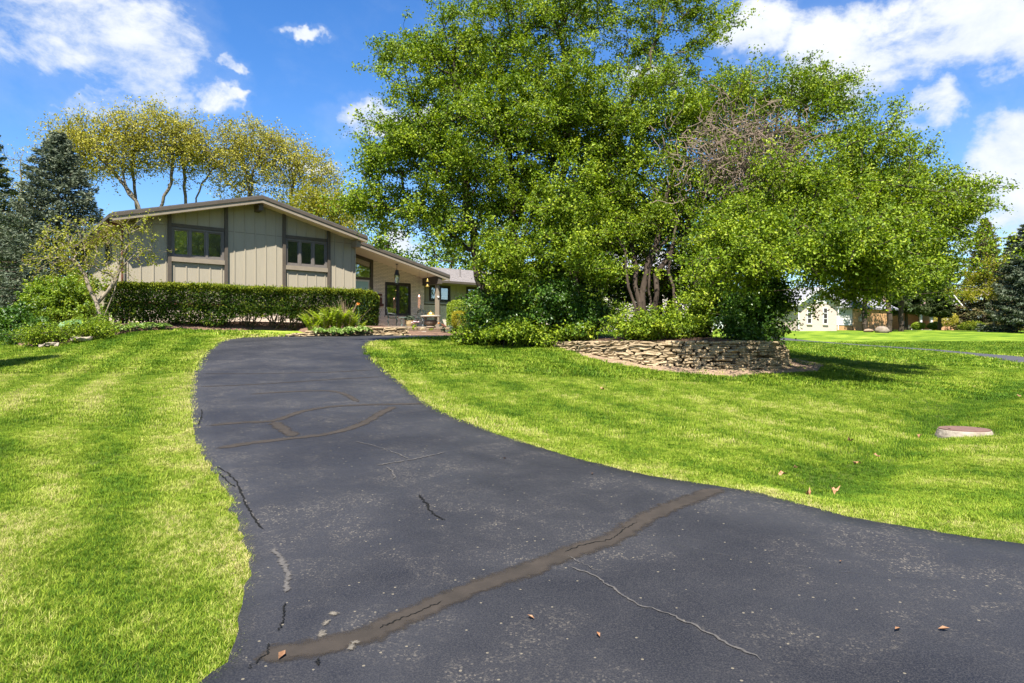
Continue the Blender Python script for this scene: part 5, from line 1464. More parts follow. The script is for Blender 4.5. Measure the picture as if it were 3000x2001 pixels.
# stone basin with ball on stacked stones
bc = on_ground(1262, 33.4, .05); bz_ = 2.50; bc = np.array((bc[0], bc[1], bz_))
ur = thing('stone_fountain', 'stone slab basin on a rounded pedestal with a bronze ball on top', 'fountain', tuple(bc))
mb = MB(); mb.lathe(bc, [(.20, 0), (.26, .05), (.22, .09), (.13, .12)], 18); mb.build('base', M['boulder'], ur)
mb = MB(); mb.lathe(bc + ZZ * .12, [(.2, 0), (.3, .1), (.34, .2), (.28, .27)], 20); mb.build('bowl', M['boulder'], ur)
for sg_ in (-1, 1):
    mb = MB(); mb.cbox(bc + np.array((sg_ * .25, -.02, .46)), (.13, .13, .14)); mb.build('block', M['ring_concrete'], ur)
mb = MB(); mb.lathe(bc + ZZ * .54, [(.40, 0), (.50, .02), (.50, .07), (.42, .08)], 24); mb.build('slab', M['concrete'], ur)
mb = MB(); mb.lathe(bc + ZZ * .62, [(.17, 0), (.185, .06), (.15, .13), (.08, .17), (.03, .18), (.015, .24)], 20); mb.build('ball', M['brass'], ur)
# flowers by the steps
def flowers(label, c, mat, seed, n=9):
    r = thing('flower_clump', label, 'flowers', tuple(c)); q = np.random.default_rng(seed); C_ = []; T_ = []
    for k in range(46):
        d = q.normal(size=3) * np.array((.5, .5, 0)) + np.array((0, 0, 1.0)); C_.append(np.array(c) + d * q.uniform(.03, .22) + q.normal(size=3) * .03); T_.append(d)
    link('foliage', leaf_mesh('foliage', np.array(C_), q.normal(size=(46, 3)), .17, .25, seed, None, np.array(T_)), M['leaf_fern'], r)
    for k in range(n):
        p = np.array(c) + np.array((q.normal() * .13, q.normal() * .1, .24 + q.uniform() * .12)); mb = MB(); mb.lathe(p, [(.012, 0), (.04, .025), (.045, .05), (.03, .075), (.004, .06)], 7); mb.build('bloom', mat, r)
flowers('pink flower clump on the step left of centre below the porch', H(2.9, -.6, 2.46), M['petal_pink'], 1)
flowers('orange flower clump on the steps below the clay pot', H(3.7, -.9, 2.42), M['petal_orange'], 2, 7)
# ------------------------------------------------------------------ hedge in front of the gable
def make_hedge():
    q = np.random.default_rng(77)
    t0, t1 = -10.75, .22; b0, b1 = -2.45, -1.15
    root = thing('hedge', 'long clipped dark yew hedge with yellow-green new growth below the gable windows', 'hedge', tuple(H(-5, -1.8, 2.2)))
    def top(t): return np.interp(t, [t0, t0 + .4, -9, -4, -1, t1 - .5, t1], [3.75, 3.93, 4.00, 4.06, 4.13, 4.08, 3.8]) + .10 * (fbm(np.asarray(t, float) * 1.1, np.asarray(t, float) * 0 + 3, 4, 3) - .5)
    n = 72000
    u = q.uniform(0, 1, n)
    t = q.uniform(t0, t1, n); C = np.zeros((n, 3)); Nn = np.zeros((n, 3))
    zt = top(t); zb = 2.36 + .30 * fbm(t * 1.3, t * 0 + 8, 9, 3) + .35 * np.clip((fbm(t * .8, t * 0, 19, 2) - .45) * 3, 0, 1)
    kind = q.choice(3, n, p=[.28, .60, .12])
    b = q.uniform(b0, b1, n); z = zt - np.abs(q.normal(0, .07, n))
    fr = kind == 1
    dep = np.abs(q.normal(0, .20, n))
    z[fr] = (zb + (zt - zb) * q.uniform(0, 1, n) ** .85)[fr]
    hgt = (z - 2.3) / 2.0
    bulge = .16 * (fbm(t * 1.3 + 4, z * 1.3, 14, 3) - .5) * 2
    b[fr] = (b0 + .28 * (1 - np.clip(hgt, 0, 1)) + dep + bulge)[fr]
    bk = kind == 2
    z[bk] = (zb + (zt - zb) * q.uniform(0, 1, n))[bk]; b[bk] = (b1 - dep)[bk]
    # rounded ends
    ends = np.minimum(t - t0, t1 - t); rnd = np.clip(ends / .6, 0, 1); bc = (b0 + b1) / 2
    b = bc + (b - bc) * np.sqrt(np.clip(1 - (1 - rnd) ** 2, 0.05, 1))
    C = HC + t[:, None] * U + b[:, None] * Vv + z[:, None] * ZZ + q.normal(size=(n, 3)) * .025
    out = np.where(kind[:, None] == 0, ZZ, np.where(kind[:, None] == 1, -Vv, Vv))
    T = out * .9 + q.normal(size=(n, 3)) * .55 + ZZ * .35
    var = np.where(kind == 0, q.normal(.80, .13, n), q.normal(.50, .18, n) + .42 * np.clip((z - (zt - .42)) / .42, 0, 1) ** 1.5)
    shoot = q.uniform(size=n) < .03; z = np.where(shoot & (kind == 0), z + q.uniform(.03, .12, n), z)
    C = HC + t[:, None] * U + b[:, None] * Vv + z[:, None] * ZZ + q.normal(size=(n, 3)) * .025
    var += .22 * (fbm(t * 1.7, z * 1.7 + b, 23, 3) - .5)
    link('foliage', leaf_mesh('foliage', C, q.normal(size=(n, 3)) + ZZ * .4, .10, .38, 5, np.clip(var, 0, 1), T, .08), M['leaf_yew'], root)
    # twiggy interior and bare stems fanning up from each plant
    t = t0 + .55
    while t < t1 - .3:
        mb = MB()
        for k in range(15):
            ft = t + q.normal() * .10; fb = -1.75 + q.normal() * .10
            et = t + q.normal() * .45; eb = float(np.clip(-1.8 + q.normal() * .25, -2.15, -1.4))
            g = gz(*H(ft, fb, 0)[:2])
            a = H(ft, fb, g - .03); e = H(et, eb, 3.0 + q.uniform(0, .7)); m_ = (a + e) / 2 + ZZ * (-.12) + q.normal(size=3) * .05
            mb.tube([a, a * .6 + m_ * .4 + q.normal(size=3) * .02, m_, e], [.026, .022, .017, .007], 5)
            for j in range(2):
                e2 = m_ + (e - m_) * .5 + q.normal(size=3) * .22; mb.tube([m_, (m_ + e2) / 2 + q.normal(size=3) * .03, e2], [.012, .009, .004], 3)
        mb.build('stem_cluster', M['bark'], root); t += q.uniform(.75, 1.05)
make_hedge()

# ------------------------------------------------------------------ ferns, hostas and the like
def fern(label, c, n, h, seed, cat='fern'):
    q = np.random.default_rng(seed); c = np.array(c); r = thing('fern', label, cat, tuple(c), 'bright ferns beside the drive')
    C_ = []; T_ = []; S = []; mb = MB()
    for k in range(n):
        a = q.uniform(0, 6.28); d = np.array((math.cos(a), math.sin(a), 0)); hh = h * q.uniform(.7, 1.1); ln = hh * q.uniform(.15, .62); s0 = c + d * q.uniform(0, .16)
        side = np.array((-d[1], d[0], 0)); ss = np.linspace(.12, 1, 20); pts = []
        for s in ss:
            p = s0 + d * ln * s ** 1.7 + ZZ * hh * (s - .18 * s ** 3.2); pts.append(p)
            w = .115 * hh * math.sin(math.pi * min(1, s * .9 + .08)) + .012
            for sg_ in (-1, 1):
                C_.append(p + side * sg_ * w * .55 + ZZ * .01); T_.append(side * sg_ + d * .25 + ZZ * .35); S.append(w * 1.25 + .02)
        mb.tube([pts[0] - ZZ * .1] + pts[::5] + [pts[-1]], .005, 3)
    mb.build('stalks', M['dry_stalk'], r)
    C_ = np.array(C_); link('fronds', leaf_mesh('fronds', C_, q.normal(size=C_.shape) * .35 + ZZ * .8, np.array(S), .34, seed, None, np.array(T_), .05), M['leaf_fern'], r)
for k, (px, Y, h, n, lab) in enumerate([(915, 28.2, .95, 22, 'bright fern at the left end of the bed by the drive'), (948, 28.6, 1.2, 28, 'second bright fern from the left in the bed by the drive'), (985, 28.9, 1.3, 30, 'tallest bright fern in front of the dry stalks'),
                                        (1022, 29.3, 1.1, 26, 'bright fern just right of the dry stalks'), (1052, 29.6, .62, 16, 'low bright fern at the right end of the bed by the drive')]):
    fern(lab, on_ground(px, Y, .08), n, h, 500 + k)
def hosta(name, label, c, r, n, size, mat, seed, group=None, cat='plant'):
    q = np.random.default_rng(seed); c = np.array(c); o = thing(name, label, cat, tuple(c), group)
    a = q.uniform(0, 6.28, n); rr = r * np.sqrt(q.uniform(.05, 1, n)); d = np.stack([np.cos(a), np.sin(a), 0 * a], 1)
    C_ = c + d * rr[:, None] + ZZ * ((.75 * r * (1 - .55 * (rr / r) ** 2)) * q.uniform(.75, 1.1, n))[:, None]
    link('leaves', leaf_mesh('leaves', C_, d * .35 + ZZ * .9 + q.normal(size=(n, 3)) * .3, size, .66, seed, None, d + ZZ * -.15, .10), mat, o)
    mb = MB()
    for k in range(min(n, 26)): mb.tube([c + d[k] * .03, (c + C_[k]) / 2 + ZZ * .05, C_[k]], .006, 3)
    mb.build('stalks', M['leaf_big'], o); return o
for k, (px, Y, r) in enumerate([(935, 27.8, .36), (980, 28.0, .40), (1025, 28.5, .42), (1062, 29.1, .44), (1085, 29.7, .34), (1000, 27.9, .3)]):
    hosta('hosta', ['pale-edged hosta clump at the left end of the fern bed', 'pale-edged hosta clump second from the left below the ferns', 'pale-edged hosta clump in the middle of the row below the ferns', 'largest pale-edged hosta clump below the hedge end', 'pale-edged hosta clump closest to the porch door', 'small pale-edged hosta wedged between two others below the ferns'][k],
          on_ground(px, Y, .08), r, int(150 * r / .4), .15, M['leaf_hosta'], 520 + k, 'hostas along the stone edging')
q = np.random.default_rng(8); dc = on_ground(1008, 29.3, .05); ds = thing('dry_grass_clump', 'dry pinkish-brown stalks rising behind the ferns', 'dry grass', tuple(dc)); mb = MB()
for k in range(28):
    d = q.normal(size=3) * np.array((.30, .25, 0)); d[0] += .06; p = dc + np.array((q.normal() * .15, q.normal() * .1, 0)); mb.tube([p, p + d * .5 + ZZ * .7, p + d * 1.1 + ZZ * q.uniform(1.05, 1.55)], [.010, .008, .005], 3)
mb.build('stalks', M['dry_stalk'], ds)
for k, (px, py, Y, lab) in enumerate([(1049, 890, 29.0, 'orange lily bloom at the right end of the long hedge')]):
    c = P(px, py, Y); ll = thing('lily', lab, 'flower', tuple(on_ground(px, Y))); g = on_ground(px, Y)
    mb = MB(); mb.tube([g, (g + c) / 2 + np.array((.04, 0, .05)), c], .009, 4); mb.build('stem', M['leaf_big'], ll); a = np.arange(6) * 1.047; d = np.stack([np.cos(a), np.sin(a) * .6 - .4, np.sin(a) * .8], 1)
    link('petals', leaf_mesh('petals', c + d * .045, np.cross(d, (0, 1, .3)) + .1, .11, .4, k, None, d), M['petal_orange'], ll)
# left bed
for k, (px, Y, r, h, n, size, mat, lab) in enumerate([
        (110, 21.6, .62, .42, 2600, .075, 'leaf_green', 'loose green perennial mound at the left end of the bed'), (160, 22.0, .5, .45, 2200, .075, 'leaf_fresh', 'fresh green leafy clump left of the big-leaved plant'),
        (235, 22.4, .55, .42, 2600, .085, 'leaf_green', 'green leafy clump below the big-leaved plant'), (305, 22.7, .55, .40, 2600, .085, 'leaf_green', 'green leafy clump at the foot of the small redbud tree'),
        (262, 23.8, .6, .5, 2400, .09, 'leaf_fresh', 'yellow-green leafy clump against the left brick wall'), (60, 22.6, .6, .35, 1800, .08, 'leaf_deep', 'dark low clump at the far left of the bed')]):
    g_ = on_ground(px, Y); pyc = HORIZON - (g_[2] + h * .75 - CAM_H) / Y * FPX
    shrub('perennial', lab, px, pyc, Y, r * FPX / Y * 1.05, h * FPX / Y * 1.0, r, mat, 540 + k, 'leafy perennials in the left bed', 'plant', 6, 90, 16, size * 1.15, asp=.42, up=.2)
for k, (px, Y, r) in enumerate([(350, 23.7, .34), (395, 24.2, .36), (440, 24.7, .36), (478, 25.2, .30)]):
    hosta('hosta', ['hosta just right of the redbud trunk', 'second hosta right of the redbud trunk', 'third hosta right of the redbud trunk under the hedge end', 'fourth hosta right of the redbud trunk, small and flat'][k], on_ground(px, Y, .06), r, 120, .13, M['leaf_hosta'], 560 + k, 'hostas under the left end of the hedge')
bl = on_ground(172, 22.9, .05)
o = thing('big_leaf_plant', 'plant with huge pale green leaves rising from the left bed', 'plant', tuple(bl)); q = np.random.default_rng(3)
C_ = np.array([P(px, py, 22.9) for px, py in ((185, 955), (160, 972), (205, 948), (232, 945), (165, 985), (188, 970))]); nn = np.array([(0, -.6, .8), (-.5, -.4, .7), (.2, -.4, .8), (.6, -.2, .6), (-.4, -.8, .3), (.2, -.9, .4)])
link('leaves', leaf_mesh('leaves', C_, nn, .50, .62, 4, np.full(6, .6), np.array([(-.3, -.5, 0), (-1, -.3, -.2), (.2, -.4, .2), (1, -.1, .4), (-.6, -.4, -.8), (.3, -.5, -.6)]), .10), M['leaf_big'], o)
mb = MB(); [mb.tube([bl, (bl + c) / 2 + ZZ * .05, c], .014, 5) for c in C_]; mb.build('stalks', M['leaf_big'], o)
shrub('lilac_bush', 'tall loose lilac bush left of the house between spruce and redbud', 160, 880, 29, 125, 100, 1.4, 'leaf_fresh', 571, None, 'shrub', 8, 150, 34, .11)
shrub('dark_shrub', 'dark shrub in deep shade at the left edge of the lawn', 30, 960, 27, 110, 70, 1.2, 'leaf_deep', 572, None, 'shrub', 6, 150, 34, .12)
shrub('side_shrub', 'mid green shrub hugging the far left corner of the house', 225, 890, 33, 60, 75, 1.0, 'leaf_green', 573, None, 'shrub', 6, 150, 30, .12)
# clipped shrubs right of the porch
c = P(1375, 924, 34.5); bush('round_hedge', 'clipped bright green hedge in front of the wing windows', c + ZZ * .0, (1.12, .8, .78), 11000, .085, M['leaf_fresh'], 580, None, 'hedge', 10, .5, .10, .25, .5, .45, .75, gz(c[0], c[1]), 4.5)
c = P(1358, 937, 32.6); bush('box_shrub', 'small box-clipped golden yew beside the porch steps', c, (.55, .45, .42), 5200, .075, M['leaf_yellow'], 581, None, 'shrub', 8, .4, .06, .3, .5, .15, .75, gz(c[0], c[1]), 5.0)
c = on_ground(1318, 33.2, .04); hosta('daffodil_clump', 'grey-green strappy leaves beside the golden box shrub', c, .42, 60, .34, M['needle_blue'], 582)
# ------------------------------------------------------------------ understory on the tree island
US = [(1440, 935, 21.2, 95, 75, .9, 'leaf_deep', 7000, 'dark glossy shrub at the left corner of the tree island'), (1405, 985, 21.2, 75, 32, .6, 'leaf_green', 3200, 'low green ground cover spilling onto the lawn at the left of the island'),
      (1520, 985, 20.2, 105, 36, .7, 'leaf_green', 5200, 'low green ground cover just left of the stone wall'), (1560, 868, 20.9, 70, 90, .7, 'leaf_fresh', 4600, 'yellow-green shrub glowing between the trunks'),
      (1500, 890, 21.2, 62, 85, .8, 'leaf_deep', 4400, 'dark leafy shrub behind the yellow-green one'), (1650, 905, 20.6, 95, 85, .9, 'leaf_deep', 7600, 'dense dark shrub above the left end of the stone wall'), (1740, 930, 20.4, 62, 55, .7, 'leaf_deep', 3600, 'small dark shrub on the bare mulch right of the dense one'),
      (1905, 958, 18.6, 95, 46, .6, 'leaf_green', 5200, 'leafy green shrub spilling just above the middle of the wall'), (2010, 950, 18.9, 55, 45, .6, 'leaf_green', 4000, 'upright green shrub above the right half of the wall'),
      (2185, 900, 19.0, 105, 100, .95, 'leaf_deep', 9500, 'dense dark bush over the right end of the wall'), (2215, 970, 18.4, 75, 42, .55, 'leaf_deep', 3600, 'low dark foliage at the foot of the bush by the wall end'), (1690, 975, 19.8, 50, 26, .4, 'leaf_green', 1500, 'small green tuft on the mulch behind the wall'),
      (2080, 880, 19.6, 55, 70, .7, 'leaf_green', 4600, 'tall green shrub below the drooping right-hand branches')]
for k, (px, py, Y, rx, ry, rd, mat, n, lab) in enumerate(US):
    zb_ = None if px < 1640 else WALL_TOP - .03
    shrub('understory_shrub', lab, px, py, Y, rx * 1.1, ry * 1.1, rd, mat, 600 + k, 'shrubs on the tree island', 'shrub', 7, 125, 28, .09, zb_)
# ------------------------------------------------------------------ the trees on the island
def TP_(*pts): return [P(px, py, Y) for px, py, Y in pts]
def base_at(px, Y):
    x = (px - 1500) / FPX * Y; return HORIZON - (max(gz(x, Y), WALL_TOP if px > 1600 else 0) - .05 - CAM_H) / Y * FPX
IS = 'big green trees on the stone-walled island'
b1 = base_at(1430, 22); b2 = base_at(1530, 21.8)
tree('broadleaf_tree', 'leftmost green island tree, leaning towards the house roof', [(1130, 585, 21.6, 105, 85, 1.2, .9), (1185, 400, 22, 130, 130, 1.6), (1300, 200, 23, 165, 140, 2), (1290, 630, 22, 85, 115, 1.3, .9), (1400, 420, 22, 165, 190, 2), (1420, 90, 23.5, 150, 140, 2), (1462, 780, 20.6, 70, 130, 1.0), (1520, 800, 22.2, 80, 120, 1.2), (1060, 600, 21.5, 55, 40, .7), (1095, 470, 21.8, 55, 50, .8), (1130, 170, 22.5, 55, 45, .8, .7), (1320, 430, 22.6, 240, 330, 2.6, .45)],
     [TP_((1430, b1, 22), (1415, 860, 22), (1385, 720, 22), (1370, 560, 22), (1340, 380, 22.3), (1330, 180, 22.8)), TP_((1440, b1, 22.1), (1480, 800, 22.1), (1500, 640, 22.2), (1490, 420, 22.6), (1460, 180, 23.2))],
     M['leaf_green'], M['bark'], 11, group=IS, base_r=.13)
b = base_at(1640, 22.5)
tree('broadleaf_tree', 'tallest green island tree rising past the top of the picture', [(1590, 300, 23, 180, 200, 2.2), (1620, 20, 24, 190, 130, 2.2), (1890, 60, 24.2, 120, 130, 1.6, .55), (2070, 50, 24, 115, 105, 1.5, .7), (2060, 210, 23.6, 95, 85, 1.2, .55), (1800, 380, 23, 170, 160, 2), (1630, 640, 20.6, 135, 165, 1.3, .85), (1530, 560, 22.6, 110, 130, 1.5), (1720, 560, 22.6, 110, 140, 1.5), (1730, 770, 19.8, 115, 90, 1.0, .7), (1940, 250, 23.5, 110, 110, 1.4, .7), (1780, 60, 24.5, 70, 90, 1.0, .35), (1690, 420, 23, 280, 380, 2.8, .45)],
     [TP_((1640, b, 22.5), (1635, 860, 22.5), (1640, 700, 22.6), (1650, 500, 22.8), (1660, 300, 23.2), (1640, 80, 23.8)), TP_((1655, b, 22.6), (1690, 760, 22.6), (1760, 520, 22.9), (1850, 300, 23.4), (1930, 100, 24), (1960, 0, 24.2)), TP_((1530, b2, 21.8), (1545, 860, 21.9), (1520, 740, 21.9), (1500, 640, 21.9), (1530, 520, 22.2))],
     M['leaf_green'], M['bark'], 12, group=IS, base_r=.13)
b = base_at(1890, 21.5); bb = base_at(1935, 21.3)
tree('broadleaf_tree', 'dark-trunked island tree in the middle with twisted bare limbs', [(1930, 500, 23, 180, 150, 2.2, .8, .6), (1850, 660, 22.6, 140, 130, 1.6, .7, .4), (2010, 350, 23, 150, 105, 1.6, .9), (2090, 520, 22.6, 120, 130, 1.6, .8, .45), (1780, 560, 22.6, 120, 110, 1.4, .7), (1960, 760, 23, 150, 90, 1.4, .6, .35), (2180, 300, 23, 110, 100, 1.4, .9)],
     [TP_((1890, b, 21.5), (1885, 880, 21.6), (1895, 800, 21.7), (1930, 690, 22), (1960, 560, 22.4), (2010, 420, 22.8)), TP_((1862, b, 21.7), (1868, 850, 21.7), (1850, 720, 22), (1800, 580, 22.4)), TP_((1948, bb, 21.3), (1925, 840, 21.5), (1990, 700, 22), (2060, 560, 22.4), (2110, 450, 22.8)), TP_((1915, b, 21.4), (1908, 900, 21.5), (1905, 780, 21.7), (1990, 650, 21.9), (2070, 600, 22.0), (2090, 480, 22.4))],
     M['leaf_green'], M['bark'], 13, group=IS, base_r=.10)
b = base_at(2050, 20.5)
tree('broadleaf_tree', 'widest green island tree, its right-hand branches drooping over the far lawn', [(2260, 330, 21.6, 165, 120, 2, .9, .8), (2420, 270, 22.0, 115, 75, 1.4), (2230, 470, 20.4, 150, 110, 1.6, 1.3, .14), (2330, 620, 18.4, 200, 160, 2), (2510, 480, 20.2, 165, 150, 1.9), (2150, 720, 16.2, 140, 110, 1.0, .7),  (2420, 745, 15.4, 160, 75, 1.2), (2640, 620, 19.8, 150, 140, 1.7), (2750, 600, 21, 95, 65, 1.1), (2865, 585, 21.5, 60, 32, .6), (2570, 790, 16.0, 140, 75, 1.2), (2710, 760, 19, 100, 90, 1.2), (2390, 215, 22.3, 60, 40, .8, .6), (2660, 500, 21, 60, 45, .8), (2230, 765, 16.0, 75, 60, .8, .7), (2520, 690, 15.2, 120, 70, .9, .6), (2400, 620, 20.8, 170, 140, 1.6), (2560, 640, 21, 150, 130, 1.6), (2300, 560, 21.4, 330, 280, 2.6, .45), (2790, 690, 20.4, 95, 105, 1.2), (2660, 825, 18.8, 110, 62, 1.1), (2590, 845, 17, 120, 42, 1.0, .9), (2150, 640, 18.5, 120, 90, 1.2, .7), (2480, 620, 17.4, 170, 90, 1.3, .6)],
     [TP_((2050, b, 20.5), (2040, 850, 20.5), (2070, 740, 20.7), (2150, 620, 20.6), (2260, 520, 21.0), (2380, 400, 21.6)), TP_((2055, b, 20.5), (2100, 800, 20.2), (2220, 700, 19.4), (2400, 640, 19), (2560, 590, 19.6)), TP_((2170, base_at(2170, 20), 20), (2180, 880, 19.4), (2240, 760, 18.4), (2380, 700, 17.6))],
     M['leaf_green'], M['bark'], 14, group=IS, base_r=.15, varshift=-.02, size=.082, leaves=43)
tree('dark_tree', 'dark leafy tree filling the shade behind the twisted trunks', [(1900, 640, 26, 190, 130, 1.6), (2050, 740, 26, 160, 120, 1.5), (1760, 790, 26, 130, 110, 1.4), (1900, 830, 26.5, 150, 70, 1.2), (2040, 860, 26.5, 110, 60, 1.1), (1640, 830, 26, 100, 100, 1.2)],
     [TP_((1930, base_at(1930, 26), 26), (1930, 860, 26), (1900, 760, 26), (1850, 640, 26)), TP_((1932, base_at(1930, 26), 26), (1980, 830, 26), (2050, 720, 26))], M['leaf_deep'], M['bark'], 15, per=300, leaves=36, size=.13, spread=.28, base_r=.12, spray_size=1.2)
# slender extra stems
for k, (pts, lab) in enumerate([([(1595, 985, 21.2), (1590, 900, 21.2), (1600, 780, 21.4), (1640, 640, 21.8)], 'thin sapling trunk left of the stone wall top'), ([(1985, 960, 20.6), (1975, 880, 20.6), (1960, 780, 20.9), (1985, 640, 21.4)], 'slim leaning sapling right of the twisted trunk'), ([(1860, 960, 21), (1850, 880, 21), (1830, 760, 21.3), (1800, 640, 21.8)], 'slim sapling left of the twisted trunk')]):
    px, py, Y = pts[-1]
    tree('sapling', lab, [(px, py - 20, Y, 70, 70, .9, .6)], [TP_(*pts)], M['leaf_green'], M['bark'], 30 + k, group='saplings on the island', base_r=.045)
# tangle of bare vines in the right-hand tree
q = np.random.default_rng(91); vt = thing('vine_tangle', 'tangle of bare brown vine stems in the crown of the widest tree', 'vine', tuple(P(2150, base_at(2150, 21), 21))); A = []; B = []
for k in range(560):
    p = P(2190 + q.normal() * 95, 445 + q.normal() * 75, 19.5 + q.normal() * .5); d = q.normal(size=3); d /= np.linalg.norm(d)
    for j in range(7):
        d = d + q.normal(size=3) * .55 + np.array((0, 0, -.12)); d /= np.linalg.norm(d); e = p + d * .16; A.append(p); B.append(e); p = e
for k in range(5):
    p = P(2080 + 40 * k, base_at(2100, 20.8) , 20.8); e = P(2130 + 30 * k, 500, 20.8)
    for s in range(12): A.append(p + (e - p) * s / 12 + q.normal(size=3) * .06 * (s > 0)); B.append(p + (e - p) * (s + 1) / 12)
A = np.array(A); B = np.array(B); v, f = frusta(A, B, np.full(len(A), .012), np.full(len(A), .010), 3); link('stems', np_mesh('stems', v, f), M['twig'], vt)

# ------------------------------------------------------------------ left: redbud, spruce, oaks
rb = HORIZON - (gz(*P(305, 0, 24)[:2]) - CAM_H) / 24 * FPX
tree('redbud_tree', 'small open redbud with heart-shaped yellow-green leaves at the house corner', [(240, 720, 24, 125, 85, 1.3), (330, 700, 24, 95, 70, 1.0, .8), (420, 665, 24, 50, 40, .5, .8), (160, 770, 24, 80, 70, .9), (430, 745, 24, 65, 45, .7, .8), (290, 800, 24, 110, 45, 1.0, .5), (150, 700, 24, 50, 40, .6)],
     [TP_((310, rb, 24), (298, 920, 24), (285, 880, 24), (255, 820, 24), (215, 760, 24)), TP_((287, 885, 24), (320, 840, 24), (345, 780, 24), (380, 710, 24)), TP_((306, 925, 24), (335, 860, 24), (352, 800, 24), (400, 740, 24))],
     M['leaf_redbud'], M['bark_light'], 41, per=290, leaves=9, size=.08, spread=.17, base_r=.075, tip_r=.004, asp=.85, flat=.9, spray=0)
sp = P(170, 1000, 36); sp[2] = gz(sp[0], sp[1])
conifer('blue_spruce', 'large blue-grey spruce behind the left corner of the house', sp, 12.9 - sp[2], 5.0, M['needle_blue'], 51, 240, 350, .22, None, .03, .12, .30, .82, .2)
sp = P(-30, 1000, 42); sp[2] = gz(sp[0], sp[1])
conifer('dark_pine', 'dark conifer cut off by the left edge of the picture', sp, 15.2 - sp[2], 3.0, M['needle_green'], 52, 120, 240, .26, None, .12, .1, .3, .7, .2)
OK_ = 'yellow spring oaks behind the house'
bo = lambda px, Y: HORIZON - (gz((px - 1500) / FPX * Y, Y) - CAM_H) / Y * FPX
def oak(label, lobes, tr, seed, mat='leaf_oak', **kw):
    a = dict(per=125, leaves=19, size=.16, spread=.50, base_r=.11, tip_r=.010, asp=.6, expo=.44, group=OK_, spray=0); a.update(kw)
    tree('oak_tree', label, lobes, tr, M[mat], M['bark_oak'], seed, **a)
oak('leftmost golden oak rising beside the spruce', [(200, 418, 47, 73, 65, 2.6), (270, 388, 47, 84, 67, 2.6), (310, 458, 47, 126, 78, 3), (360, 388, 47, 73, 67, 2.5), (230, 488, 47, 94, 52, 2.2, .7)],
    [TP_((420, bo(420, 47), 47), (410, 640, 47), (375, 560, 47), (330, 500, 47), (260, 440, 47)), TP_((425, bo(420, 47), 47), (415, 640, 47), (365, 530, 47), (360, 440, 47))], 61)
oak('second golden oak from the left with two tall stems', [(440, 368, 48, 78, 65, 2.6), (410, 448, 48, 73, 71, 2.6), (520, 378, 48, 78, 62, 2.6), (480, 438, 48, 63, 58, 2.2, .8), (560, 428, 48, 63, 71, 2.4)],
    [TP_((405, bo(405, 48), 48), (403, 620, 48), (385, 510, 48), (400, 420, 48), (440, 350, 48)), TP_((405, bo(405, 48), 48), (430, 800, 48), (467, 620, 48), (500, 540, 48), (505, 460, 48), (520, 380, 48))], 62)
oak('third golden oak standing above the roof left of the ridge', [(540, 478, 49, 63, 65, 2.4, .8), (600, 448, 49, 63, 78, 2.4, .8), (530, 408, 49, 52, 65, 2.2, .7)],
    [TP_((540, bo(540, 49), 49), (542, 600, 49), (538, 500, 49), (530, 420, 49)), TP_((575, bo(575, 49), 49), (575, 595, 49), (610, 520, 49), (640, 470, 49))], 63)
oak('golden oak directly behind the roof ridge', [(700, 408, 50, 73, 65, 2.8), (660, 468, 50, 73, 71, 2.6), (760, 418, 50, 78, 65, 2.6), (720, 488, 50, 89, 71, 2.6, .8), (800, 468, 50, 63, 71, 2.4), (690, 548, 50, 94, 52, 2.2, .5)],
    [TP_((730, bo(730, 50), 50), (730, 620, 50), (725, 520, 50), (690, 420, 50)), TP_((737, bo(737, 50), 50), (737, 620, 50), (745, 500, 50), (790, 430, 50))], 64)
oak('rightmost tan oak sloping down behind the right half of the roof', [(850, 448, 51, 68, 65, 2.6), (900, 488, 51, 73, 65, 2.6), (950, 528, 51, 57, 65, 2.2), (850, 548, 51, 84, 65, 2.5, .8)],
    [TP_((850, bo(850, 51), 51), (852, 640, 51), (860, 540, 51), (890, 480, 51)), TP_((858, bo(858, 51), 51), (860, 640, 51), (880, 560, 51), (940, 520, 51))], 65)
oak('yellow-green tree low behind the right slope of the roof', [(900, 600, 46, 80, 45, 2.4, 1.3), (970, 620, 46, 70, 60, 2.4, 1.3), (1020, 660, 46, 60, 60, 2)], [TP_((930, bo(930, 46), 46), (930, 700, 46), (935, 620, 46))], 66, 'leaf_yellow', leaves=30, group='trees behind the house')
oak('bare-twigged tree behind the spruce at the far left', [(60, 520, 48, 70, 110, 2.4, .5, .3), (80, 640, 48, 70, 90, 2.4, .8, .7)], [TP_((60, bo(60, 48), 48), (60, 700, 48), (62, 560, 48), (65, 430, 48))], 67)
# green background beyond the house and between the trunks
BGL = [(30, 760, 46, 120, 120, 'leaf_green', 'green tree filling the gap left of the spruce'), (1130, 720, 58, 90, 110, 'leaf_fresh', 'fresh green tree beyond the porch roof'), (1320, 760, 60, 130, 95, 'leaf_fresh', 'fresh green tree above the wing roof'), (1480, 740, 62, 130, 150, 'leaf_green', 'green tree beyond the wing, behind the left island trunks'), (1680, 760, 64, 130, 150, 'leaf_green', 'green tree far behind the middle of the island'),
       (1830, 640, 66, 160, 200, 'leaf_fresh', 'tall green tree far behind the twisted trunk'), (2060, 740, 78, 150, 160, 'leaf_green', 'green tree far behind the right half of the island'), (2280, 740, 92, 130, 130, 'leaf_green', 'green tree behind the cream garage'), (2480, 720, 95, 140, 140, 'leaf_fresh', 'green tree behind the brick part of the neighbour house'), (2640, 740, 92, 110, 120, 'leaf_fresh', 'green tree rising behind the far porch')]
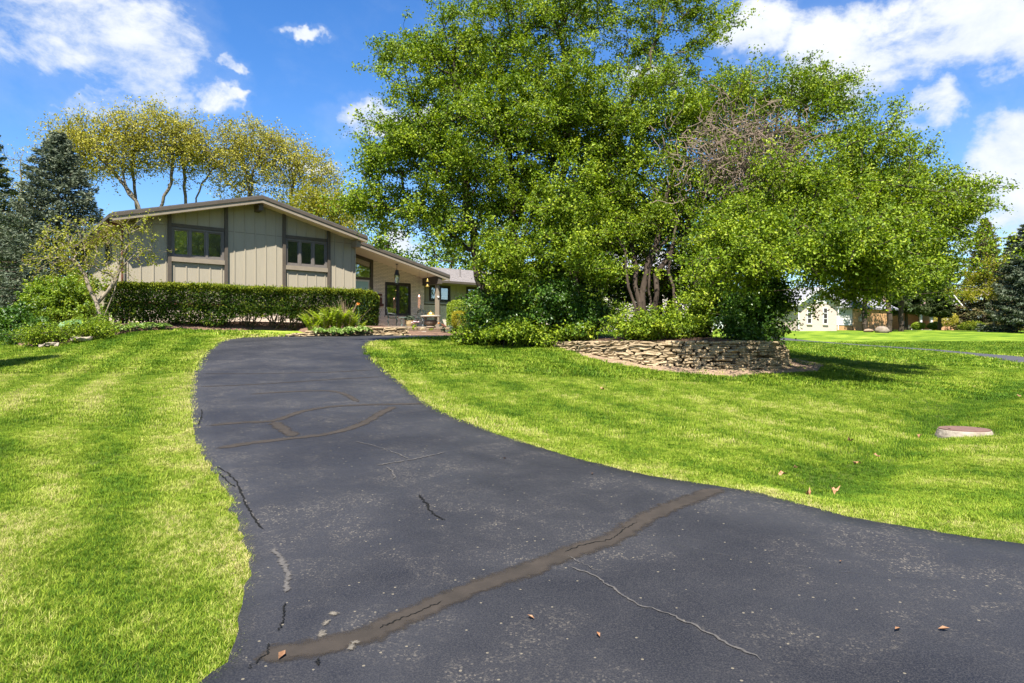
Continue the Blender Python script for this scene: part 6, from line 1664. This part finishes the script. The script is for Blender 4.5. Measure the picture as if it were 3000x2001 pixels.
for k, (px, py, Y, rx, ry, mat, lab) in enumerate(BGL):
    tree('background_tree', lab, [(px, py, Y, rx, ry, rx * Y / FPX * .8), (px - rx * .5, py + ry * .5, Y, rx * .6, ry * .6, 2), (px + rx * .5, py + ry * .5, Y, rx * .6, ry * .6, 2)], [TP_((px, bo(px, Y), Y), (px, py + ry * .4, Y), (px + 8, py, Y))], M[mat], M['bark'], 70 + k, per=420, leaves=26, size=.27, spread=.75, base_r=.25, tip_r=.02, group='background trees', spray=8, spray_size=1.8)
for k, (px, py, Y, rx, ry, lab) in enumerate([(1760, 890, 40, 110, 90, 'loose green bushes seen low behind the middle of the island'), (1560, 900, 40, 110, 80, 'loose green bushes low behind the left of the island')]):
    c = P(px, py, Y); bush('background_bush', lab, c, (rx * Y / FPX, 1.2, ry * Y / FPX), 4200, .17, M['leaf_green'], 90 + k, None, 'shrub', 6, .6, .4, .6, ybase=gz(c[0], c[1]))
# ------------------------------------------------------------------ far right conifers and trees
for k, (px, topy, Y, rad, mat, lab) in enumerate([(2885, 640, 80, 3.6, 'needle_tan', 'tall brown-green spruce beyond the far right lawn'), (2965, 690, 84, 3.2, 'needle_green', 'slimmer dark spruce right of the brown-green one'), (3015, 640, 66, 3.6, 'needle_blue', 'blue-green spruce cut off by the right edge of the picture'), (2760, 700, 90, 4.0, 'needle_green', 'dark spruce behind the far house with the red roof'), (2700, 660, 96, 4.0, 'needle_green', 'dark spruce left of the red roof, deep behind'), (2655, 735, 72, 2.3, 'needle_green', 'dark spruce in front of the red roof, left of the white columns'), (2752, 770, 74, 1.5, 'needle_green', 'narrow spruce just left of the small white gable')]):
    b_ = on_ground(px, Y); ht = CAM_H + (HORIZON - topy) / FPX * Y - b_[2]
    conifer('spruce_tree', lab, b_, ht, rad * 1.22, M[mat], 110 + k, 130, 230, .40, 'far spruces on the right', .04 if k < 5 else .24, .1, .32, .8, .2)
tree('ornamental_tree', 'small golden-green tree on the far right lawn', [(2890, 800, 68, 70, 52, 2), (2940, 830, 68, 52, 46, 1.8), (2850, 850, 68, 52, 36, 1.6)], [TP_((2915, bo(2915, 68), 68), (2912, 920, 68), (2890, 850, 68), (2880, 790, 68)), TP_((2917, 930, 68), (2945, 890, 68), (2950, 830, 68))], M['leaf_yellow'], M['bark_light'], 120, per=200, leaves=40, size=.2, spread=.5, base_r=.16, tip_r=.015)
for k, (px, Y, lab) in enumerate([(2535, 66, 'lawn spruce trunk left of the boulder with low boughs'), (2605, 64, 'lawn tree right behind the boulder'), (2640, 66, 'lawn tree left of the white porch columns')]):
    tree('lawn_tree', lab, [(px, 820, Y, 62, 46, 1.8), (px + 25, 760, Y, 52, 52, 1.8), (px - 25, 850, Y, 46, 24, 1.4)], [TP_((px, bo(px, Y), Y), (px, 900, Y), (px + 6, 800, Y))], M['leaf_green'] if k != 2 else M['needle_green'], M['bark'], 130 + k, per=230, leaves=36, size=.22, spread=.5, base_r=.24, tip_r=.02, group='trees on the far lawn')
# trees across the street to the right, outside the picture: the house windows mirror them
for k, (x, y, r_, h_) in enumerate([(25, 0, 6, 20), (32, -7, 7, 21), (33, 7, 6, 19), (41, 2, 7, 20), (46, 16, 6, 17), (50, -3, 7, 21), (56, 11, 6, 18)]):
    z_ = gz(x, y); pf = lambda u_, w_, v_: np.array((u_, w_, v_)); root_seed = 160 + k
    q = np.random.default_rng(root_seed); n_ = 5600; d = q.normal(size=(n_, 3)); d /= np.linalg.norm(d, axis=1)[:, None]
    rt = thing('street_tree', ['street tree opposite the drive, outside the picture, mirrored in the gable windows', 'second street tree opposite the drive, outside the picture', 'third street tree opposite the drive, set back, outside the picture', 'street tree right of the far lawn, outside the picture', 'street tree beyond the far lawn, outside the picture, mirrored in the porch window', 'tall street tree set far back, outside the picture', 'street tree farthest right, outside the picture'][k], 'tree', (x, y, z_), 'trees across the street')
    mb = MB(); mb.tube([(x, y, z_ - .1), (x + .2, y, z_ + h_ * .35), (x, y + .2, z_ + h_ * .7)], [.3, .22, .1], 8); mb.build('trunk', M['bark'], rt)
    lum = 1 + .45 * (fbm(d[:, 0] * 3 + 7, d[:, 1] * 3 + d[:, 2] * 3 + 7, k, 3) - .5) * 2
    C_ = np.array((x, y, z_ + h_ * .58)) + d * (q.uniform(.5, 1, (n_, 1)) * lum[:, None]) * np.array((r_, r_, h_ * .47))
    link('crown', leaf_mesh('crown', C_, d + q.normal(size=(n_, 3)) * .6, .62, .62, k, None), M['leaf_green'], rt)
# two spruces outside the left of the picture whose tips throw the shadows on the left lawn
for k, (x, y, h, lab) in enumerate([(-13.5, 10.8, 12.8, 'tall lawn spruce just outside the left of the picture, nearer the house'), (-13.2, 8.3, 12.4, 'tall lawn spruce just outside the left of the picture, nearer the street')]):
    conifer('spruce_tree', lab, (x, y, gz(x, y)), h, 2.2, M['needle_green'], 140 + k, 130, 200, .3, 'spruces left of the lawn', .05, .1, .32, .85, .2)
# ------------------------------------------------------------------ neighbouring houses on the far right
class Fr:
    """a local frame: origin on the ground, a along the front, b back"""
    def __init__(self, org, ang): self.o = np.array(org, float); self.u = np.array((math.cos(ang), math.sin(ang), 0)); self.v = np.array((-math.sin(ang), math.cos(ang), 0)); self.ang = ang
    def p(self, a, b, z): return self.o + self.u * a + self.v * b + ZZ * z
    def box(self, mb, a0, a1, b0, b1, z0, z1): return mb.box(self.p(a0, b0, z0), self.u * (a1 - a0), self.v * (b1 - b0), ZZ * (z1 - z0))
def far_window(fr, parent, a0, a1, b, z0, z1, mat, bars=1):
    mb = MB(); w = .08
    for q in ((a0, a0 + w, z0, z1), (a1 - w, a1, z0, z1), (a0 + w, a1 - w, z0, z0 + w), (a0 + w, a1 - w, z1 - w, z1)): fr.box(mb, q[0], q[1], b - .05, b - .002, q[2], q[3])
    for k in range(bars): 
        z = z0 + (z1 - z0) * (k + 1) / (bars + 1); fr.box(mb, a0 + w, a1 - w, b - .045, b - .003, z - .03, z + .03)
    o = mb.build('window', mat, parent)
    mb = MB(); fr.box(mb, a0 + w, a1 - w, b - .02, b - .015, z0 + w, z1 - w); mb.build('pane', M['dark_frame'], o)
    mb = MB(); fr.box(mb, a0 - .05, a1 + .05, b - .10, b - .002, z0 - .10, z0 - .002); mb.build('sill', M['concrete'], o)
def gable_roof(fr, mb, a0, a1, b0, b1, ze, rise, along='b', th=.14, ov=.4):
    """ridge along b (gable faces front) or along a"""
    if along == 'b':
        m = (a0 + a1) / 2
        for s in (0, 1):
            e = a0 - ov if s == 0 else a1 + ov; zz = ze - rise * ov / (m - a0)
            mb.prism([fr.p(e, b0 - ov, zz), fr.p(m, b0 - ov, ze + rise), fr.p(m, b0 - ov, ze + rise + th), fr.p(e, b0 - ov, zz + th)], fr.v * (b1 - b0 + 2 * ov))
    else:
        m = (b0 + b1) / 2
        for s in (0, 1):
            e = b0 - ov if s == 0 else b1 + ov; zz = ze - rise * ov / (m - b0)
            mb.prism([fr.p(a0 - ov, e, zz), fr.p(a0 - ov, m, ze + rise), fr.p(a0 - ov, m, ze + rise + th), fr.p(a0 - ov, e, zz + th)], fr.u * (a1 - a0 + 2 * ov))
# cream garage: one side towards us on the left, gabled front on the right
g0 = on_ground(2338, 62)
ANG = math.radians(27)
fr = Fr((g0[0], g0[1], 3.12), ANG)
nh = thing('neighbour_house', 'cream brick garage wing and orange brick house across the far lawn', 'house', tuple(fr.p(4, 4, 0)))
cream = m_far_brick('far_brick_cream', (.50, .40, .345), (.56, .45, .39), (.44, .36, .31), -ANG, .3, .09); orange = m_far_brick('far_brick_orange', (.42, .21, .085), (.55, .30, .13), (.42, .33, .22), -ANG, .3, .09)
creamL = m_far_brick('far_brick_cream_side', (.50, .40, .345), (.56, .45, .39), (.44, .36, .31), -ANG + math.pi / 2, .3, .09)
EZ = 2.45
mb = MB(); fr.box(mb, 0, 5.2, 0, .2, -.5, EZ); mb.build('wall', cream, nh)
mb = MB(); fr.box(mb, 0, .2, .2, 9.0, -.5, EZ); mb.build('wall', creamL, nh)
mb = MB(); fr.box(mb, 5.0, 5.2, .2, 9.0, -.5, EZ); fr.box(mb, 0, 5.2, 9.0, 9.2, -.5, EZ); mb.build('wall', cream, nh)
mb = MB(); mb.prism([fr.p(-.02, -.02, EZ), fr.p(5.22, -.02, EZ), fr.p(2.6, -.02, EZ + 1.42)], fr.v * .2); gb = mb.build('gable', M['white_paint'], nh)
for k in range(9):
    z = EZ + .04 + k * .155; w = 2.6 * (1 - (z - EZ) / 1.42) - .05
    if w > .1: mb = MB(); mb.prism([fr.p(2.6 - w, -.05, z), fr.p(2.6 - w, -.025, z + .13), fr.p(2.6 - w, -.02, z)], fr.u * 2 * w); mb.build('siding_board', M['white_paint'], gb)
mb = MB(); gable_roof(fr, mb, 0, 5.2, 0, 9.2, EZ + .02, 1.42); mb.build('roof', M['shingle_grey'], nh)
for s in (0, 1):
    mb = MB(); e = -.42 if s == 0 else 5.62; zz = EZ - 1.42 * .42 / 2.6
    mb.prism([fr.p(e, -.44, zz - .06), fr.p(2.6, -.44, EZ + 1.42 - .06), fr.p(2.6, -.44, EZ + 1.42 + .15), fr.p(e, -.44, zz + .15)], fr.v * .035); mb.build('rake_board', M['white_paint'], nh)
mb = MB(); fr.box(mb, -.52, -.42, -.4, 9.5, EZ - .30, EZ - .14); mb.build('gutter', M['white_paint'], nh)
mb = MB(); fr.box(mb, -.42, 0, -.2, 9.3, EZ - .32, EZ - .28); mb.build('soffit', M['white_paint'], nh)
for a in (-.06, 5.26):
    mb = MB(); mb.tube([fr.p(a - .25 if a < 0 else a + .1, -.12, EZ - .2), fr.p(a, -.12, EZ - .5), fr.p(a, -.12, .05)], .055, 6); mb.build('downspout', M['white_paint'], nh)
for a in (1.15, 3.3): far_window(fr, nh, a, a + .62, 0, .55, 2.1, M['white_paint'], 2)
# link with siding, then orange brick
mb = MB(); fr.box(mb, 5.2, 6.3, .9, 1.1, -.5, 2.0); mb.build('wing_wall', cream, nh)
mb = MB(); fr.box(mb, 6.3, 9.6, 1.6, 1.8, -.5, .55); fr.box(mb, 9.6, 15.5, 1.4, 1.6, -.5, 2.3); mb.build('brick_wall', orange, nh)
mb = MB(); fr.box(mb, 6.3, 9.6, 1.6, 1.8, .55, 2.3); sd = mb.build('siding_wall', M['white_paint'], nh)
for k in range(11): mb = MB(); z = .58 + k * .155; mb.prism([fr.p(6.35, 1.55, z), fr.p(6.35, 1.58, z + .13), fr.p(6.35, 1.60, z)], fr.u * 3.2); mb.build('siding_board', M['white_paint'], sd)
mb = MB(); gable_roof(fr, mb, 5.8, 16, 1.6, 8.5, 2.4, 1.7, 'a'); mb.build('roof', M['shingle_grey'], nh)
mt = thing('utility_meters', 'pair of grey utility meters on the orange brick wall', 'meter', tuple(fr.p(10.4, 1.2, 0)))
for a in (10.2, 10.6):
    mb = MB(); fr.box(mb, a, a + .3, 1.2, 1.39, .95, 1.45); mb.build('box', M['concrete'], mt); mb = MB(); mb.tube([fr.p(a + .15, 1.22, 1.55), fr.p(a + .15, 1.05, 1.55)], .13, 12); mb.build('dial', M['white_paint'], mt)
mb = MB(); mb.tube([fr.p(10.75, 1.25, 1.0), fr.p(10.85, 1.25, .0)], .05, 6); mb.build('pipe', M['white_paint'], mt)
# second house: porch with white columns, small gable, red roof
g1 = on_ground(2690, 80); ANG2 = math.radians(8); f2 = Fr((g1[0], g1[1], g1[2] - .1), ANG2)
h2 = thing('porch_house', 'brick house with red roof, small white gable and white porch columns', 'house', tuple(f2.p(0, 3, 0)))
or2 = m_far_brick('far_brick_porch', (.40, .20, .10), (.50, .27, .14), (.38, .30, .22), -ANG2, .3, .09)
mb = MB(); f2.box(mb, -4.6, 2.0, 2.4, 2.6, -.3, 2.7); mb.build('wall', or2, h2)
mb = MB(); f2.box(mb, 2.0, 5.4, 0, .2, -.3, 1.25); f2.box(mb, 5.2, 5.4, .2, 6, -.3, 1.25); f2.box(mb, 2.0, 2.2, .2, 2.4, -.3, 1.25); mb.build('brick_base', or2, h2)
mb = MB(); f2.box(mb, 2.0, 5.4, .03, .2, 1.25, 2.7); f2.box(mb, 5.2, 5.37, .2, 6, 1.25, 2.7); f2.box(mb, 2.03, 2.2, .2, 2.4, 1.25, 2.7); mb.build('siding_wall', M['siding'], h2)
far_window(f2, h2, 2.9, 4.3, .03, 1.35, 2.55, M['white_paint'], 0)
mb = MB(); f2.box(mb, 3.55, 3.65, -.02, .02, 1.43, 2.47); mb.build('mullion', M['white_paint'], h2)
for a in (2.62, 4.34): mb = MB(); f2.box(mb, a, a + .26, -.02, .028, 1.35, 2.55); mb.build('shutter', M['dark_frame'], h2)
mb = MB(); gable_roof(f2, mb, -5.2, 6, -.2, 7, 2.75, 1.5, 'a', .14, .5); mb.build('roof', M['shingle_red'], h2)
mb = MB(); gable_roof(f2, mb, 2.2, 5.2, -.3, 3.5, 3.0, 1.6, 'b', .12, .25); mb.build('gable_roof', M['shingle_red'], h2)
mb = MB(); mb.prism([f2.p(2.2, -.35, 3.0), f2.p(5.2, -.35, 3.0), f2.p(3.7, -.35, 4.6)], f2.v * .2); mb.build('gable', M['white_paint'], h2)
for s, e in ((0, 1.95), (1, 5.45)):
    mb = MB(); zz = 3.0 - 1.6 * .25 / 1.5; mb.prism([f2.p(e, -.60, zz - .05), f2.p(3.7, -.60, 4.55), f2.p(3.7, -.60, 4.75), f2.p(e, -.60, zz + .15)], f2.v * .04); mb.build('rake_board', M['white_paint'], h2)
for a in (-4.0, -1.4, .5, 1.85): mb = MB(); f2.box(mb, a - .11, a + .11, .1, .32, 0, 2.7); mb.build('column', M['white_paint'], h2)
mb = MB(); f2.box(mb, -4.8, 2.0, 0, 2.4, -.3, .12); mb.build('porch_floor', M['concrete'], h2)
wc = f2.p(-.55, .9, .12); ch = thing('adirondack_chair', 'white slatted garden chair on the far porch', 'chair', tuple(wc))
mb = MB(); f2.box(mb, -.85, -.25, .7, 1.2, .42, .48); mb.build('seat', M['white_paint'], ch)
for k in range(5): mb = MB(); a = -.85 + k * .12; mb.box(f2.p(a, 1.2, .42), f2.u * .10, f2.v * .03, ZZ * .75 + f2.v * .25); mb.build('back_slat', M['white_paint'], ch)
for a, b in ((-.85, .7), (-.3, .7), (-.85, 1.15), (-.3, 1.15)): mb = MB(); f2.box(mb, a, a + .06, b, b + .06, .12, .66); mb.build('leg', M['white_paint'], ch)
for a in (-.9, -.28): mb = MB(); f2.box(mb, a, a + .12, .62, 1.25, .66, .70); mb.build('armrest', M['white_paint'], ch)
lp = f2.p(6.0, -.6, 0); lt = thing('lamp_post', 'small black post lantern right of the far porch house', 'lamp', tuple(lp)); mb = MB(); mb.tube([lp, lp + ZZ * 1.5], .04, 6); mb.build('post', M['black_metal'], lt); mb = MB(); mb.lathe(lp + ZZ * 1.5, [(.09, 0), (.15, .3), (.2, .32), (.03, .48)], 6); mb.build('lantern', M['black_metal'], lt)
for k, (px, py, Y, rx, ry, mat, lab) in enumerate([(2848, 955, 76, 42, 14, 'leaf_yew', 'wide clipped low yew right of the far porch'), (2738, 955, 76, 18, 12, 'leaf_fresh', 'small round bush beside the far porch columns'), (2690, 955, 76, 16, 12, 'leaf_fresh', 'small round bush left of the far porch columns'), (2772, 935, 77, 34, 22, 'leaf_oak', 'reddish brown shrub against the far brick wall'), (2545, 950, 75, 26, 12, 'leaf_deep', 'dark bush at the end of the orange brick wall'), (2870, 935, 82, 60, 30, 'leaf_deep', 'dark shrubs beneath the far spruces'), (3000, 955, 80, 36, 14, 'leaf_yellow', 'yellow-green bush at the far right edge')]):
    c = P(px, py, Y); bush('far_shrub', lab, c, (rx * Y / FPX, .9, ry * Y / FPX), 1900, .16, M[mat], 150 + k, 'shrubs round the far houses', 'shrub', 5, .6, .2, .4, .4, .55, .85, gz(c[0], c[1]))
# third house, only its corner shows
g3 = on_ground(3040, 92); f3 = Fr((g3[0], g3[1], g3[2]), -.1); h3 = thing('red_brick_house', 'red brick house with white column at the right edge of the picture', 'house', tuple(f3.p(0, 0, 0)))
mb = MB(); f3.box(mb, -2.2, 8, 1, 8, -.5, 2.9); mb.build('wall', m_far_brick('far_brick_red', (.22, .07, .055), (.3, .1, .075), (.3, .22, .18), .1, .3, .09), h3)
mb = MB(); f3.box(mb, -3.4, -2.7, -.3, .4, -.3, 2.9); f3.box(mb, -2.2, -1.5, -.3, .4, -.3, .6); mb.build('column', M['white_paint'], h3)
mb = MB(); gable_roof(f3, mb, -3.6, 9, 0, 8, 2.9, 2.2, 'a'); mb.build('roof', M['shingle_red'], h3)
# white house glimpsed between the trunks
g4 = on_ground(1900, 52); f4 = Fr((g4[0] - 3.5, g4[1], g4[2]), .05); h4 = thing('white_house', 'pale grey clapboard house glimpsed between the island trunks', 'house', tuple(f4.p(3, 2, 0)))
mb = MB(); f4.box(mb, 0, 8.5, 0, 6, -.5, 5.0); wl4 = mb.build('wall', M['pebble'], h4)
for k in range(30): mb = MB(); z = .1 + k * .16; mb.prism([f4.p(0, -.03, z), f4.p(0, -.003, z + .14), f4.p(0, -.003, z)], f4.u * 8.5); mb.build('clapboard', M['pebble'], wl4)
mb = MB(); gable_roof(f4, mb, 0, 8.5, 0, 6, 5.0, 1.6, 'a'); mb.build('roof', M['shingle_grey'], h4)
far_window(f4, h4, 5.0, 6.2, -.03, 1.0, 2.3, M['white_paint'], 1)
